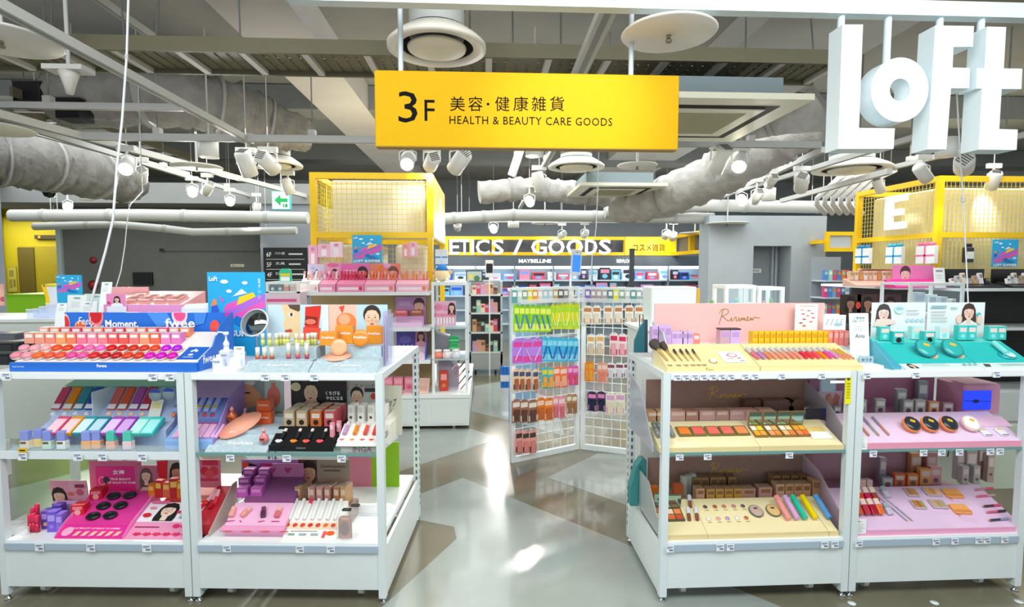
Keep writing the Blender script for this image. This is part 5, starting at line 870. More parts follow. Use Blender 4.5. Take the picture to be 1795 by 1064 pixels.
# ---- base deck, aisle unit
t, W, H = card('picture_card', 'red strawberry print card at the corner of the aisle unit', 'display card', 348, 806, 386, 845, 2.74, [('r',0,0,1,1,'#e0788c'),('r',.2,.75,.9,.98,'#d81c4a'),('e',.3,.5,.2,.2,'#d8203c'),('e',.7,.5,.2,.22,'#e03048'),('e',.5,.35,.2,.2,'#e84858'),('r',.1,.05,.9,.18,'#d83058')], '#e0788c', foot=zb+.14)
t = thing('lip_box_display', 'small red bin of lip tubes with beige side board beside the centre post', 'counter display'); x0, x1 = XP(346, 2.55, zb), XP(386, 2.6, zb); part('bin', wedge(2.52, zb+.05, 2.74, zb+.15, zb, x0, x1), M('#c02838', .45), t); part('side_board', B().prismx([(2.5,zb),(2.5,zb+.02),(2.72,zb+.17),(2.76,zb+.17),(2.76,zb)], x1, x1+.005), M('#c8b8ac', .5), t)
SX = Slope(2.52, zb+.052, 2.74, zb+.152)
for i in range(4): lying(f'red glossy lip tube in the small red bin, {ORD[i]} from the centre post', SX.at(352+i*8, .35+.1*(i % 2), .001), (SX.tilt,0,R(-20+12*i)), .01, .09, ['#e01c2a','#f0503c','#c81430','#e83a4a'][i], '#f4b0b8', .5, group='tubes in the small red bin')
t, W, H = card('picture_card', 'violet sky picture card with a dark haired girl and pill icons', 'display card', 425, 806, 524, 866, 2.80, [('r',0,0,1,1,'#b88ad0'),('r',.3,0,1,.55,'#8a9ae0'),('e',.62,.42,.2,.1,'#5a7ae0'),('r',.32,.74,.58,.9,'#e03a8a')]+face(.16,.5,.6,.6,'#20181c','#f0cdb8','#d05a6a',True,True,'#b8c8e0')+[('e',.08,.86,.06,.1,'#e8482a'),('e',.92,.65,.07,.12,'#d8c8d8')]+[('e',.45+.14*i,.25,.055,.08,'#b8c0ee') for i in range(4)]+[('e',.45+.14*i,.25,.04,.06,'#8a94dc') for i in range(4)], '#b88ad0', foot=zb+.1)
t, W, H = card('picture_card', 'grey brown picture card with a short haired face and thin lettering', 'display card', 524, 806, 613, 850, 2.80, [('r',0,0,1,1,'#a89684'),('r',0,0,.36,1,'#5a4634')]+face(.2,.5,.75,.5,'#2a1c14','#e0b090','#b04a4a',False), '#a89684', foot=zb+.12); text('Semi-plain', W*.48, H*.16, M('#5a4c40', .5), t, (W*.68, -.007, H*.74)); prints(W, H, [('r',.5,.56,.82,.61,'#6a5c50')], t, (0,-.006,0))
t = thing('pink_shelf_tray', 'pale pink sloping tray with heart cut-outs and mini tint testers', 'counter display'); x0, x1 = XP(392, 2.5, zb), XP(498, 2.5, zb)
part('front_strip', wedge(2.485, zb+.04, 2.51, zb+.05, zb+.03, x0-.01, x1), M('#f2a0c8', .4), t); part('main_slope', wedge(2.511, zb+.052, 2.62, zb+.115, zb, x0, x1), M('#f6b8da', .4), t); part('bin', wedge(2.621, zb+.13, 2.76, zb+.20, zb, x0+.04, x1), M('#8a4a7c', .5), t); part('heart_front', B().box(x0+.13, x1, 2.74, 2.745, zb+.2, zb+.27), M('#b8689c', .5), t)
for q in range(2): part('heart', B().prism([(.0,-.018),(.018,.004),(.012,.016),(0,.008),(-.012,.016),(-.018,.004)], -.002, 0), M('#a02a6a', .5), t, None, (x1-.16+q*.08, 2.74, zb+.235))
SP_ = Slope(2.513, zb+.054, 2.62, zb+.117)
for i, (px, c) in enumerate([(408,'#f0a49a'),(431,'#e89a90'),(462,'#5a2a4a'),(488,'#d8707a')]): prod('mini_tint', f'tiny blocky tint tester on the pale pink tray, {ORD[3-i]} from the white tubes', 'cosmetic', SP_.at(px, .45, .0005), (SP_.tilt,0,R((10,-35,20,0)[i])), [('body', ('mt1',), lambda m: m.cbox(-.012,.012,-.02,.012,0,.02,.003), M(c, .2)), ('cap', ('mt2',), lambda m: m.cbox(-.01,.01,.0125,.035,.001,.019,.003), M('#f4b0a8' if i != 2 else '#7a3a5a', .3)), ('base_print', ('mt3',), lambda m: m.box(-.02,.02,-.04,-.035,0,.001), M('#c03a6a', .5))], 'tiny tint testers')
for i in range(4):
    px = 398+i*33; prod('lip_print', f'coral smear print on the pale pink front strip, {ORD[3-i]} from the white tubes', 'print', (XP(px,2.4835,zb+.035), 2.484, zb+.032), (0,0,0), [('smear', ('smr',), lambda m: m.prism([(-.025,.002),(-.01,.007),(.02,.008),(.026,.004),(.01,.0)], -.0008, .0008), M('#e86a6a', .5))], 'coral smear prints')
for i, (px, Y, z) in enumerate([(424,2.64,zb+.13),(449,2.64,zb+.13),(428,2.69,zb+.16),(456,2.69,zb+.165),(436,2.73,zb+.19),(462,2.73,zb+.19)]): carton(f'magenta cube carton in the pink bin, {ORD[i]} counted from the front', (XP(px,Y,z), Y, z), (0,0,0), .058, .04, .052, '#c85ab8' if i < 2 else '#a84a9c', '#e090d0', None, group='magenta cube cartons', top='#d878c8')
t = thing('white_tube_display', 'white tester rack with seven sloping lip tubes and shade dots', 'counter display'); x0, x1 = XP(496, 2.48, zb), XP(590, 2.48, zb)
part('front_slope', wedge(2.462, zb+.006, 2.52, zb+.031, zb, x0, x1), M('#f8f4ec', .4), t); part('dot_strip', wedge(2.521, zb+.032, 2.555, zb+.048, zb, x0, x1), M('#f7d8b8', .4), t); part('main_slope', wedge(2.556, zb+.049, 2.66, zb+.11, zb, x0, x1), M('#f6f0ea', .4), t); part('riser', B().box(x0+.01, x1+.02, 2.661, 2.76, zb, zb+.08), M('#8a6a5c', .5), t)
SV = Slope(2.462, zb+.0065, 2.52, zb+.0315); SD = Slope(2.521, zb+.033, 2.555, zb+.049); SZ = Slope(2.556, zb+.05, 2.66, zb+.111)
prints(x1-x0, .064, [('r',.08,.4,.2,.6,'#8ab0a0'),('r',.28,.4,.42,.6,'#a0b0b8'),('r',.5,.4,.64,.6,'#a0b0b8'),('e',.86,.62,.08,.2,'#f0601c'),('r',.72,.2,.78,.8,'#e85a6a'),('r',.1,.75,.6,.8,'#a09890')], t, (x0, 2.4618, zb+.007), (SV.tilt-R(90),0,0))
for i in range(7):
    px = 507+i*13.4; c = ['#d83a24','#e04428','#d85028','#e02a20','#d84a34','#f07a1c','#e84a30'][i]
    lying(f'white sloping lip tube in the tester rack, {ORD[6-i]} from the clear shade box', SZ.at(px, .05, .0005), SZ.rot, .0085, .115, '#f6f6f4', '#f0f0ec' if i not in (2,) else '#e83a5a', .75, group='white sloping lip tubes')
    prod('shade_dot', f'round lip shade dot below the white tubes, {ORD[6-i]} from the clear shade box', 'swatch', SD.at(px-3, .5, .0003), SD.rot, [('dot', ('sdt',), lambda m: m.lathe([(.001,0),(.012,0),(.012,.0015),(.001,.002)], 14), M(c, .4)), ('ring', ('sdr',), lambda m: m.lathe([(.012,0),(.0145,0),(.0145,.001),(.012,.001)], 14), M('#f6e8dc', .4))], 'lip shade dots')
for i, px in enumerate((521,546,559,573,589,601)): carton(f'tall rose bronze lip carton behind the white tubes, {ORD[5-i]} from the aisle', (XP(px,2.67,zb+.12), 2.672, zb+.0805), (0,0,R(-10)), .032, .075, .095, ['#c89068','#c88a80','#d09a9a','#c88a84','#b8805a','#d0a070'][i], '#e8c8b0', None, group='rose bronze lip cartons', top='#8a7464')
x = XP(612, 2.5, zb); t = thing('clear_shade_box', 'clear box holding a round brown eyeshadow with black labels on top', 'box', (x, 2.5, zb)); part('acrylic_case', B().cbox(-.05,.05,-.03,.05,0,.135,.003), GL('#ffffff', .22), t); part('brown_insert', B().cbox(-.042,.02,-.026,-.01,.01,.115,.012), M('#b98878', .4), t); part('shade_window', B().prism([(.022*math.cos(R(q))-.012, .06+.035*math.sin(R(q))) for q in range(0,360,20)], -.0275, -.0265), M('#8a6a64', .4), t)
for q in (0, 1): part('black_label', B().cbox(-.03+q*.035,.012+q*.035,-.01+q*.02,.01+q*.02,.136+q*.012,.144+q*.012,.003), BLACK, t)
t = thing('price_card', 'empty white ledge block on the base deck near the aisle', 'stand', (XP(650,2.78,zb), 2.76, zb)); part('block', B().cbox(-.11,.11,0,.03,0,.04,.003), wt, t); part('top_strip', B().box(-.1,.1,.003,.027,.04,.041), M('#dfe6e4', .4), t)
t = thing('colour_panel', 'lime and rose panel standing behind the base deck at the aisle end', 'panel'); a, b = P(611, 866, 3.1), P(700, 778, 3.1)
part('rose_panel', B().box(P(611,866,3.1).x, P(652,866,3.1).x, 3.1, 3.11, zb, PZ(775,3.1,630)), M('#c87a8c', .5), t); part('lime_panel', B().box(P(652,866,3.1).x, P(700,866,3.1).x, 3.1, 3.11, zb, PZ(775,3.1,680)), M('#84b800', .5), t)
CUR[0] = 0
# ================================================================ right-hand shelf units
Y0 = 2.395
gondola('white shelf unit of cream and brown make-up trays beside the central aisle', .818, 1.735, Y0, .6, .44)
gondola('white shelf unit of teal and pink make-up trays beyond the yellow strip', 1.74, 2.612, Y0, .6, .44)
price_tags('the cream tray top shelf', (1187,1202,1218,1233,1249,1265,1281,1306,1323,1370,1440), Y0-.007, ZTOP-.02, w=.034, h=.028)
price_tags('the shelf under the red cheek palettes', (1191,1240,1383), Y0+.005, ZMID-.02, w=.036, h=.028); price_tags('the base rail under the cream trays', (1174,1262,1280,1445,1463), Y0-.009, ZBASE-.026, w=.036)
for wh, pxs, z in (('the teal display shelf', (1519,1605,1746), ZTOP-.02), ('the shelf under the round compacts', (1530,1618,1650,1681,1735,1752), ZMID-.02), ('the base rail under the pink trays', (1505,1640,1673,1715,1729,1760), ZBASE-.026)): price_tags(wh, pxs, Y0-.009 if z != ZMID-.02 else Y0+.005, z, w=.036, h=.03)
zt = ZTOP+.0005; cream = M('#f6e6a8', .45); brown = M('#a58074', .6, 0, 0, .04, 40); gold = M('#f0c43c', .4)
# ---- cream make-up trays on top with the pink header
t = thing('cream_display', 'long pink header board with cream make-up trays on the top shelf', 'counter display')
YH = 2.79; a, b = P(1147, 577, YH), P(1446, 531, YH)
hb = part('header_board', B().box(a.x, b.x, YH, YH+.008, zt, b.z), M('#eebfba', .5), t)
script_logo(hb, P(1296,555,YH-.001), .2, .085, M('#b08a3a', .4))
part('side_wall', B().prismx([(2.5,zt),(2.5,zt+.03),(2.62,zt+.16),(2.79,zt+.2),(2.79,zt)], a.x-.012, a.x-.006), M('#cfcbd8', .4), t)
part('white_riser', B().box(a.x, b.x, 2.63, 2.789, zt, zt+.085), M('#f6f2f4', .4), t)
xa, xb, xc = XP(1166,2.44,zt), XP(1328,2.44,zt), XP(1506,2.44,zt)
for q0, q1 in ((xa, xb-.004), (xb, xc)):
    tr = part('cream_tray', wedge(2.42, zt+.022, 2.62, zt+.1, zt, q0, q1), cream, t); part('tray_lip', B().box(q0, q1, 2.412, 2.42, zt, zt+.022), M('#f3dfa0', .45), tr)
script_logo(t, ((xa+xb)/2-.02, 2.4115, zt+.011), .035, .014, M('#a8772c', .4), r=.0006)
S = Slope(2.42, zt+.0235, 2.62, zt+.1015)
for i, (px, L, r, hd) in enumerate([(1170,.16,.007,.026),(1184,.15,.006,.018),(1196,.1,.004,.006),(1207,.1,.004,.006),(1217,.1,.004,.005),(1228,.1,.004,.005)]): brush(f'gold {"fluffy" if i < 2 else "slim"} make-up brush in the cream tray, {ORD[i]} from the aisle', S.at(px, .2, .001), TZ(S.tilt,R(8-i)), L, r, hd, 'brushes in the cream tray')
for i, px in enumerate((1174,1189,1202,1214,1224,1234)): prod('tray_caption', f'small printed caption below the brushes, {ORD[i]} from the aisle', 'label', S.at(px, .06, .0003), S.rot, [('caption', ('cap',), lambda m: m.box(-.012,.012,0,.004,0,.0006), M('#9a7a48', .5)), ('price', ('cap2',), lambda m: m.box(-.008,.012,-.008,-.005,0,.0006), M('#9a7a48', .5))], 'printed tray captions')
t = thing('tray_leaflet', 'white leaflet with rose lip drawings lying on the cream tray', 'leaflet', S.at(1291,.15,.0008), S.rot); part('sheet', B().box(-.055,.055,0,.1,0,.001), M('#fbf6f6', .5), t); prints(.11, .1, [('e',.55,.65,.22,.2,'#c88a94'),('e',.55,.65,.16,.13,'#fbf6f6'),('r',.2,.3,.5,.34,'#c89a9a'),('e',.3,.6,.06,.04,'#d88a8a'),('e',.75,.35,.1,.04,'#e07a6a'),('r',.7,.1,.9,.14,'#5a9ab0')], t, (-.055,0,.0012), (R(-90),0,0))
t = thing('ball_puff', 'small white oval puff set in the cream tray', 'puff', S.at(1250,.2,.001), S.rot); part('puff', B().lathe([(.016,0),(.017,.004),(.012,.012),(.001,.015)], 14, sy=.8), M('#fbf6ec', .8), t); part('seat', B().lathe([(.02,0),(.02,.001)], 14), M('#c8a868', .5), t)
for i, (px, h) in enumerate([(1149,.1),(1159,.105),(1171,.105)]): carton(f'tall lilac make-up box beside the header, {ORD[i]} from the aisle', (XP(px,2.66,zt+.1), 2.66, zt+.0855), (0,0,0), .036, .05, h, '#d3b0e2', '#b894c8', None, group='tall lilac boxes')
for i, px in enumerate((1183,1193,1201,1210)): carton(f'short lilac make-up box on the riser, {ORD[i]} from the aisle', (XP(px,2.66,zt+.1), 2.66, zt+.0855), (0,0,0), .032, .05, .072, '#d8b6e4', '#b894c8', None, group='short lilac boxes')
carton('coral capped box at the end of the lilac boxes', (XP(1221,2.66,zt+.1), 2.66, zt+.0855), (0,0,0), .034, .05, .06, '#ef8a78', '#f4d8d0', None)
for i, px in enumerate((1271,1289)): c = carton(f'tall lilac double box below the header lettering, {ORD[i]} from the aisle', (XP(px,2.66,zt+.1), 2.66, zt+.0855), (0,0,0), .052, .05, .08, '#d6b4e6' if i else '#cfa8b8', '#c49ad4', None, group='lilac double boxes'); cpart(('cap3',), lambda m: m.box(-.027,.027,-.002,.05,0,.006), 'black_lid', M('#3a2a38', .4), c, (0,0,.0805))
for i in range(13): 
    px = 1325+i*10.4; carton(f'yellow gloss box in the long yellow row, {ORD[i]} from the aisle', (XP(px,2.635,zt+.09), 2.64, zt+.0855), (0,0,0), .0265, .05, .072-.001*(i < 2), '#f6c81a', '#e0a008', '#f2b81a', group='yellow gloss boxes')
for i, px in enumerate((1457,1467,1476,1485)): carton(f'coral pink gloss box after the yellow row, {ORD[3-i]} from the signature card', (XP(px,2.63,zt+.09), 2.635, zt+.08), (0,0,0), .024, .05, .08, '#f28a88' if i else '#f09068', '#f6b4ac', None, group='coral gloss boxes')
GC = ['#e0748c','#b88ad0','#f08a6a','#e8a08a','#ef9a80','#f0a08a','#e8907c','#f0988a','#e0284a','#e83a4a','#f0506a','#f08a1c','#e84aa0','#d88ad8']
for i, c in enumerate(GC): lying(f'tilted lip gloss in the cream tray, {ORD[i]} from the brushes', S.at(1329+i*10.7, .25, .002), TZ(S.tilt,R(12)), .0085, .095, c, '#cfc8c4', .55, group='glosses in the cream tray')
for i, px in enumerate((1481,1489,1497)): lying(f'slim gold gloss wand at the tray end, {ORD[i]} from the glosses', S.at(px, .22, .002), TZ(S.tilt,R(14)), .004, .1, '#e88a6a', '#d8b050', .45, group='slim gold wands')
t, W, H = card('promo_card', 'white leaflet card with scattered rose lips on the pink header', 'card', 1393, 533, 1434, 574, 2.755, [('r',0,0,1,1,'#fdf2f0'),('r',.15,.9,.85,.93,'#f0b0a8')]+[('e',x,z,.08,.025,c) for x,z,c in ((.3,.75,'#e8909a'),(.6,.72,'#d86a80'),(.75,.6,'#e06a8a'),(.35,.58,'#d85a6a'),(.55,.5,'#e88a7a'),(.8,.42,'#d86a8a'),(.4,.36,'#c84a5a'),(.7,.25,'#d87a7a'),(.25,.2,'#a84a4a'),(.4,.08,'#c85a4a'))], '#fdf2f0', foot=zt+.086)
card('sketch_card', 'white card with thin blue sketch beside the pink header', 'card', 1443, 552, 1483, 578, 2.74, [('r',0,0,1,1,'#f2fafc')]+[('p',[(.1+.2*i,.3),(.14+.2*i,.32),(.25+.2*i,.75),(.21+.2*i,.73)],'#88b0c0') for i in range(4)]+[('e',.65,.35,.2,.1,'#a8d0d8')], '#f2fafc', foot=zt)
t, W, H = card('signature_card', 'tall white leaning card with dark lettering and a signature', 'card', 1490, 549, 1526, 602, 2.56, [('r',0,0,1,1,'#f8fbfa')]+lines_print(.2,.55,.85,3,.07,'#b8c8cc',.015), '#f8fbfa', .003, R(6), None, True, zt)
text('ご使用後', W*.6, H*.08, M('#3a7a80', .5), t, (W*.5,-.002,H*.84)); text('お戻し下さい', W*.7, H*.08, M('#3a7a80', .5), t, (W*.5,-.002,H*.74)); text('Anna', W*.5, H*.14, M('#506068', .5), t, (W*.5,-.002,H*.25), shear=.3)
t = thing('notice_tray', 'low white trays and pale box before the signature card', 'tray'); x = XP(1510,2.45,zt); part('tray', B().cbox(x-.03, x+.09, 2.42, 2.5, zt, zt+.02, .003), wt, t); part('box', B().cbox(x+.0, x+.055, 2.52, 2.56, zt, zt+.06, .004), M('#e4eeea', .4), t); part('plaque', B().box(x+.03, x+.1, 2.505, 2.51, zt, zt+.05), M('#a8c4d0', .4), t); text('ゆうき', .05, .014, ink, t, (x+.065, 2.5035, zt+.033))
# ---- teal display
teal = M('#2cc4c0', .4); t = thing('teal_display', 'teal sloping cosmetics display with two long picture cards behind', 'counter display')
x0, xm, x1 = XP(1580,2.43,zt), XP(1716,2.43,zt), XP(1800,2.43,zt)+.04
part('side_wall', B().prismx([(2.41,zt),(2.41,zt+.01),(2.6,zt+.15),(2.66,zt+.15),(2.66,zt)], XP(1560,2.43,zt), XP(1560,2.43,zt)+.006), M('#5ab4c8', .4), t); part('side_floor', wedge(2.43, zt+.012, 2.6, zt+.11, zt, XP(1558,2.43,zt)+.008, x0-.002), M('#4aa8c0', .4), t)
for q0, q1 in ((x0, xm-.003), (xm, x1)):
    part('front_card', wedge(2.40, zt+.008, 2.45, zt+.022, zt, q0, q1), M('#e6f6f4', .4), t); part('slope', wedge(2.451, zt+.024, 2.60, zt+.10, zt, q0, q1), teal, t); part('upper_ledge', wedge(2.601, zt+.102, 2.66, zt+.118, zt, q0, q1), M('#58d4cc', .4), t)
S = Slope(2.451, zt+.025, 2.6, zt+.101); SF2 = Slope(2.40, zt+.0085, 2.45, zt+.0225)
prints(xm-x0-.003, .052, face(.12,.5,.7,.14)+lines_print(.25,.6,.7,2,.25,'#98b8b8',.07)+[('e',.8+.07*i,.5,.02,.2,'#7ac0c0') for i in range(3)], t, (x0, 2.3995, zt+.009), (SF2.tilt-R(90),0,0)); prints(x1-xm, .052, [('p',[(.05,.2),(.1,.8),(.2,.7),(.15,.2)],'#5a4a48')]+lines_print(.35,.6,.9,2,.25,'#98b8b8',.07), t, (xm, 2.3995, zt+.009), (SF2.tilt-R(90),0,0))
for i, (px, lb) in enumerate([(1618,'teal oval cushion compact with gold mark, nearer the signature card'), (1664,'teal oval cushion compact with gold mark, nearer the white stalk cable')]):
    compact(lb, S.at(px, .5, .022), TZ(S.tilt+R(22),R(-20)), .05, .016, '#1a8f98', '#38b4b0', '#e8b830', 1, 1.05, group='teal cushion compacts'); prod('powder_swipe', f'beige powder swipe print beside the teal compact {("nearer the signature card","further along")[i]}', 'print', S.at(px+20, .28, .0004), S.rot, [('swipe', ('swp',), lambda m: m.prismz([(-.03,-.012),(.0,-.014),(.022,.0),(.026,.02),(.014,.028),(.012,.01),(-.004,.0),(-.026,-.004)], 0, .0012), M('#ecc79a', .6))], 'powder swipes')
t = thing('teal_serum', 'clear teal serum vial lying on a round swirl at the frame edge', 'bottle', S.at(1765,.3,.001), S.rot); part('swirl', B().lathe([(.001,0),(.04,0),(.04,.004),(.001,.006)], 22, sy=.8), M('#20a8b0', .2), t); part('vial', B().cyl((-.01,.0,.016),(0,.09,.016),.013,n=12), M('#8ee8e0', .1), t); part('ring', B().lathe([(.018,.006),(.024,.009),(.018,.012)], 18, (.012,-.002,0)), M('#d0f4f0', .2), t)
for i, (px, Y, z, w, h, c) in enumerate([(1548,2.63,zt+.112,.05,.07,'#35c8c2'),(1572,2.6,zt+.1,.055,.06,'#2fc0bc'),(1626,2.6,zt+.1,.055,.06,'#36c8c0'),(1604,2.64,zt+.115,.05,.065,'#a8e8e4'),(1652,2.64,zt+.115,.05,.065,'#c8eeee'),(1684,2.62,zt+.112,.045,.075,'#38ccc6'),(1700,2.62,zt+.112,.045,.075,'#34c4c0'),(1737,2.62,zt+.112,.045,.07,'#38ccc4'),(1752,2.62,zt+.112,.045,.07,'#30c0ba')]):
    carton(f'teal carton with a tiny portrait behind the teal compacts, {ORD[i]} from the signature card', (XP(px,Y,z), Y-.012, z), (0,0,R(-6)), w, .035, h, c, '#f0d8d0', '#2a1c1c' if i in (1,2) else '#8ee0dc', group='teal cartons', top='#f4e4e0')
tq = M('#2a9a98', .5)
t, W, H = card('picture_card', 'long white picture card of a dark haired woman resting on her arms', 'display card', 1527, 530, 1623, 572, 2.70, [('r',0,0,1,1,'#eef4f6')]+face(.22,.55,.62,.44,'#4a4446','#f7ddd0','#e06a70')+[('p',[(.02,.0),(.08,.3),(.3,.32),(.45,.25),(.42,.12),(.2,0)],'#f7ddd0'),('e',.5,.72,.09,.2,'#d2eef0')]+[('e',.66+.09*i,.26,.035,.08,'#b8dce4') for i in range(4)]+lines_print(.62,.65,.9,2,.14,'#a8b8bc',.03), '#eef4f6', foot=zt); text('化粧水', W*.13, H*.12, tq, t, (W*.5,-.007,H*.74))
t, W, H = card('picture_card', 'long white picture card of a smiling woman holding a teal puff', 'display card', 1625, 530, 1727, 572, 2.70, [('r',0,0,1,1,'#eef4f4')]+face(.72,.58,.6,.41,'#4a3028','#f4d4c0','#d8606a',body='#f4f0ee')+[('e',.88,.5,.04,.08,'#40c8cc'),('e',.54,.3,.05,.2,'#f4d4c0'),('e',.9,.28,.05,.2,'#f4d4c0')]+lines_print(.04,.6,.35,4,.13,'#a8b8bc',.03)+[('r',.04,.78,.3,.88,'#98c4cc')], '#eef4f4', foot=zt); text('化粧水', W*.12, H*.12, tq, t, (W*.44,-.007,H*.76))
# yellow strip on the centre post
t = thing('yellow_strip', 'yellow vertical notice strip stuck on the white centre post', 'sign', (XP(1488,2.39,.95)-.004, Y0-.0025, .945)); part('strip', B().box(-.014,.014,0,.002,0,.135), M('#f4ec00', .4), t); prints(.028, .135, [('e',.5,.88,.3,.06,'#5a5a10')]+[('r',.2,.2+.1*i,.8,.25+.1*i,'#b8b000') for i in range(6)], t, (-.014,0,0)); part('swing_tag', B().box(-.09,-.02,-.004,-.002,.1,.112), wt, t)
# ---- middle shelf
zm = ZMID+.0005; YM = 2.81
t = thing('brown_display', 'brown header board with gold script above the red cheek palettes', 'counter display'); a, b = P(1132, 714, YM), P(1421, 664, YM)
hb = part('header_board', B().box(XP(1133,YM,.95), XP(1423,YM,.95), YM, YM+.006, zm+.1, PZ(664,YM,1280)), brown, t); script_logo(hb, P(1276,690,YM-.001), .19, .08, gold)
x0, xm, x1 = XP(1162,2.42,zm), XP(1330,2.42,zm), XP(1476,2.42,zm)
for q0, q1 in ((x0-.02, xm-.002), (xm, x1)):
    tr = part('cream_tray', wedge(2.412, zm+.022, 2.60, zm+.09, zm, q0, q1), M('#f4e4b4', .45), t); part('tray_lip', B().box(q0, q1, 2.406, 2.412, zm, zm+.022), M('#e8d49c', .45), tr)
part('side_wall', B().prismx([(2.42,zm),(2.42,zm+.03),(2.62,zm+.24),(2.82,zm+.3),(2.82,zm)], x0-.05, x0-.045), GL('#c8ced8', .6), t); part('riser', B().box(x0-.02, x1, 2.602, 2.80, zm, zm+.085), M('#9aa6a4', .5), t)
S = Slope(2.412, zm+.0235, 2.6, zm+.0915)
for i, (px, c) in enumerate([(1203,'#f07a14'),(1228,'#f25a50'),(1254,'#f2685a'),(1279,'#f0645c'),(1304,'#f08a4a')]): palette(f'square cheek palette on the cream tray, {ORD[i]} from the aisle', S.at(px, .38, .001), S.rot, .066, .07, [c], '#7a6a34', group='square cheek palettes')
EC = [['#f4a81c','#f0a040','#f8e8d8','#f8d020'],['#f0a060','#f08a30','#f6ecd8','#f0b070'],['#f2b880','#f08040','#f8f0dc','#f0d898'],['#f08a4a','#f06a30','#f4a020','#f8b030']]
for i, px in enumerate((1336,1362,1387,1411)): palette(f'open four pan eyeshadow palette with mirror, {ORD[i]} from the cheek palettes', S.at(px, .3, .001), S.rot, .066, .085, EC[i], '#8a6a30', 2, .075, group='open eyeshadow palettes')
for i, px in enumerate((1155,1163,1180)): stand_tube(f'grey oval stick lying on the cream tray, {ORD[i]} from the aisle', S.at(px, .32, .012), (S.tilt-R(75),0,R(8)), .012, .085, '#8e8e8c', '#6e7068', .5, group='grey oval sticks', band=None)
t = thing('open_compact', 'open cream palette with white lid at the tray end', 'palette', S.at(1443,.2,.001), S.rot); part('lid', B().cbox(-.05,.05,0,.05,0,.008,.002), M('#fbf8f0', .4), t); part('pan', B().cbox(-.045,.045,.052,.09,0,.006,.002), M('#e8c878', .5), t)
for i, (px, c, w) in enumerate([(1144,'#c89a70',.055),(1157,'#c8a070',.04),(1189,'#d8a898',.085),(1213,'#c08a78',.07),(1241,'#d8a8a0',.08),(1267,'#c89a8a',.07),(1294,'#dcaca8',.08),(1318,'#e2b0ac',.06),(1345,'#e0b0a8',.08)]): carton(f'low {("tan","sand","rose","brown","dusty pink","mocha","blush","pale rose","shell")[i]} powder carton behind the trays', (XP(px,2.62,zm+.09), 2.625, zm+.0855), (0,0,0), w, .06, .05, c, '#e8ccc0', None, group='powder cartons')
for i, (px, c) in enumerate([(1320,'#6a4a42'),(1352,'#74524a'),(1378,'#7a5a50'),(1396,'#80604e')]): carton(f'dark brown powder carton in the rear row, {ORD[i]} from the aisle', (XP(px,2.72,zm+.12), 2.72, zm+.0855), (0,0,0), .085, .06, .075, c, c, None, group='dark brown cartons')
card('picture_card', 'dark blue picture card of a face with red lips at the tray end', 'display card', 1412, 716, 1452, 758, 2.62, [('r',0,0,1,1,'#2a3a6a'),('p',[(0,.2),(0,1),(.6,1),(.9,.6)],'#3a3440'),('p',[(.3,.35),(.5,.55),(.85,.5),(.95,.3),(.7,.12),(.45,.15)],'#e8c8c0'),('e',.75,.3,.1,.05,'#d8403c'),('p',[(.1,.0),(.5,.1),(1,.05),(1,0)],'#3a6ac0')], '#2a3a6a', foot=zm+.06)
# pink display with the blue screen
pk = M('#efc0d6', .45); t = thing('pink_display', 'pink sloping cosmetics display with a small blue screen', 'counter display'); x0, x1 = XP(1500,2.42,zm), XP(1790,2.42,zm)
part('front_lip', B().box(x0, x1, 2.406, 2.412, zm, zm+.028), M('#f0a0b8', .45), t); part('slope', wedge(2.4125, zm+.028, 2.60, zm+.12, zm, x0, x1), M('#ecd0ea', .45), t); part('side_wall', B().prismx([(2.42,zm),(2.42,zm+.03),(2.6,zm+.17),(2.82,zm+.25),(2.82,zm)], x0-.02, x0-.015), GL('#d0c8d0', .6), t)
part('back_shelf', B().box(x0, x1-.05, 2.601, 2.80, zm, zm+.10), M('#c890ac', .45), t); part('back_board', B().box(x0, x1-.12, 2.80, 2.806, zm+.1, zm+.28), M('#b87a98', .5), t)
xs0, xs1 = XP(1684,2.64,.93), XP(1748,2.64,.93); hs = part('screen_housing', B().cbox(xs0, xs1, 2.615, 2.8, zm+.101, zm+.26, .01), M('#d89ab4', .45), t); part('screen', B().box(XP(1689,2.61,.9), XP(1738,2.61,.9), 2.611, 2.6145, zm+.125, zm+.225), M('#1636d8', .2, 0, .7), hs, 'blue screen'); prints(XP(1738,2.61,.9)-XP(1689,2.61,.9), .1, [('e',.45,.45,.12,.1,'#0a1a70'),('p',[(.02,.46),(.98,.42),(.98,.45),(.02,.49)],'#0a1a70')], hs, (XP(1689,2.61,.9), 2.611, zm+.125))
S = Slope(2.4125, zm+.0295, 2.6, zm+.1215)
part('panel_card', B().box(XP(1705,2.5,.8), XP(1775,2.5,.8), .0, .0006, 0, .075), M('#f3c8e0', .4), t, None, (0, S.at(1705,.45)[1], S.at(1705,.45,.001)[2]), (S.tilt-R(90),0,0))
for i, px in enumerate((1593,1625,1658,1696)): compact(f'round {"white" if i == 3 else "dark grey"} cushion compact on the pink slope, {ORD[i]} from the yellow strip', S.at(px, .45, .016), TZ(S.tilt+R(18),R(-25)), 0.041, .024, '#f08a48' if i < 3 else '#f6d0c8', '#2a3236' if i < 3 else '#fbf6f2', '#e0b820', 1, 1.05, group='round cushion compacts')
for i, (px, c) in enumerate([(1505,'#d8a08a'),(1522,'#d89a70'),(1539,'#a8b8a0'),(1557,'#c89070')]): pencil(f'slim pencil lying on the pink slope, {ORD[i]} from the yellow strip', S.at(px, .22, .001), S.rot, .125, .005, c, '#9a9aa4', group='pencils on the pink slope')
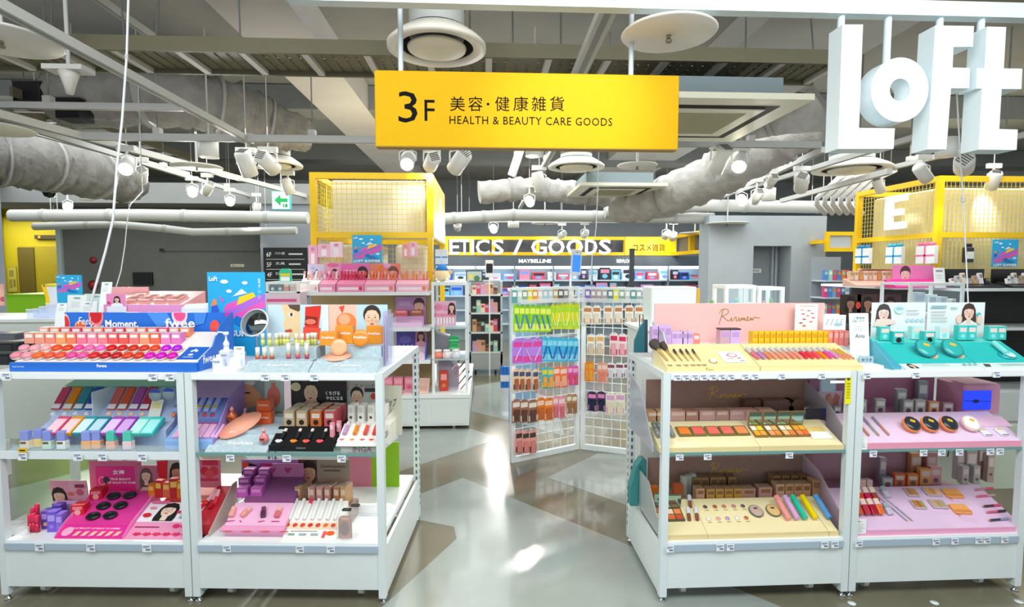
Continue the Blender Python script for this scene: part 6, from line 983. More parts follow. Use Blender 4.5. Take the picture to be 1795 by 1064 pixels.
for i, (px, c) in enumerate([(1733,'#d8c8a0'),(1762,'#e0c890')]): prod('small_vial', f'flat gold labelled vial on the pink slope, {ORD[1-i]} from the unit end', 'bottle', S.at(px, .12, .001), S.rot, [('vial', ('fv1',), lambda m: m.cbox(-.018,.018,0,.05,0,.01,.003), M('#f0eef0', .2)), ('gold_label', ('fv2',), lambda m: m.box(-.014,.014,.034,.046,.01,.0106), M(c, .4)), ('dark_rim', ('fv3',), lambda m: m.box(-.018,.018,.0,.004,.01,.0108), M('#8a7a90', .4))], 'flat vials')
for i, (px, Y, h, c) in enumerate([(1453,2.63,.045,'#a0a8a8'),(1468,2.63,.045,'#a8acac'),(1510,2.63,.08,'#b4bcb8'),(1543,2.64,.08,'#a4aaa6'),(1580,2.68,.12,'#98a09e'),(1592,2.63,.075,'#a0a8a6'),(1613,2.63,.075,'#a8aeac'),(1617,2.74,.15,'#94a0a4'),(1637,2.63,.065,'#d8a070'),(1662,2.64,.055,'#c8a0a8')]):
    carton(f'{("low grey","low silver","pale grey window","tilted grey window","tall slate","grey oval window","silver oval window","tall blue grey","peach clear","rosy clear")[i]} cosmetics box behind the pink slope', (XP(px,Y,zm+.1), Y, zm+.1006), (0,0,R(-8)), .05 if i > 1 else .035, .03, h, c, '#d8dcd8', '#5a4450', group='boxes behind the pink slope')
card('picture_card', 'pale pink picture card of crossed arms behind the centre post', 'display card', 1434, 685, 1477, 716, 2.76, [('r',0,0,1,1,'#e8c0d4'),('p',[(.2,0),(.3,.8),(.5,.9),(.55,.3),(.7,.9),(.9,.7),(.8,0)],'#c88a78'),('e',.5,.4,.12,.3,'#d8a08c')], '#e8c0d4', foot=zm+.1)
t, W, H = card('white_card', 'small white notice hanging on the shelf by the centre post', 'card', 1497, 766, 1521, 789, 2.403, lines_print(.1,.6,.9,4,.13,'#a0a8a8',.03), '#fbfbf8', .002, 0, None, False); text('お客様へ', W*.6, H*.13, ink, t, (W*.4,-.001,H*.85))
t = thing('white_card', 'pale blue hanging sample bag near the yellow strip', 'bag', (XP(1452,2.7,1.0), 2.7, .93)); part('bag', B().cbox(-.04,.045,0,.01,0,.1,.008), M('#b8d4e4', .3), t); part('hook', B().tube([(0,.005,.1),(0,.005,.125),(.01,.005,.13)], .002, 6), wt, t)
# ---- base deck
zb = ZBASE+.0005
t = thing('brown_display', 'brown header board with gold script over the base deck trays', 'counter display'); hb = part('header_board', B().box(XP(1136,YM,.5), XP(1424,YM,.5), YM, YM+.006, zb+.05, PZ(800,YM,1280)), brown, t); script_logo(hb, P(1278,822,YM-.001), .19, .075, gold)
x0, xm, x1, x2 = XP(1165,2.42,zb), XP(1240,2.42,zb), XP(1452,2.42,zb), XP(1468,2.42,zb)
for q0, q1 in ((x0, xm-.002), (xm, x1-.003), (x1, x2)):
    tr = part('cream_tray', wedge(2.418, zb+.022, 2.62, zb+.105, zb, q0, q1), M('#f4e2b0', .45), t); part('tray_lip', B().box(q0, q1, 2.412, 2.418, zb, zb+.022), M('#e6d09a', .45), tr)
part('riser', B().box(x0, x2, 2.621, 2.80, zb, zb+.085), M('#a89880', .5), t); part('side_wall', B().prismx([(2.42,zb),(2.42,zb+.03),(2.62,zb+.2),(2.8,zb+.2),(2.8,zb)], x0-.02, x0-.015), GL('#d4dcdc', .55), t)
S = Slope(2.418, zb+.0235, 2.62, zb+.1065)
DC = ['#f6f4f0','#f2a8a8','#b8a0d0','#f8f4ec','#d8603c','#6a4048','#b8562c','#d87a68','#d8808c','#6a4a6a']
for i, c in enumerate(DC):
    row = i//5; px = [1242,1259,1275,1292,1308][i % 5]-(6 if row else 0); prod('pressed_powder', f'round powder pan in the {("lower","upper")[row]} row of the cream tray, {ORD[i%5]} from the aisle', 'powder pan', S.at(px, .4+.34*row, .0005), S.rot, [('pan', ('ppn',), lambda m: m.lathe([(.012,0),(.012,.0015),(.0105,.002)], 14), M('#d8c8a0', .4)), ('powder', ('ppw',), lambda m: m.lathe([(.0105,.002),(.0105,.0028),(.001,.0035)], 14), M(c, .7)), ('caption', ('ppc',), lambda m: m.box(-.01,.01,-.022,-.019,0,.0006), M('#a8946a', .5))], 'round powder pans')
for i, (px, c) in enumerate([(1325,'#c8a89c'),(1355,'#e0b878')]): compact(f'clear lidded pressed powder compact on the cream tray, {ORD[i]} from the powder pans', S.at(px, .57, .001), S.rot, .036, .012, '#6a6a5a', c, '#5a5a40', .95, 1.05, group='clear lidded compacts')
TC = ['#f29a98','#d8a8d8','#28c0a8','#f4d400','#5aa0e0']
for i, (px, c) in enumerate(zip((1381,1396,1410,1428,1452), TC)): 
    tt = lying(f'{("coral","lilac","mint","yellow","blue")[i]} squeeze tube leaning on the cream tray', S.at(px, .3, .001), (S.tilt+R(12),0,R(6)), .0135, .125, c, c, .82, 'squeeze_tube', 'tube', 'squeeze tubes')
palette('open eyeshadow palette with dark mirror near the aisle post', S.at(1186, .35, .001), S.rot, .085, .075, ['#e06a30','#c85024','#f2d0b0','#f08a40'], '#5a5444', 2, .08); palette('second open eyeshadow palette half behind the aisle post', S.at(1160, .4, .001), S.rot, .05, .075, ['#d8a080','#e8d0c8','#b06a50','#c88a70'], '#5a5444', 2, .08)
for i, (px, tt) in enumerate([(1208,.35),(1222,.35),(1210,.72)]): prod('contour_stick', f'brown contour stick on the cream tray, {ORD[i]} from the eyeshadow palette', 'cosmetic', S.at(px, tt, .001), TZ(S.tilt,R(-14)), [('stick', ('cst',), lambda m: m.cyl((0,0,.008),(0,.035,.008),.009,n=10), M('#8a5038', .4)), ('sleeve', ('csl',), lambda m: m.cyl((0,.0355,.008),(0,.075,.008),.01,n=10), M('#dfe0e8', .2))], 'contour sticks')
BX = [(1228,2.64,.085,'#d0a080'),(1246,2.64,.08,'#c8984c'),(1262,2.64,.08,'#cc9c48'),(1278,2.64,.08,'#c89440'),(1294,2.64,.08,'#c8963c'),(1313,2.64,.08,'#b8887c'),(1342,2.64,.085,'#c09086'),(1368,2.64,.1,'#d4a88c'),(1384,2.64,.1,'#cc9c74'),(1399,2.64,.1,'#c89470'),(1414,2.64,.1,'#cc9a74'),(1431,2.64,.12,'#b48464')]
for i, (px, Y, h, c) in enumerate(BX): carton(f'brown kraft make-up carton in the front base row, {ORD[i]} from the aisle', (XP(px,Y,zb+.1), Y, zb+.0856), (0,0,0), .07 if i in (5,6) else .043, .055, h-.022, c, '#8a6444', None, group='front kraft cartons', top='#a07c5c')
for i, px in enumerate((1222,1236,1252,1266,1284,1362,1378,1394,1410)): carton(f'brown kraft make-up carton in the rear base row, {ORD[i]} from the aisle', (XP(px,2.73,zb+.16), 2.73, zb+.0856), (0,0,0), .042, .055, .085, '#a88058', '#7a5a3c', None, group='rear kraft cartons', top='#8f6c4c')
for i, (px, c) in enumerate([(1146,'#d8701c'),(1190,'#c8602c'),(1200,'#b8bcb0'),(1208,'#b0b4ac'),(1216,'#b8bcb4')]): carton(f'{("orange","rust","pale silver","grey silver","light silver")[i]} upright carton behind the eyeshadow palettes', (XP(px,2.66+.02*i,zb+.15), 2.66+.02*i, zb+.0856), (0,0,0), .05 if i < 2 else .028, .03, .07 if i < 2 else .1, c, c, None, group='cartons behind the palettes')
# pink base tray
t = thing('pink_base_display', 'pink lilac sloping tray of bottles, brushes and palettes on the base', 'counter display'); x0, x1 = XP(1494,2.42,zb), XP(1790,2.42,zb)
part('front_lip', B().box(x0, x1, 2.406, 2.412, zb, zb+.025), M('#f0a8cc', .45), t); part('slope', wedge(2.4125, zb+.025, 2.66, zb+.13, zb, x0, x1), M('#e6c4e2', .45), t); part('back_shelf', B().box(x0, x1-.1, 2.661, 2.82, zb, zb+.115), M('#b07a94', .45), t); part('back_board', B().box(x0, x1-.12, 2.82, 2.826, zb+.1, zb+.28), M('#b98a98', .5), t)
part('side_wall', B().prismx([(2.42,zb),(2.42,zb+.03),(2.66,zb+.22),(2.82,zb+.26),(2.82,zb)], x0-.02, x0-.015), GL('#e0c8d8', .6), t)
S = Slope(2.4125, zb+.0265, 2.66, zb+.1315)
for i, (px, tt, c) in enumerate([(1498,.58,'#b8583c'),(1511,.58,'#e04a20'),(1524,.58,'#d02458'),(1536,.58,'#a84a3c'),(1507,.3,'#c8643c'),(1520,.3,'#c83a48'),(1532,.3,'#b81838'),(1544,.3,'#f07028')]): jar_box(f'tilted lip bottle with pale cap in the {("upper","lower")[i//4]} row, {ORD[i%4]} from the centre post', S.at(px, tt, .012), (S.tilt-R(62),0,R(6)), .029, .022, .075, .6, c, '#f2d0c4', 'lip_bottle', group='tilted lip bottles')
for i, px in enumerate((1496,1508,1519,1531)): carton(f'cream lip bottle carton behind the tilted bottles, {ORD[i]} from the centre post', (XP(px,2.64,zb+.13), 2.665, zb+.1156), (0,0,0), .03, .03, .05, '#f6d8cc', '#f0c4b8', None, group='cream lip bottle cartons')
for i, (px, tt, w, cs) in enumerate([(1603,.72,.055,['#b8763c','#c88a4a']),(1639,.72,.075,['#d8984a','#c88648','#e8b070']),(1615,.42,.06,['#b08030','#c0562c','#90a040']),(1650,.42,.075,['#c0a070','#b08a58','#a89a80'])]): palette(f'clear tilted eyeshadow palette on the pink tray, {ORD[i]} counted from the bottles', S.at(px, tt, .002), TZ(S.tilt,R(-6)), w, .055, cs, '#c8b4bc', group='clear tilted palettes')
for i, (px, tt) in enumerate([(1676,.66),(1690,.28)]): prod('peach_case', f'peach zip shaped palette case on the pink tray, {("upper","lower")[i]}', 'palette', S.at(px, tt, .001), TZ(S.tilt,R(-4)), [('case', ('pcz',), lambda m: m.cbox(-.042,.042,0,.06,0,.012,.003), M('#eda45c', .45)), ('flap', ('pcf',), lambda m: m.box(-.04,.04,.004,.02,.012,.0128), M('#d88a48', .45)), ('pull', ('pcp',), lambda m: m.cyl((-.036,.0,.006),(-.03,-.014,.006),.002,n=6), M('#e05a4a', .3))], 'peach cases')
for i, (px, tt, c, cc) in enumerate([(1720,.85,'#c88a94','#e84a7a'),(1722,.68,'#e85a8a','#c89aa4'),(1733,.44,'#4a2a34','#d8507a'),(1740,.3,'#d85a7a','#3a2430'),(1744,.12,'#2a3040','#8a90b0')]): pencil(f'make-up pencil lying crosswise on the pink tray, {ORD[4-i]} counted up from the front', S.at(px-10, tt, .001), TZ(S.tilt,R(-86)), .1, .0055, c, cc, group='crosswise pencils')
for i, px in enumerate((1583,1592)): pencil(f'slim silver applicator wand on the pink tray, {ORD[i]} from the bottles', S.at(px+5, .18, .001), TZ(S.tilt,R(14)), .16, .0035, '#a8a8b0', '#c8c0cc', group='silver wands')
for i, (px, tt) in enumerate([(1556,.7),(1561,.3)]): jar_box(f'small clear silver jar on the pink tray, {("upper","lower")[i]}', S.at(px, tt, .008), (S.tilt-R(70),0,R(5)), .03, .018, .06, .6, '#c8bcd0', '#a8a8b4', 'clear_jar', group='small clear jars')
for i, (px, Y, h, c) in enumerate([(1547,2.74,.16,'#a89aa8'),(1556,2.69,.07,'#a8a8b0'),(1577,2.69,.09,'#d8683c'),(1600,2.69,.085,'#e0803c'),(1622,2.7,.11,'#e8a05c'),(1640,2.7,.12,'#d8989c'),(1605,2.77,.17,'#d89868'),(1632,2.77,.17,'#c88c90'),(1685,2.76,.2,'#b0a8a8'),(1702,2.74,.2,'#a8a49c'),(1692,2.7,.12,'#b4b0ac'),(1712,2.7,.12,'#b0aca8'),(1722,2.76,.21,'#8a6a5c'),(1736,2.72,.18,'#b49a90')]):
    carton(f'{("tall mauve","low silver","coral clear","orange clear","peach round window","rose round window","tan rear","mauve rear","tall grey","tall taupe","slim grey","slim taupe","dark brown","beige striped")[i]} carton at the back of the pink base tray', (XP(px,Y,zb+.12), Y, zb+.1156), (0,0,R(-8)), .055 if i not in (0,10,11,13) else .034, .035, h-.02, c, '#d8c4c0', '#7a5a58', group='cartons behind the pink base tray')
t, W, H = card('white_card', 'small white notice card on the base deck by the centre post', 'card', 1491, 910, 1519, 936, 2.404, lines_print(.1,.62,.92,5,.12,'#a0a8ac',.03), '#fbfbfa', .002, 0, None, False); text('お客様へ', W*.6, H*.12, ink, t, (W*.42,-.001,H*.84))
t = thing('back_board_panel', 'grey green rounded panel behind the pink base tray', 'panel'); part('panel', B().cbox(XP(1690,2.9,.5), XP(1785,2.9,.5), 2.9, 2.92, zb, .68, .01), M('#bcc6b4', .5), t); part('cable', B().tube([(XP(1666,2.86,.6),2.88,.66),(XP(1672,2.86,.6),2.88,.6),(XP(1668,2.86,.6),2.88,.5)], .003, 6), BLACK, t)
# ================================================================ white mesh rack in the aisle, two wings
def wing(label, x0, L, y, H):
    t = thing('mesh_rack', label, 'display rack', (x0, y, 0), (0,0,0), 'white mesh rack wings'); fr = M('#f0f6f8', .35)
    for x in (0, L-.035): part('post', B().box(x, x+.035, 0, .03, .0, H), fr, t)
    part('bottom_rail', B().box(.035, L-.035, 0, .03, .0, .045), fr, t); part('top_rail', B().box(.035, L-.035, 0, .03, H-.03, H), fr, t)
    part('wire_mesh', wires(B(), .035, L-.035, .045, H-.03, .015, .075, .0028), fr, t)
    for z in (H-.1, H-.42, H-.72, H-.98): part('hook_bar', B().box(.04, L-.04, -.012, -.004, z, z+.012), CHROME, t)
    part('top_shelf', B().box(.02, L-.02, -.1, 0, H-.125, H-.12), CLEAR, t); part('shelf_lip', B().box(.02, L-.02, -.103, -.1, H-.125, H-.09), GL('#ffffff', .3), t)
    return t
def hang(label, px, py0, py1, y, wpx, c, c2, c3, depth=.0, group=None, name='hanging_pack'):
    a, b = P(px-wpx/2, py1, y), P(px+wpx/2, py0, y); w, h = b.x-a.x, b.z-a.z; w = round(w, 2); h = round(h, 2)
    return prod(name, label, 'packet', ((a.x+b.x)/2, y, a.z), (0,0,0), [('backing_card', ('hk1',w,h), lambda m: m.prism([(-w/2,0),(w/2,0),(w/2,h*.9),(w*.2,h),(-w*.2,h),(-w/2,h*.9)], 0, .004), M(c, .35)), ('header_print', ('hk2',w,h), lambda m: m.box(-w*.4, w*.4, -.001, 0, h*.66, h*.86), M(c2, .4)), ('product', ('hk3',w,h,len(label) % 2), (lambda m: m.cbox(-w*.3, w*.3, -.014, -.001, h*.08, h*.55, .004)) if c3 not in ('#3a8ad8','#f0f0a0','#d8b8f0','#3060c0') else (lambda m: (m.cyl((-w*.3,-.006,h*.12) if len(label) % 2 else (w*.3,-.006,h*.12), (w*.25,-.006,h*.62) if len(label) % 2 else (-w*.25,-.006,h*.62), .006, n=8))), M(c3, .25)),
        ('lower_print', ('hk5',w,h), lambda m: m.box(-w*.42, w*.42, -.001, 0, h*.06, h*.3), M(c2, .4)),
        ('hook', ('hk4',), lambda m: (m.tube([(0,.03,.006),(0,-.02,.006),(0,-.03,.014)], .002, 5)), CHROME, (0,0,h*.93))], group)
CUR[0] = math.atan2(.314, .605); CUR[1] = Vector((.213, 4.252, 0)); LA = .682; yA = 4.252
wing('white wire mesh rack wing with lime and purple packs', .213, LA, yA, 1.425); yP = yA-.045
RA = [(('lime','lime green'), 533, 582, [906+i*9.2 for i in range(7)], '#8fd210', '#e8f060', '#3a8ad8', 'lime green pack on the top hooks of the mesh rack'), (None, 531, 577, [970+i*8.3 for i in range(6)], '#dde010', '#a8d830', '#f0f0a0', 'yellow pack on the top hooks of the mesh rack'),
      (None, 592, 638, [908,925,942], '#b880e0', '#e040a0', '#d8b8f0', 'purple pack on the second hooks of the mesh rack'), (None, 590, 634, [955+i*9 for i in range(7)], '#38b8e4', '#8ad8f0', '#3060c0', 'cyan pack on the second hooks of the mesh rack'),
      (None, 646, 686, [905,915,926,939], '#ecc8a8', '#3a4a6a', '#a85a30', 'beige pack with dark top on the third hooks'), (None, 643, 682, [955,965], '#4ab8c0', '#e8d030', '#f0a030', 'teal pack on the third hooks'), (None, 641, 680, [976,988], '#f07a48', '#f8d0c0', '#f0a880', 'orange pack on the third hooks'), (None, 640, 676, [1000,1009], '#e05ab8', '#f8a8d8', '#d84a6a', 'magenta pack on the third hooks'),
      (None, 698, 742, [905,919,934], '#a06a50', '#f0e0d4', '#5a3428', 'brown pack on the fourth hooks'), (None, 695, 738, [948,962], '#f08020', '#f6d0b0', '#c86020', 'bright orange pack on the fourth hooks'), (None, 692, 734, [974,985], '#f098a4', '#f6d8dc', '#d86a78', 'pale pink pack on the fourth hooks'), (None, 690, 726, [998,1007], '#b88a60', '#f0e4d0', '#9a6a48', 'tan pack on the fourth hooks'),
      (None, 752, 796, [910,922,934], '#f4aca4', '#4a3a34', '#e88a80', 'salmon pink pack on the lowest hooks of the mesh rack')]
for g, y0_, y1_, pxs, c, c2, c3, lb in RA:
    for i, px in enumerate(pxs): hang(f'{lb}, {ORD[i]} from its outer post', px, y0_+i*.2, y1_, yP-.006*(i % 2), (pxs[1]-pxs[0])*1.12, c, c2, c3, group=lb.split(' on ')[0]+'s')
ct = ['#5aa0a0','#c8d8d0','#8aa898','#e8d830','#f09a30','#d8d8d0','#a8c8d8','#b8d4e0','#c8a868','#5a5a5a','#8a8a86','#e8e4dc']
for i, c in enumerate(ct):
    px = 902+i*9; p = P(px, 526, yA-.06); prod('mask_sachet', f'upright sheet mask sachet on the rack top shelf, {ORD[i]} from the outer post', 'packet', (p.x, yA-.06, 1.306), (0,0,R(-18)), [('sachet', ('msa',), lambda m: m.cbox(-.022,.022,0,.006,0,.1,.003), M(c, .3)), ('print', ('msp',), lambda m: m.box(-.015,.015,-.001,0,.05,.085), M('#f4f4f0', .4))], 'mask sachets')
# tablet on a stalk at the rack corner
p = P(1016, 482, yA-.02); t = thing('tablet_stand', 'white tablet with a blue screen on a stalk above the mesh rack', 'tablet', (p.x, yA+.06, 1.43)); hh = P(1016,437,yA).z-p.z; ph = P(1008,520,yA)
part('stalk', B().cyl((-.05,0,-.25),(-.03,0,p.z-1.43+.05),.009,n=8), wt, t); tb = part('tablet', B().cbox(-.055,.055,-.006,.006,0,hh,.004), M('#e8eaec', .35), t, None, (0,-.02,p.z-1.43), (0,R(4),0)); part('screen', B().box(-.042,.042,-.0075,-.006,hh*.12,hh*.78), M('#2a6ae0', .2, 0, .9), tb, 'blue screen'); part('camera_dot', B().box(-.004,.004,-.0075,-.006,hh*.87,hh*.91), BLACK, tb); part('clamp', B().cbox(-.075,-.01,-.02,.02,-.12,-.05,.004), wt, t)
CUR[0] = math.atan2(-.266, .632); CUR[1] = Vector((.818, 4.566, 0)); yB = 4.566
wing('white wire mesh rack wing with cream and red packs', .83, .69, yB, 1.42); yP = yB-.045
RB = [(535, 568, [1030,1046,1066,1084,1103,1120], '#f6f0e4', '#c8804a', '#e8dcc8', 'cream brown pack on the upper hooks of the rear wing'), (585, 622, [1036,1052], '#f4efe6', '#e8b060', '#d8c8b4', 'slim cream pack on the second hooks of the rear wing'), (584, 624, [1076,1091,1104], '#f6e4e4', '#d82a5a', '#f0a8b8', 'red trimmed pack on the second hooks of the rear wing'),
      (634, 668, [1030,1036], '#f08a1c', '#f0a030', '#f0a030', 'orange pouch on the third hooks of the rear wing'), (636, 670, [1052,1060], '#f2a890', '#f6d4c8', '#e88a70', 'peach pack on the third hooks of the rear wing'), (636, 662, [1071,1086,1100,1116], '#f4f4f6', '#8a4a5a', '#d8d8e0', 'white pack on the third hooks of the rear wing'),
      (686, 720, [1038,1054], '#2a2050', '#f08ac0', '#1a1a3a', 'navy pack on the lowest hooks of the rear wing'), (688, 726, [1070,1087], '#f4ecdc', '#e0a8d8', '#e8dcc0', 'lilac pack on the lowest hooks of the rear wing')]
for y0_, y1_, pxs, c, c2, c3, lb in RB:
    for i, px in enumerate(pxs): hang(f'{lb}, {ORD[i]} from the corner post', px, y0_, y1_, yP-.006*(i % 2), max(10, (pxs[1]-pxs[0])*.98), c, c2, c3, group=lb.split(' on ')[0]+'s')
cb = ['#8a6ac0','#a89aa0','#a8a0a0','#b0a8a8','#5a8a90','#e8e000','#8aa8a0','#c8d0cc','#5a9aa0','#9ab0b0']
for i, c in enumerate(cb):
    px = 1030+i*10; p = P(px, 524, yB-.06); prod('mask_sachet', f'upright sheet mask sachet on the rear wing shelf, {ORD[i]} from the corner', 'packet', (p.x, yB-.06, 1.301), (0,0,R(14)), [('sachet', ('msa',), lambda m: m.cbox(-.022,.022,0,.006,0,.1,.003), M(c, .3)), ('print', ('msp',), lambda m: m.box(-.015,.015,-.001,0,.05,.085), M('#f4f4f0', .4))], 'mask sachets on the rear wing')
CUR[0] = 0
# ================================================================ pink makeup gondola under the first tower
T('I', 0, 0, 1, 1, 5, None) if False else None
g = thing('tower_gondola', 'white low gondola with pink displays around the yellow tower', 'shelf unit'); yg = 5.2; xg0, xg1 = P(430,740,yg).x, P(822,740,yg).x
part('base_cabinet', B().box(xg0, xg1, yg+.02, 6.9, .03, .31), M('#eef3f0', .45), g); part('base_top', B().box(xg0-.01, xg1+.01, yg, 6.92, .31, .345), M('#f6f9f7', .4), g)
for px in (555, 643, 751, 822): x = P(px,725,yg).x; part('front_panel', B().box(x-.38, x-.006, yg+.012, yg+.02, .05, .30), M('#e9efec', .45), g)
for x in (xg0+.1, -.9, xg1-.15): part('levelling_foot', B().cyl((x,yg+.06,0),(x,yg+.06,.03),.02,n=8), CHROME, g)
zs = [PZ(512,5.22,650), PZ(575,5.22,720), PZ(632,5.22,720)]
for i, z in enumerate(zs):
    s_ = part('shelf', B().box(P(466,512,5.22).x, P(753,512,5.22).x, 5.22, 5.58, z-.03, z), M('#f2f7f8', .4), g); part('shelf_edge', B().box(P(466,512,5.22).x, P(753,512,5.22).x, 5.214, 5.22, z-.032, z+.002), WHITE, s_)
part('support', B().box(-1.78, -.54, 5.59, 5.598, .36, 1.33), M('#b09a6a', .6), g)
rnd = random.Random(11); z0 = zs[0]+.001
summer_poster('blue campaign poster hanging on the yellow tower mesh', 618, 412, 669, 461, 5.52, full=False)
for lb, x0, x1, cs in (('white and peach lip tester tray with white tubes', 523, 558, ('#f8f0ee','#f0a8a0','#f6f6f4')), ('pink striped lip tester tray', 560, 588, ('#f4a0c0','#f07aa0','#f8d0dc')), ('rose lip tester tray with red tubes', 590, 638, ('#f28ab4','#d8284a','#e83a5a')), ('blush lip tester tray with coral tubes', 639, 692, ('#f6a8c4','#f0805a','#f4b0a0')), ('pale pink lip tester tray with orange tubes', 694, 750, ('#f8b8cc','#f08a50','#f0a8b8'))):
    t = thing('lip_tester_tray', f'{lb} on the upper tower shelf', 'counter display'); xa, xb = P(x0,500,5.26).x, P(x1,500,5.26).x
    part('front', B().box(xa, xb, 5.25, 5.26, z0, z0+.075), M(cs[0], .4), t); part('slope', wedge(5.261, z0+.075, 5.42, z0+.13, z0, xa, xb), M(cs[0], .45), t); prints(xb-xa, .075, [('r',.08,.25,.8,.6,'#fbe4ec'),('e',.88,.45,.06,.3,cs[1])], t, (xa, 5.25, z0))
    n = max(3, int((xb-xa)/.032)); S = Slope(5.261, z0+.077, 5.42, z0+.132); short = lb.split(' lip')[0]
    for i in range(n):
        x = xa+(xb-xa)*(i+.5)/n
        prod('lip_tube', f'tiny standing lip tube on the {short} tower tray, {ORD[i]} from the directory', 'cosmetic', (x, 5.37, z0+.118), (R(-20),0,0), [('tube_body', ('tl1',), lambda m: m.cyl((0,0,0),(0,0,.05),.011,n=8), M(cs[1] if i % 3 else cs[2], .25)), ('cap', ('tl2',), lambda m: m.cyl((0,0,.0505),(0,0,.085),.0105,n=8), M(cs[2] if i % 2 else cs[1], .3))], 'tower shelf lip tubes')
card('picture_card', 'lavender sketch card at the tower corner shelf', 'display card', 540, 463, 569, 492, 5.48, [('r',0,0,1,1,'#d8cce8'),('p',[(.2,.2),(.3,.25),(.6,.7),(.5,.7)],'#5a5a9a'),('e',.7,.4,.15,.15,'#f0b0d0'),('e',.3,.75,.12,.1,'#a8b8e0')], '#d8cce8', foot=z0)
card('picture_card', 'pink ribboned card with a girl beside the lavender card', 'display card', 571, 460, 597, 492, 5.48, [('r',0,0,1,1,'#f2a8c8'),('e',.5,.85,.4,.12,'#e86a9a')]+face(.6,.4,.4,1.1,'#3a2a30')+[('e',.2,.3,.12,.15,'#e0508a')], '#f2a8c8', foot=z0)
t, W, H = card('picture_card', 'magenta card with a laughing dark haired woman below the campaign poster', 'display card', 598, 462, 648, 498, 5.47, [('r',0,0,1,1,'#f070b8'),('r',.1,.45,.6,.7,'#f8a8d8')]+face(.75,.52,.55,.72,'#2a1a1c','#f6d0c0','#d8305a'), '#f070b8', foot=z0); text('TINT', W*.35, H*.15, wt, t, (W*.35,-.007,H*.58))
card('picture_card', 'orange and pink card with a rosy face on the tower shelf', 'display card', 650, 462, 702, 498, 5.47, [('r',0,0,1,1,'#f4886a'),('r',.3,0,1,.6,'#f49ab0'),('p',[(0,.2),(.3,.9),(.45,.9),(.2,.1)],'#f0801c'),('e',.55,.92,.12,.14,'#f0a8e0')]+face(.75,.5,.6,.7,'#7a4a40','#f4b0a8','#d84060',False), '#f4886a', foot=z0)
for i, (x0, y0_, x1, y1_, c, lb) in enumerate([(557,428,579,451,'#f4c0d4','pale pink gift box on the tower mesh near its outer post'), (579,424,600,451,'#f8dce4','white and pink gift box with handle on the tower mesh'), (705,427,717,451,'#f4a898','coral gift box on the tower mesh'), (717,424,731,450,'#f4b8c4','rose gift box on the tower mesh beside the coral one'), (541,430,556,466,'#f4b0cc','slim pink packet hanging at the tower corner')]):
    a, b = P(x0,y1_,5.52), P(x1,y0_,5.52); w, h = b.x-a.x, b.z-a.z; t = thing('gift_box', lb, 'box', (a.x, 5.52, a.z)); part('carton', B().cbox(0,w,0,.06,0,h,.003), M(c, .4), t); prints(w, h, [('r',.3,.1,.7,.6,'#fdeef2'),('e',.5,.8,.2,.1,'#e88aa8')], t); part('hook', B().tube([(w/2,.06,h*.9),(w/2,.09,h*.9)], .003, 5), CHROME, t)
# lower tower shelves
t, W, H = card('picture_card', 'mauve card with a face on the second tower shelf', 'display card', 694, 520, 746, 552, 5.5, [('r',0,0,1,1,'#b888b8'),('r',.1,.5,.5,.75,'#c8a0d0')]+face(.78,.5,.7,.62,'#4a2a30','#e8b8a8','#c84058',False), '#b888b8', foot=zs[1])
t = thing('pink_tray', 'lilac pink powder tray on the second tower shelf', 'counter display'); xa, xb = P(688,560,5.26).x, P(740,560,5.26).x; part('tray', wedge(5.24, zs[1]+.05, 5.4, zs[1]+.1, zs[1]+.001, xa, xb), M('#f0bce8', .4), t); part('front', B().box(xa, xb, 5.23, 5.24, zs[1]+.001, zs[1]+.05), M('#f6d0f0', .4), t)
carton('coral blush box on the second tower shelf', (P(703,545,5.42).x, 5.42, zs[1]+.1), (0,0,0), .13, .05, .06, '#d8606a', '#f0a0a8'); carton('brown blush box on the second tower shelf', (P(730,545,5.42).x, 5.42, zs[1]+.1), (0,0,0), .12, .05, .06, '#a8604a', '#d89a80')
card('picture_card', 'deep violet card on the third tower shelf', 'display card', 694, 578, 728, 612, 5.5, [('r',0,0,1,1,'#5a4aa8'),('e',.5,.5,.3,.2,'#7a6ac8')], '#5a4aa8', foot=zs[2]); card('picture_card', 'card of a girl in pink on the third tower shelf', 'display card', 728, 577, 748, 608, 5.5, [('r',0,0,1,1,'#c87aa0')]+face(.5,.6,.45,1.4,'#3a1c20','#e8b0a0','#d04060',True,True,'#f0a8b8'), '#c87aa0', foot=zs[2])
t = thing('pink_tray', 'pale mauve palette tray on the third tower shelf', 'counter display'); xa, xb = P(690,620,5.26).x, P(745,620,5.26).x; part('tray', wedge(5.24, zs[2]+.04, 5.4, zs[2]+.11, zs[2]+.001, xa, xb), M('#f0d0e0', .4), t); part('blue_side', B().prismx([(5.24,zs[2]),(5.24,zs[2]+.05),(5.45,zs[2]+.2),(5.45,zs[2])], xb, xb+.008), M('#3a6ad8', .4), t)
for i, px in enumerate((700,708,715,722)): prod('lip_tube', f'small glass tint on the third tower shelf, {ORD[i]} from the violet card edge', 'cosmetic', (P(px,600,5.44).x, 5.44, zs[2]+.001), (0,0,0), [('tube_body', ('tl3',), lambda m: m.cyl((0,0,0),(0,0,.08),.014,n=8), M('#c8b8d8' if i < 3 else '#2a9ab0', .2)), ('cap', ('tl4',), lambda m: m.cyl((0,0,.0805),(0,0,.12),.013,n=8), M('#e8e0f0', .3))], 'small glass tints')
for i, px in enumerate((680,698,717)): carton(f'rose pink cube box on the tower base deck, {ORD[i]} from the aisle unit', (P(px,660,5.4).x, 5.4, .346), (0,0,0), .095, .08, .13, '#f08aa4', '#f4b0c0', '#e86a8a', group='rose cube boxes', top='#f4a8bc')
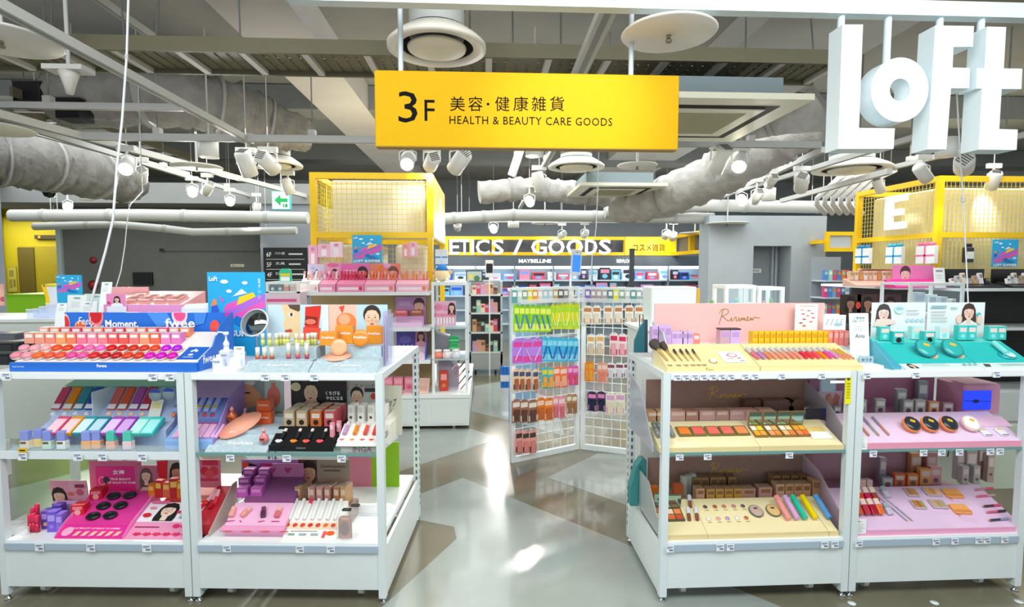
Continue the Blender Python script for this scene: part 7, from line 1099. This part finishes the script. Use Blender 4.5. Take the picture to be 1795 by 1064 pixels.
for i, px in enumerate((682,697,714)): palette(f'round ended blush palette on the tower base deck, {ORD[i]} from the aisle unit', (P(px,682,5.24).x, 5.23, .346), (R(12),0,0), .08, .1, ['#f4b0c0'], '#f6c8d0', group='blush palettes on the deck')
palette('large peach palette on the tower base deck', (P(738,675,5.28).x, 5.26, .346), (R(35),0,0), .15, .2, ['#f0b8a8','#f4c8b8'], '#f6d0c8', 1)
# white framed side unit
g = thing('side_display_unit', 'white framed clear shelf unit at the tower gondola end', 'shelf unit'); yu = 5.26; xa, xb = P(757,600,yu).x, P(820,600,yu).x; zt_ = PZ(494,yu,790); yb_ = 5.75
for x in (xa, xb-.025):
    for y in (yu, yb_): part('post', B().box(x, x+.025, y, y+.025, .346, zt_), M('#eef4f6', .35), g)
for z in (zt_, PZ(574,yu,790), PZ(629,yu,790)): part('shelf', B().box(xa, xb, yu, yb_+.025, z-.015, z), GL('#e4f2f6', .5), g); 
for z in (zt_-.015,): part('top_frame', B().box(xa, xb, yu-.004, yu, z-.02, z+.015), WHITE, g)
z1_, z2_ = PZ(574,yu,790)+.001, PZ(629,yu,790)+.001
t, W, H = card('blister_display', 'pink display of white lip tubes in the framed side unit', 'counter display', 759, 528, 799, 571, 5.32, [('r',0,0,1,1,'#f8c0d8'),('e',.25,.75,.18,.14,'#f08ab0'),('e',.55,.72,.14,.12,'#f49ac0')]+face(.82,.75,.3,1.05,'#3a2420')+[('r',.06+.13*i,.08,.14+.13*i,.42,'#fdf4f6') for i in range(7)]+[('r',.06+.13*i,.36,.14+.13*i,.5,'#f080a0') for i in range(7)], '#f8c0d8', .02)
t = thing('grey_wedge', 'grey sloping display wedge on the side unit shelf', 'stand'); part('wedge', B().prism([(P(763,625,5.35).x,z2_),(P(763,625,5.35).x,z2_+.24),(P(787,625,5.35).x,z2_+.2),(P(787,625,5.35).x,z2_)], 5.4, 5.6), M('#8f8c96', .5), t); part('wedge_face', B().box(P(763,625,5.35).x, P(787,625,5.35).x, 5.39, 5.4, z2_, z2_+.03), M('#a8a4b0', .5), t)
for i, (py, c) in enumerate([(596,'#18b860'),(610,'#20c068')]): p = P(796, py, 5.33); t = thing('green_tin', f'green round ended tin on the side unit, {("upper","lower")[i]}', 'tin', (p.x, 5.33, p.z-.035 if i else p.z-.035)); part('tin', B().cbox(-.05,.05,0,.05,0,.07,.015), M(c, .3), t); part('lid_band', B().box(-.05,.05,-.001,0,.03,.036), M('#e8f8f0', .4), t)
for i, (px, c, lb) in enumerate([(768,'#f08a70','coral'),(783,'#f4e4e8','white floral'),(799,'#e8e8f0','silver')]): t = thing('powder_jar', f'{lb} powder jar on the lower side unit shelf', 'jar', (P(px,622,5.31).x, 5.31, z2_)); part('jar', B().lathe([(.04,0),(.045,.02),(.04,.06),(.03,.065)], 14), M(c, .3), t); part('lid', B().lathe([(.035,.065),(.038,.07),(.036,.085),(.001,.088)], 14), M('#f6f0f0', .3), t)
t = thing('grey_wedge', 'tall grey sloping wedge on the tower base deck', 'stand'); xx = P(768,665,5.4).x; part('wedge', B().prism([(xx,.346),(xx,.346+.42),(xx+.2,.346+.2),(xx+.2,.346)], 5.45, 5.65), M('#a09aac', .5), t); part('face_edge', B().box(xx, xx+.2, 5.44, 5.45, .346, .37), M('#b8b4c4', .5), t)
carton('red and gold box standing on the tower base deck', (P(778,680,5.36).x, 5.36, .346), (0,0,0), .08, .06, .2, '#d8402c', '#f0a8a0', '#c89040')
for i in range(5): pencil(f'slanting make-up pencil on the tower deck, {ORD[i]} from the aisle side', (P(808-i*4,672,5.36).x, 5.36, .36+i*.05), TZ(R(50), R(-35)), .18, .007, ['#c87a6a','#8a5a60','#d8a090','#b86a70','#e0b0b0'][i], '#5a4a50', group='slanting pencils')
t = thing('plush_toy', 'small plush dog with blue hat on the side unit top', 'plush toy', (P(775,488,5.4).x, 5.4, zt_+.001)); part('body', B().lathe([(.001,0),(.07,.01),(.085,.05),(.07,.1),(.03,.125),(.001,.13)], 16), M('#f6dcae', .9), t); part('hat', B().lathe([(.06,.11),(.055,.14),(.03,.17),(.001,.175)], 14), M('#3a8ad8', .8), t)
for dx in (-.05,.05): part('ear', B().lathe([(.001,-.03),(.025,-.01),(.025,.015),(.001,.03)], 10, (dx*1.5,0,.09)), M('#e8b888', .9), t); part('paw', B().lathe([(.001,-.02),(.022,0),(.001,.02)], 10, (dx,-.07,.02)), M('#fdeeda', .9), t)
t, W, H = card('gift_card', 'white carton with blue ribbon on the tower corner post', 'box', 763, 437, 784, 463, 5.45, [('r',0,.42,1,.52,'#2a9ad8'),('r',.45,0,.55,1,'#e8eef4')], '#f2f4f6', .06); part('hook', B().tube([(W/2,.06,H*.9),(W/2-.1,.16,H*.9)], .003, 5), CHROME, t)
# white framed clear cabinet by the directory
def clear_cabinet(label, x0, y0, x1, y1, Y, D, foot, items):
    g = thing('clear_cabinet', label, 'display cabinet'); a, b = P(x0,y1,Y), P(x1,y0,Y); f = .022
    for x in (a.x, b.x-f):
        for y in (Y, Y+D-f): part('post', B().box(x, x+f, y, y+f, foot, b.z), M('#f2f7f7', .35), g)
    for y in (Y, Y+D-f): part('rail', B().box(a.x+f, b.x-f, y, y+f, b.z-f, b.z), M('#f2f7f7', .35), g)
    for x in (a.x, b.x-f): part('rail', B().box(x, x+f, Y+f, Y+D-f, b.z-f, b.z), M('#f2f7f7', .35), g)
    part('glass', B().box(a.x+f, b.x-f, Y+.004, Y+.008, foot, b.z-f), GL('#eefaff', .12), g); part('floor_plate', B().box(a.x, b.x, Y, Y+D, foot, foot+.015), M('#eef4f4', .4), g)
    return a, b
clear_cabinet('white framed clear cabinet beside the floor directory', 466, 494, 524, 514, 5.0, .35, PZ(514,5.0,495), 0)
st_ = thing('cabinet_base', 'white plinth carrying the clear cabinet by the directory', 'plinth'); part('plinth', B().box(P(464,520,5.0).x, P(526,520,5.0).x, 5.0, 5.19, .0, PZ(514,5.0,495)-.002), M('#f0d8e4', .5), st_); part('pink_band', B().box(P(468,525,5).x, P(520,525,5).x, 4.995, 5.0, PZ(529,5,495), PZ(524,5,495)), M('#e85a98', .5), st_)
t = thing('green_label_stand', 'green and yellow label stand on the clear cabinet', 'sign', (P(500,492,5.05).x, 5.05, PZ(494,5.0,495)+.001)); part('arch', B().prism([(-.055,0),(-.05,.1),(-.03,.12),(.03,.12),(.05,.1),(.055,0)], 0, .03), M('#38d0a0', .4), t); part('yellow_band', B().box(-.045,.045,-.002,0,.05,.075), M('#f0e020', .4), t); part('white_field', B().box(-.04,.04,-.002,0,.005,.045), wt, t)
for i, px in enumerate((478,491,503,512)): carton(f'small {("black round logo","charcoal","coral","peach")[i]} box inside the clear cabinet', (P(px,512,5.1).x, 5.1, PZ(514,5.0,495)+.016), (0,0,0), .06, .05, .075, ['#1c1c20','#2a2a30','#e87a50','#f0a890'][i], '#4a4a50' if i < 2 else '#f4c8b0', '#d8d8d8' if i < 2 else None)
# far grey shelves at the end of the aisle
g = thing('grey_shelving', 'grey shelf unit with small cosmetics at the end of the aisle', 'shelf unit'); yq = 7.9; xa, xb = P(822,600,yq).x, P(881,600,yq).x
zq = [PZ(y, yq, 850) for y in (516, 548, 582, 617)]
part('back_panel', B().box(xa, xb, yq+.4, yq+.42, .1, PZ(494,yq,850)), M('#9aa0a2', .5), g); part('base', B().box(xa, xb, yq, yq+.4, .12, zq[3]-.03), M('#a8acae', .5), g)
for z in zq: part('shelf', B().box(xa, xb, yq, yq+.4, z-.025, z), M('#d4dadc', .4), g)
for x in (xa, xb-.03): part('post', B().box(x, x+.03, yq, yq+.42, .03, PZ(494,yq,850)), M('#b8bec0', .4), g)
for x in (xa+.08, xb-.12): part('caster', B().cyl((x,yq+.06,.03),(x+.03,yq+.06,.03),.03,n=10), BLACK, g)
rnd = random.Random(3); nm = ['cream','rose','dark','red','tan','mint','lilac','brown']; cc = ['#ece0c4','#e8a0a0','#4a3a3a','#d84a5a','#d8a87a','#9ad0c0','#c8a8d8','#8a6048']
for zi, z in enumerate(zq):
    for i in range(6):
        j = (i*3+zi*2) % 8; x = xa+.08+i*(xb-xa-.12)/6; carton(f'{nm[j]} little carton on the grey aisle shelves, {("top","second","third","lowest")[zi]} tier, {ORD[i]} from the tower', (x, yq+.05, z+.001), (0,0,0), .065, .06, rnd.uniform(.1,.2), cc[j], cc[(j+3) % 8], None, group='cartons on the grey aisle shelves')
for i in range(3): t = thing('blue_bottle', f'blue and white bottle hung low beside the mesh rack, {ORD[i]} from the tower', 'bottle', (P(880+i*5,665,4.9).x, 4.9, PZ(680,4.9,885))); part('bottle', B().cbox(-.013,.013,0,.025,0,.2,.004), M('#2a7ad8', .3), t); part('label', B().box(-.0135,.0135,-.001,0,.06,.12), M('#f4f0f4', .4), t); part('hook', B().tube([(0,.012,.2),(0,.012,.22),(.0,-.02,.23)], .002, 5), CHROME, t)
t = thing('low_stand', 'pale blue low floor stand behind the mesh rack', 'stand'); part('plinth', B().box(P(893,600,5.4).x, P(905,600,5.4).x+.2, 5.4, 5.6, 0, 1.35), M('#9ac4e4', .5), t); part('top_plate', B().box(P(891,600,5.4).x, P(905,600,5.4).x+.22, 5.38, 5.62, 1.35, 1.37), wt, t)
def tab(label, px, y0, y1, Y, base, c, scr):
    base = 0
    p = P(px,y1,Y); h = P(px,y0,Y).z-p.z; t = thing('tablet_stand', label, 'tablet', (p.x, Y, base)); part('stalk', B().cyl((0,.01,0),(0,.01,p.z-base+.02),.01,n=8), WHITE, t); tb = part('tablet', B().cbox(-h*.24,h*.24,-.006,.006,0,h,.006), M(c, .35), t, None, (0,0,p.z-base)); part('screen', B().box(-h*.19,h*.19,-.0075,-.006,h*.25,h*.8), M(scr, .2), tb)
tab('white tablet with a dark screen behind the aisle shelves', 858, 456, 486, 7.8, 1.3, '#e8e8e8', '#1a1a1c')
t, W, H = card('framed_mirror', 'small black rimmed rounded mirror behind the aisle shelves', 'mirror', 817, 474, 846, 494, 8.0, [('r',.06,.08,.94,.92,'#b8c4c0'),('e',.3,.45,.12,.2,'#e8d84a'),('e',.65,.3,.18,.25,'#4a7a5a')], '#141416', .03, foot=1.38)  # flat card as mirror; its reflections are painted on as coloured ovals
t = thing('black_pillar_sign', 'slim black vertical sign post in front of the brand wall', 'sign', (P(1108,470,9.5).x, 9.5, 0)); part('post', B().box(-.04,.04,0,.05,0,PZ(438,9.5,1108)), M('#3a4048', .5), t); part('cap', B().box(-.045,.045,-.005,.055,PZ(438,9.5,1108),PZ(438,9.5,1108)+.02), BLACK, t)
# ================================================================ behind the cream trays: white box, framed cabinets on a plinth
t = thing('rear_plinth', 'white plinth behind the pink header board', 'plinth'); part('plinth', B().box(1.0, 2.3, 3.35, 3.7, 0, 1.18), M('#e6ecea', .5), t); part('top_plate', B().box(.98, 2.32, 3.33, 3.72, 1.18, 1.2), WHITE, t)
a, b = P(1142,532,3.4), P(1222,503,3.4); t = thing('white_box', 'large white open box with yellow side behind the pink header', 'box', (a.x, 3.4, 1.2005)); part('box_body', B().cbox(0, b.x-a.x, 0, .2, 0, b.z-1.2, .006), M('#e9f4f2', .4), t); part('yellow_side', B().box(b.x-a.x, b.x-a.x+.02, .0, .2, 0, b.z-1.2-.01), M('#d8b040', .5), t); part('rim', B().box(.01, b.x-a.x-.01, -.003, 0, b.z-1.2-.012, b.z-1.2-.002), WHITE, t)
clear_cabinet('white framed clear case with small jars behind the header, nearer the white box', 1271, 500, 1326, 532, 3.42, .2, 1.2005, 0); clear_cabinet('white framed clear case behind the header, nearer the core wall door', 1329, 503, 1376, 532, 3.42, .2, 1.2005, 0)
jn = ['mint','amber','white','rose','green','clear','orange','sky']; jc = ['#9ad8c0','#e89a20','#f4f4f0','#f0a0b0','#6ab06a','#d8e8e8','#f08a30','#7ab8e8']
for i, px in enumerate((1240,1248,1258,1265,1282,1292,1303,1313,1340,1352,1364)):
    j = i % 8; t = thing('small_jar', f'{jn[j]} small jar behind the pink header, {ORD[i]} from the white box', 'jar', (P(px,522,3.5).x, 3.5, 1.216 if px > 1270 else 1.2005), (0,0,0), 'small jars behind the header'); h = (.17,.19,.15,.16)[i % 4]; cpart(('sj',h), lambda m: m.lathe([(.018,0),(.02,.01),(.02,h*.65),(.01,h*.72)], 10), 'jar', M(jc[j], .25), t); cpart(('sjl',h), lambda m: m.lathe([(.013,h*.72),(.013,h*.86),(.001,h*.87)], 10), 'lid', M(jc[(j+3) % 8], .3), t)
t = thing('teal_bag', 'folded dark teal and blue carrier bags hanging behind the cream trays', 'bag', (P(1112,628,3.0).x, 2.998, PZ(628,3.12,1120)-.0)); part('front_bag', B().prism([(0,0),(.0,.12),(.03,.2),(.055,.24),(.06,0)], 0, .02), M('#1a6a78', .45), t); part('rear_bag', B().prism([(.058,-.02),(.058,.24),(.08,.24),(.085,-.02)], .022, .04), M('#1c4a5a', .45), t); part('handle', B().tube([(.03,.01,.2),(.03,.015,.27),(.05,.015,.27),(.05,.01,.23)], .003, 6), M('#103a44', .5), t)
t = thing('teal_bag', 'crumpled teal bag standing beside the base deck trays', 'bag', (P(1108,880,2.75).x+.0, 2.78, ZBASE+.001)); part('bag', B().prism([(0,0),(.0,.1),(.03,.22),(.06,.26),(.085,.25),(.085,0)], 0, .06), M('#3a8a88', .45), t); part('fold', B().prism([(.04,.02),(.045,.22),(.052,.22),(.05,.02)], -.003, 0), M('#2a6a6c', .45), t)
# ================================================================ second tower shelves
zq = 1.37; g = thing('tower_shelves', 'white shelves fixed around the yellow tower with the letter E', 'shelf unit')
part('shelf', B().box(4.55, 5.0, 5.75, 7.05, zq-.03, zq), M('#eef4f4', .4), g); part('shelf', B().box(4.9, 6.9, 5.3, 5.74, zq-.03, zq), M('#f2f7f7', .4), g); part('shelf', B().box(4.9, 6.9, 5.3, 5.74, .93, .96), M('#f2f7f7', .4), g); part('shelf', B().box(4.55, 5.0, 5.75, 7.05, .93, .96), M('#eef4f4', .4), g); part('shelf', B().box(4.55, 5.0, 5.75, 7.05, .5, .53), M('#eef4f4', .4), g); part('shelf', B().box(4.9, 6.9, 5.3, 5.74, .5, .53), M('#f2f7f7', .4), g)
part('base', B().box(4.5, 6.9, 5.2, 7.05, 0, .3), M('#e6ecea', .5), g); part('dark_back', B().box(5.0, 6.9, 5.7, 5.745, .3, 1.34), M('#1c1a18', .6), g); part('side_back', B().box(4.98, 5.0, 5.76, 7.05, .3, 1.34), M('#3a3034', .6), g)
t = thing('peach_display', 'peach stepped display of beige tubes on the E tower shelf', 'counter display'); x0, x1 = XP(1487,5.9,zq), XP(1575,5.9,zq); part('tray', wedge(5.78, zq+.02, 6.0, zq+.09, zq+.001, x0, x1), M('#f2c4b4', .45), t); part('back_card', B().cbox(x0+.2, x1, 6.02, 6.03, zq+.001, zq+.2, .02), M('#f4b8a8', .45), t)
for i in range(9): carton(f'beige tube box on the peach display, {ORD[i]} from the core wall', (x0+.06+i*(x1-x0-.1)/9, 5.93, zq+.075), (0,0,0), .045, .05, .1, ['#ecd0ac','#f4e4d0','#e8a860','#f6f0e8'][i % 4], '#c8a070', None, group='beige tube boxes')
t = thing('hot_pink_display', 'hot pink sloping display with a portrait on the E tower shelf', 'counter display'); x0, x1 = XP(1552,5.6,zq), XP(1640,5.6,zq); part('tray', wedge(5.45, zq+.015, 5.62, zq+.09, zq+.001, x0, x1), M('#ee2a94', .45), t); part('back_card', B().box(x0+.1, x1, 5.63, 5.64, zq+.001, zq+.24), M('#f07ac4', .45), t); prints(x1-x0-.1, .24, [('r',0,0,1,1,'#f28ac8')]+face(.3,.6,.6,.5,'#5a3a40','#f6d4c8','#d84a6a',False,True), t, (x0+.1,5.63,zq)); text('lip tint', (x1-x0)*.3, .035, wt, t, (x0+.12,5.5,zq+.042), (R(24),0,0), shear=.2)
card('white_card', 'leaning white card at the corner post of the E tower', 'card', 1638, 469, 1659, 498, 5.42, [('r',.2,.75,.8,.85,'#8a9498')]+lines_print(.2,.5,.8,2,.15,'#b8c0c4',.03), '#f6f8f8', .004, R(8), None, True, zq)
for i, (px, c) in enumerate([(1510,'#2a9ad8'),(1565,'#2ab0e0'),(1620,'#f07aa8')]):
    p = onX(px, 462, 4.96); t = thing('gift_pack', f'white gift pack with {("blue","bright blue","pink")[i]} ribbon hanging on the mesh side of the E tower', 'box', (4.96, p.y, p.z), (0,0,R(-90))); W, H = .26, .2
    part('carton', B().cbox(-W/2, W/2, 0, .05, 0, H, .004), M('#f6f8fa', .4), t); part('ribbon', B().box(-W/2, W/2, -.002, 0, .08, .1), M(c, .4), t); part('ribbon', B().box(-.012, .012, -.002, 0, 0, H), M(c, .4), t)
    for q in (-.08, 0, .08): part('bow', B().lathe([(.001,-.025),(.03,-.01),(.03,.01),(.001,.025)], 10, (q,.02,H+.02)), M(c, .5), t)
for i, (x0_, x1_, lb) in enumerate([(1656,1739,'wide black cosmetics display on the E tower front shelf'), (1754,1810,'black cosmetics display beside the wide one at the frame edge')]):
    t = thing('black_display', lb, 'counter display'); xa, xb = P(x0_,500,5.5).x, P(x1_,500,5.5).x; part('back_board', B().box(xa, xb, 5.6, 5.62, zq+.001, zq+.2), M('#15161a', .35), t); part('tray', wedge(5.36, zq+.02, 5.55, zq+.06, zq+.001, xa, xb), M('#202226', .35), t)
    for j in range(7): carton(f'{("white","silver","cream","grey","tan","pale","black")[j]} small item on the {("wide","edge")[i]} black display of the E tower', (xa+.05+j*(xb-xa-.08)/7, 5.45, zq+.045), (R(-15),0,0), .04, .03, .06+.03*(j % 3), ['#f2f2ee','#c8ccd0','#ece0cc','#a8acb0','#c8a078','#e8e4e8','#2a2a2e'][j], '#8a8a90', None, group='items on the black displays')
summer_poster('blue campaign poster on the E tower mesh', 1738, 420, 1786, 468, 5.68, full=False)
t = thing('black_bottle', 'black bottle pack hung on the E tower mesh', 'bottle', (P(1701,460,5.71).x, 5.715, PZ(460,5.71,1701))); part('bottle', B().cbox(-.05,.05,0,.06,0,.17,.01), M('#2a2a2e', .3), t); part('cap', B().cbox(-.03,.03,.01,.05,.171,.21,.005), BLACK, t); part('label', B().box(-.04,.04,-.002,0,.04,.12), M('#e8e8e4', .4), t)
for i, (px, c) in enumerate([(1490,'#3a2a28'),(1520,'#4a302c'),(1560,'#5a3a44')]): p = P(px,545,5.74); card('picture_card', f'dim portrait card under the E tower shelf, {ORD[i]} from the core wall', 'display card', px-18, 516, px+20, 548, 5.745, [('r',0,0,1,1,c)]+face(.5,.5,.6,.85,'#1a1212','#a87860','#c83a2a')+([('e',.85,.4,.12,.2,'#e0402a')] if i == 0 else []), c, foot=.97)
clear_cabinet('white framed clear cabinet behind the teal picture cards', 1594, 496, 1692, 540, 4.4, .35, 1.18, 0)
t = thing('rear_plinth', 'white plinth carrying the clear cabinet behind the teal cards', 'plinth'); part('plinth', B().box(P(1590,540,4.4).x, P(1700,540,4.4).x, 4.4, 4.8, 0, 1.16), M('#e6ecea', .5), t); part('top_plate', B().box(P(1588,540,4.4).x, P(1702,540,4.4).x, 4.38, 4.82, 1.16, 1.179), WHITE, t)
for i, px in enumerate((1612,1635,1655,1672)): carton(f'{("silver","white","pale grey","ivory")[i]} folded bag box inside the clear cabinet behind the teal cards', (P(px,530,4.55).x, 4.55, 1.196), (0,0,R(10*i)), .1, .08, .17-.02*i, ['#c8ccd0','#f2f4f4','#d8dce0','#f0ece0'][i], '#a8b0b8', None)
# shelf of small goods between core wall and tower
g = thing('small_goods_shelf', 'shelf of small colourful goods between the core wall and the E tower', 'shelf unit'); yq = 7.6; xa, xb = P(1447,500,yq).x, P(1500,500,yq).x
part('back_panel', B().box(xa, xb, yq+.35, yq+.37, 0, 1.75), M('#9aa4ac', .5), g)
for z in (.9, 1.15, 1.4): part('shelf', B().box(xa, xb, yq, yq+.35, z-.02, z), M('#c8d4dc', .4), g)
k = 0
for zi, z in enumerate((.9, 1.15, 1.4)):
    for i in range(6): j = (i*2+zi*3) % 8; carton(f'{jn[j]} small goods packet, {("lowest","middle","top")[zi]} row beside the core wall, {ORD[i]} from it', (xa+.04+i*(xb-xa-.06)/6, yq+.05, z+.001), (0,0,0), .06, .05, .15, [jc[j],'#d84a8a','#5a8ad8'][(i+zi) % 3], jc[(j+2) % 8], None, group='small goods packets')
# ================================================================ far left: pale counter, lime counter, yellow display
t = thing('pale_counter', 'pale grey counter standing behind the lip pot unit', 'counter'); yk = 3.75; part('counter_body', B().box(P(-120,600,yk).x, P(112,600,yk).x, yk, yk+.5, .42, PZ(559,yk,50)-.02), M('#d8dfd6', .5), t); part('counter_top', B().box(P(-122,600,yk).x, P(114,600,yk).x, yk-.02, yk+.52, PZ(559,yk,50)-.02, PZ(559,yk,50)), M('#eef2f0', .4), t); 
for x in (P(-118,600,yk).x, P(106,600,yk).x):
    for y in (yk+.02, yk+.44): part('leg', B().box(x, x+.04, y, y+.04, 0, .42), M('#d8dfd6', .5), t)
zk = PZ(559,yk,50)+.001
for i, (x0, x1, h) in enumerate([(46,58,.06),(59,68,.065),(69,80,.08),(81,98,.1)]): xa, xb = P(x0,550,yk+.06).x, P(x1,550,yk+.06).x; t = thing('acrylic_box', f'small clear acrylic box on the pale counter, {ORD[3-i]} from the blue lip display', 'box', (xa, yk+.06, zk)); part('case', B().box(0, xb-xa, 0, .08, 0, h), GL('#e8f0ff', .4), t); part('rim', B().box(0, xb-xa, -.002, 0, h-.006, h), WHITE, t)
t = thing('lime_counter', 'bright lime green counter front near the yellow lobby', 'counter'); yl = 6.0; part('front_panel', B().box(P(12,540,yl).x, P(82,540,yl).x, yl, yl+.5, .0, PZ(519,yl,45)), M('#9be000', .5), t); part('top_plate', B().box(P(11,540,yl).x, P(83,540,yl).x, yl-.01, yl+.51, PZ(519,yl,45), PZ(519,yl,45)+.02), M('#8ac800', .5), t)
t = thing('yellow_stand', 'yellow edged curved white display stand beside the small campaign poster', 'stand'); ys = 4.2; pts = [P(75,500,ys),P(82,525,ys),P(84,556,ys)]; part('yellow_edge', B().prism([(P(74,499,ys).x,P(74,499,ys).z),(P(82,524,ys).x,P(82,524,ys).z),(P(82,560,ys).x,zk),(P(87,560,ys).x,zk),(P(87,524,ys).x,P(87,524,ys).z),(P(80,499,ys).x,P(80,499,ys).z)], ys-.01, ys+.15), YEL, t); part('white_face', B().prism([(P(80,501,ys).x,P(80,501,ys).z),(P(87,524,ys).x,P(87,524,ys).z),(P(87,560,ys).x,zk),(P(108,560,ys).x,zk),(P(108,501,ys).x,P(108,501,ys).z)], ys, ys+.12), M('#dfe6f2', .4), t); part('yellow_top', B().box(P(78,500,ys).x, P(106,500,ys).x, ys-.01, ys+.13, P(90,502,ys).z, P(90,498,ys).z), M('#d8c818', .5), t)
t = thing('black_tester_stand', 'black glossy tester stand at the very edge beside the blue display', 'stand'); yt = 3.0; xa, xb = P(-60,620,yt).x, P(14,620,yt).x
for i, (y0_, y1_, dx) in enumerate([(622,640,0),(604,618,.01),(588,600,.03)]): part('tray', B().cbox(xa, xb-dx, yt+.04*i, yt+.2, PZ(y1_,yt,0), PZ(y0_,yt,0), .006), M('#17181c' if i < 2 else '#5a5c64', .2), t)
part('plinth', B().box(xa, P(-4,700,yt+.2).x, yt+.02, yt+.18, 0, PZ(641,yt,0)), M('#d8dfd6', .5), t)
card('picture_card', 'edge of a coral portrait card at the frame border', 'display card', -40, 498, 6, 536, 3.3, [('r',0,0,1,1,'#e8a890'),('e',.8,.4,.25,.4,'#f0b8a0'),('e',.95,.3,.1,.12,'#c85a6a')], '#e8a890', foot=None, back=False)
p = P(-40, 536, 3.3); t = thing('card_post', 'slim post holding the coral portrait card', 'post'); part('post', B().box(p.x+.03, p.x+.05, 3.305, 3.32, 0, p.z+.05), STEEL, t); part('foot_plate', B().box(p.x-.05, p.x+.12, 3.25, 3.4, 0, .01), STEEL, t)
# oval stickers on the floor
for i, (px, py) in enumerate([(1493,1058),(1638,1057),(1786,1055)]): p = G(px, py); t = thing('floor_sticker', f'white oval sticker on the floor before the pink trays, {ORD[i]} from the aisle', 'sticker', (p.x, p.y, .0015), (0,0,0), 'floor stickers'); part('disc', B().lathe([(.001,.0012),(.018,.0012),(.018,0),(.001,0)], 16), M('#e4ecec', .5), t)
# ---------------------------------------------------------------- more ceiling services over the entrance corner
t = thing('cable_tray', 'narrow olive ladder tray running back above the lobby side track', 'cable tray')
for x in (-4.45, -4.05): part('side_rail', B().box(x, x+.025, 4.9, 9.0, 3.05, 3.13), tray_m, t)
for i in range(11): part('rung', B().box(-4.425, -4.05, 5.0+i*.38, 5.04+i*.38, 3.05, 3.08), pale, t)
for y in (5.3, 7.0, 8.6): part('hanger_rod', B().cyl((-4.25, y, 3.08), (-4.25, y, 3.755), .006, n=5), M('#6d6f6c', .5), t); 
for x0, y0_, x1, y1_, lb in ((22,143,68,184,'black box for a dark void high in the corner beside the lagged duct'), (96,172,136,206,'smaller black box for a dark void below the white dome camera')):  # black boxes stand in for dark voids; the shade is put into their colour
    a, b = P(x0,y1_,5.0), P(x1,y0_,5.0); t = thing('void_box', lb, 'black box', (a.x, 5.0, a.z)); W, H = b.x-a.x, b.z-a.z
    part('dark_body', B().cbox(0, W, 0, .2, 0, H, .008), M('#0b0b0c', .6), t); part('lid_flange', B().box(-.01, W+.01, .01, .19, H, H+.012), M('#3a3a38', .6), t); part('hanger_rod', B().cyl((W/2,.1,H), (W/2,.1,3.755-a.z), .006, n=5), pipe, t)
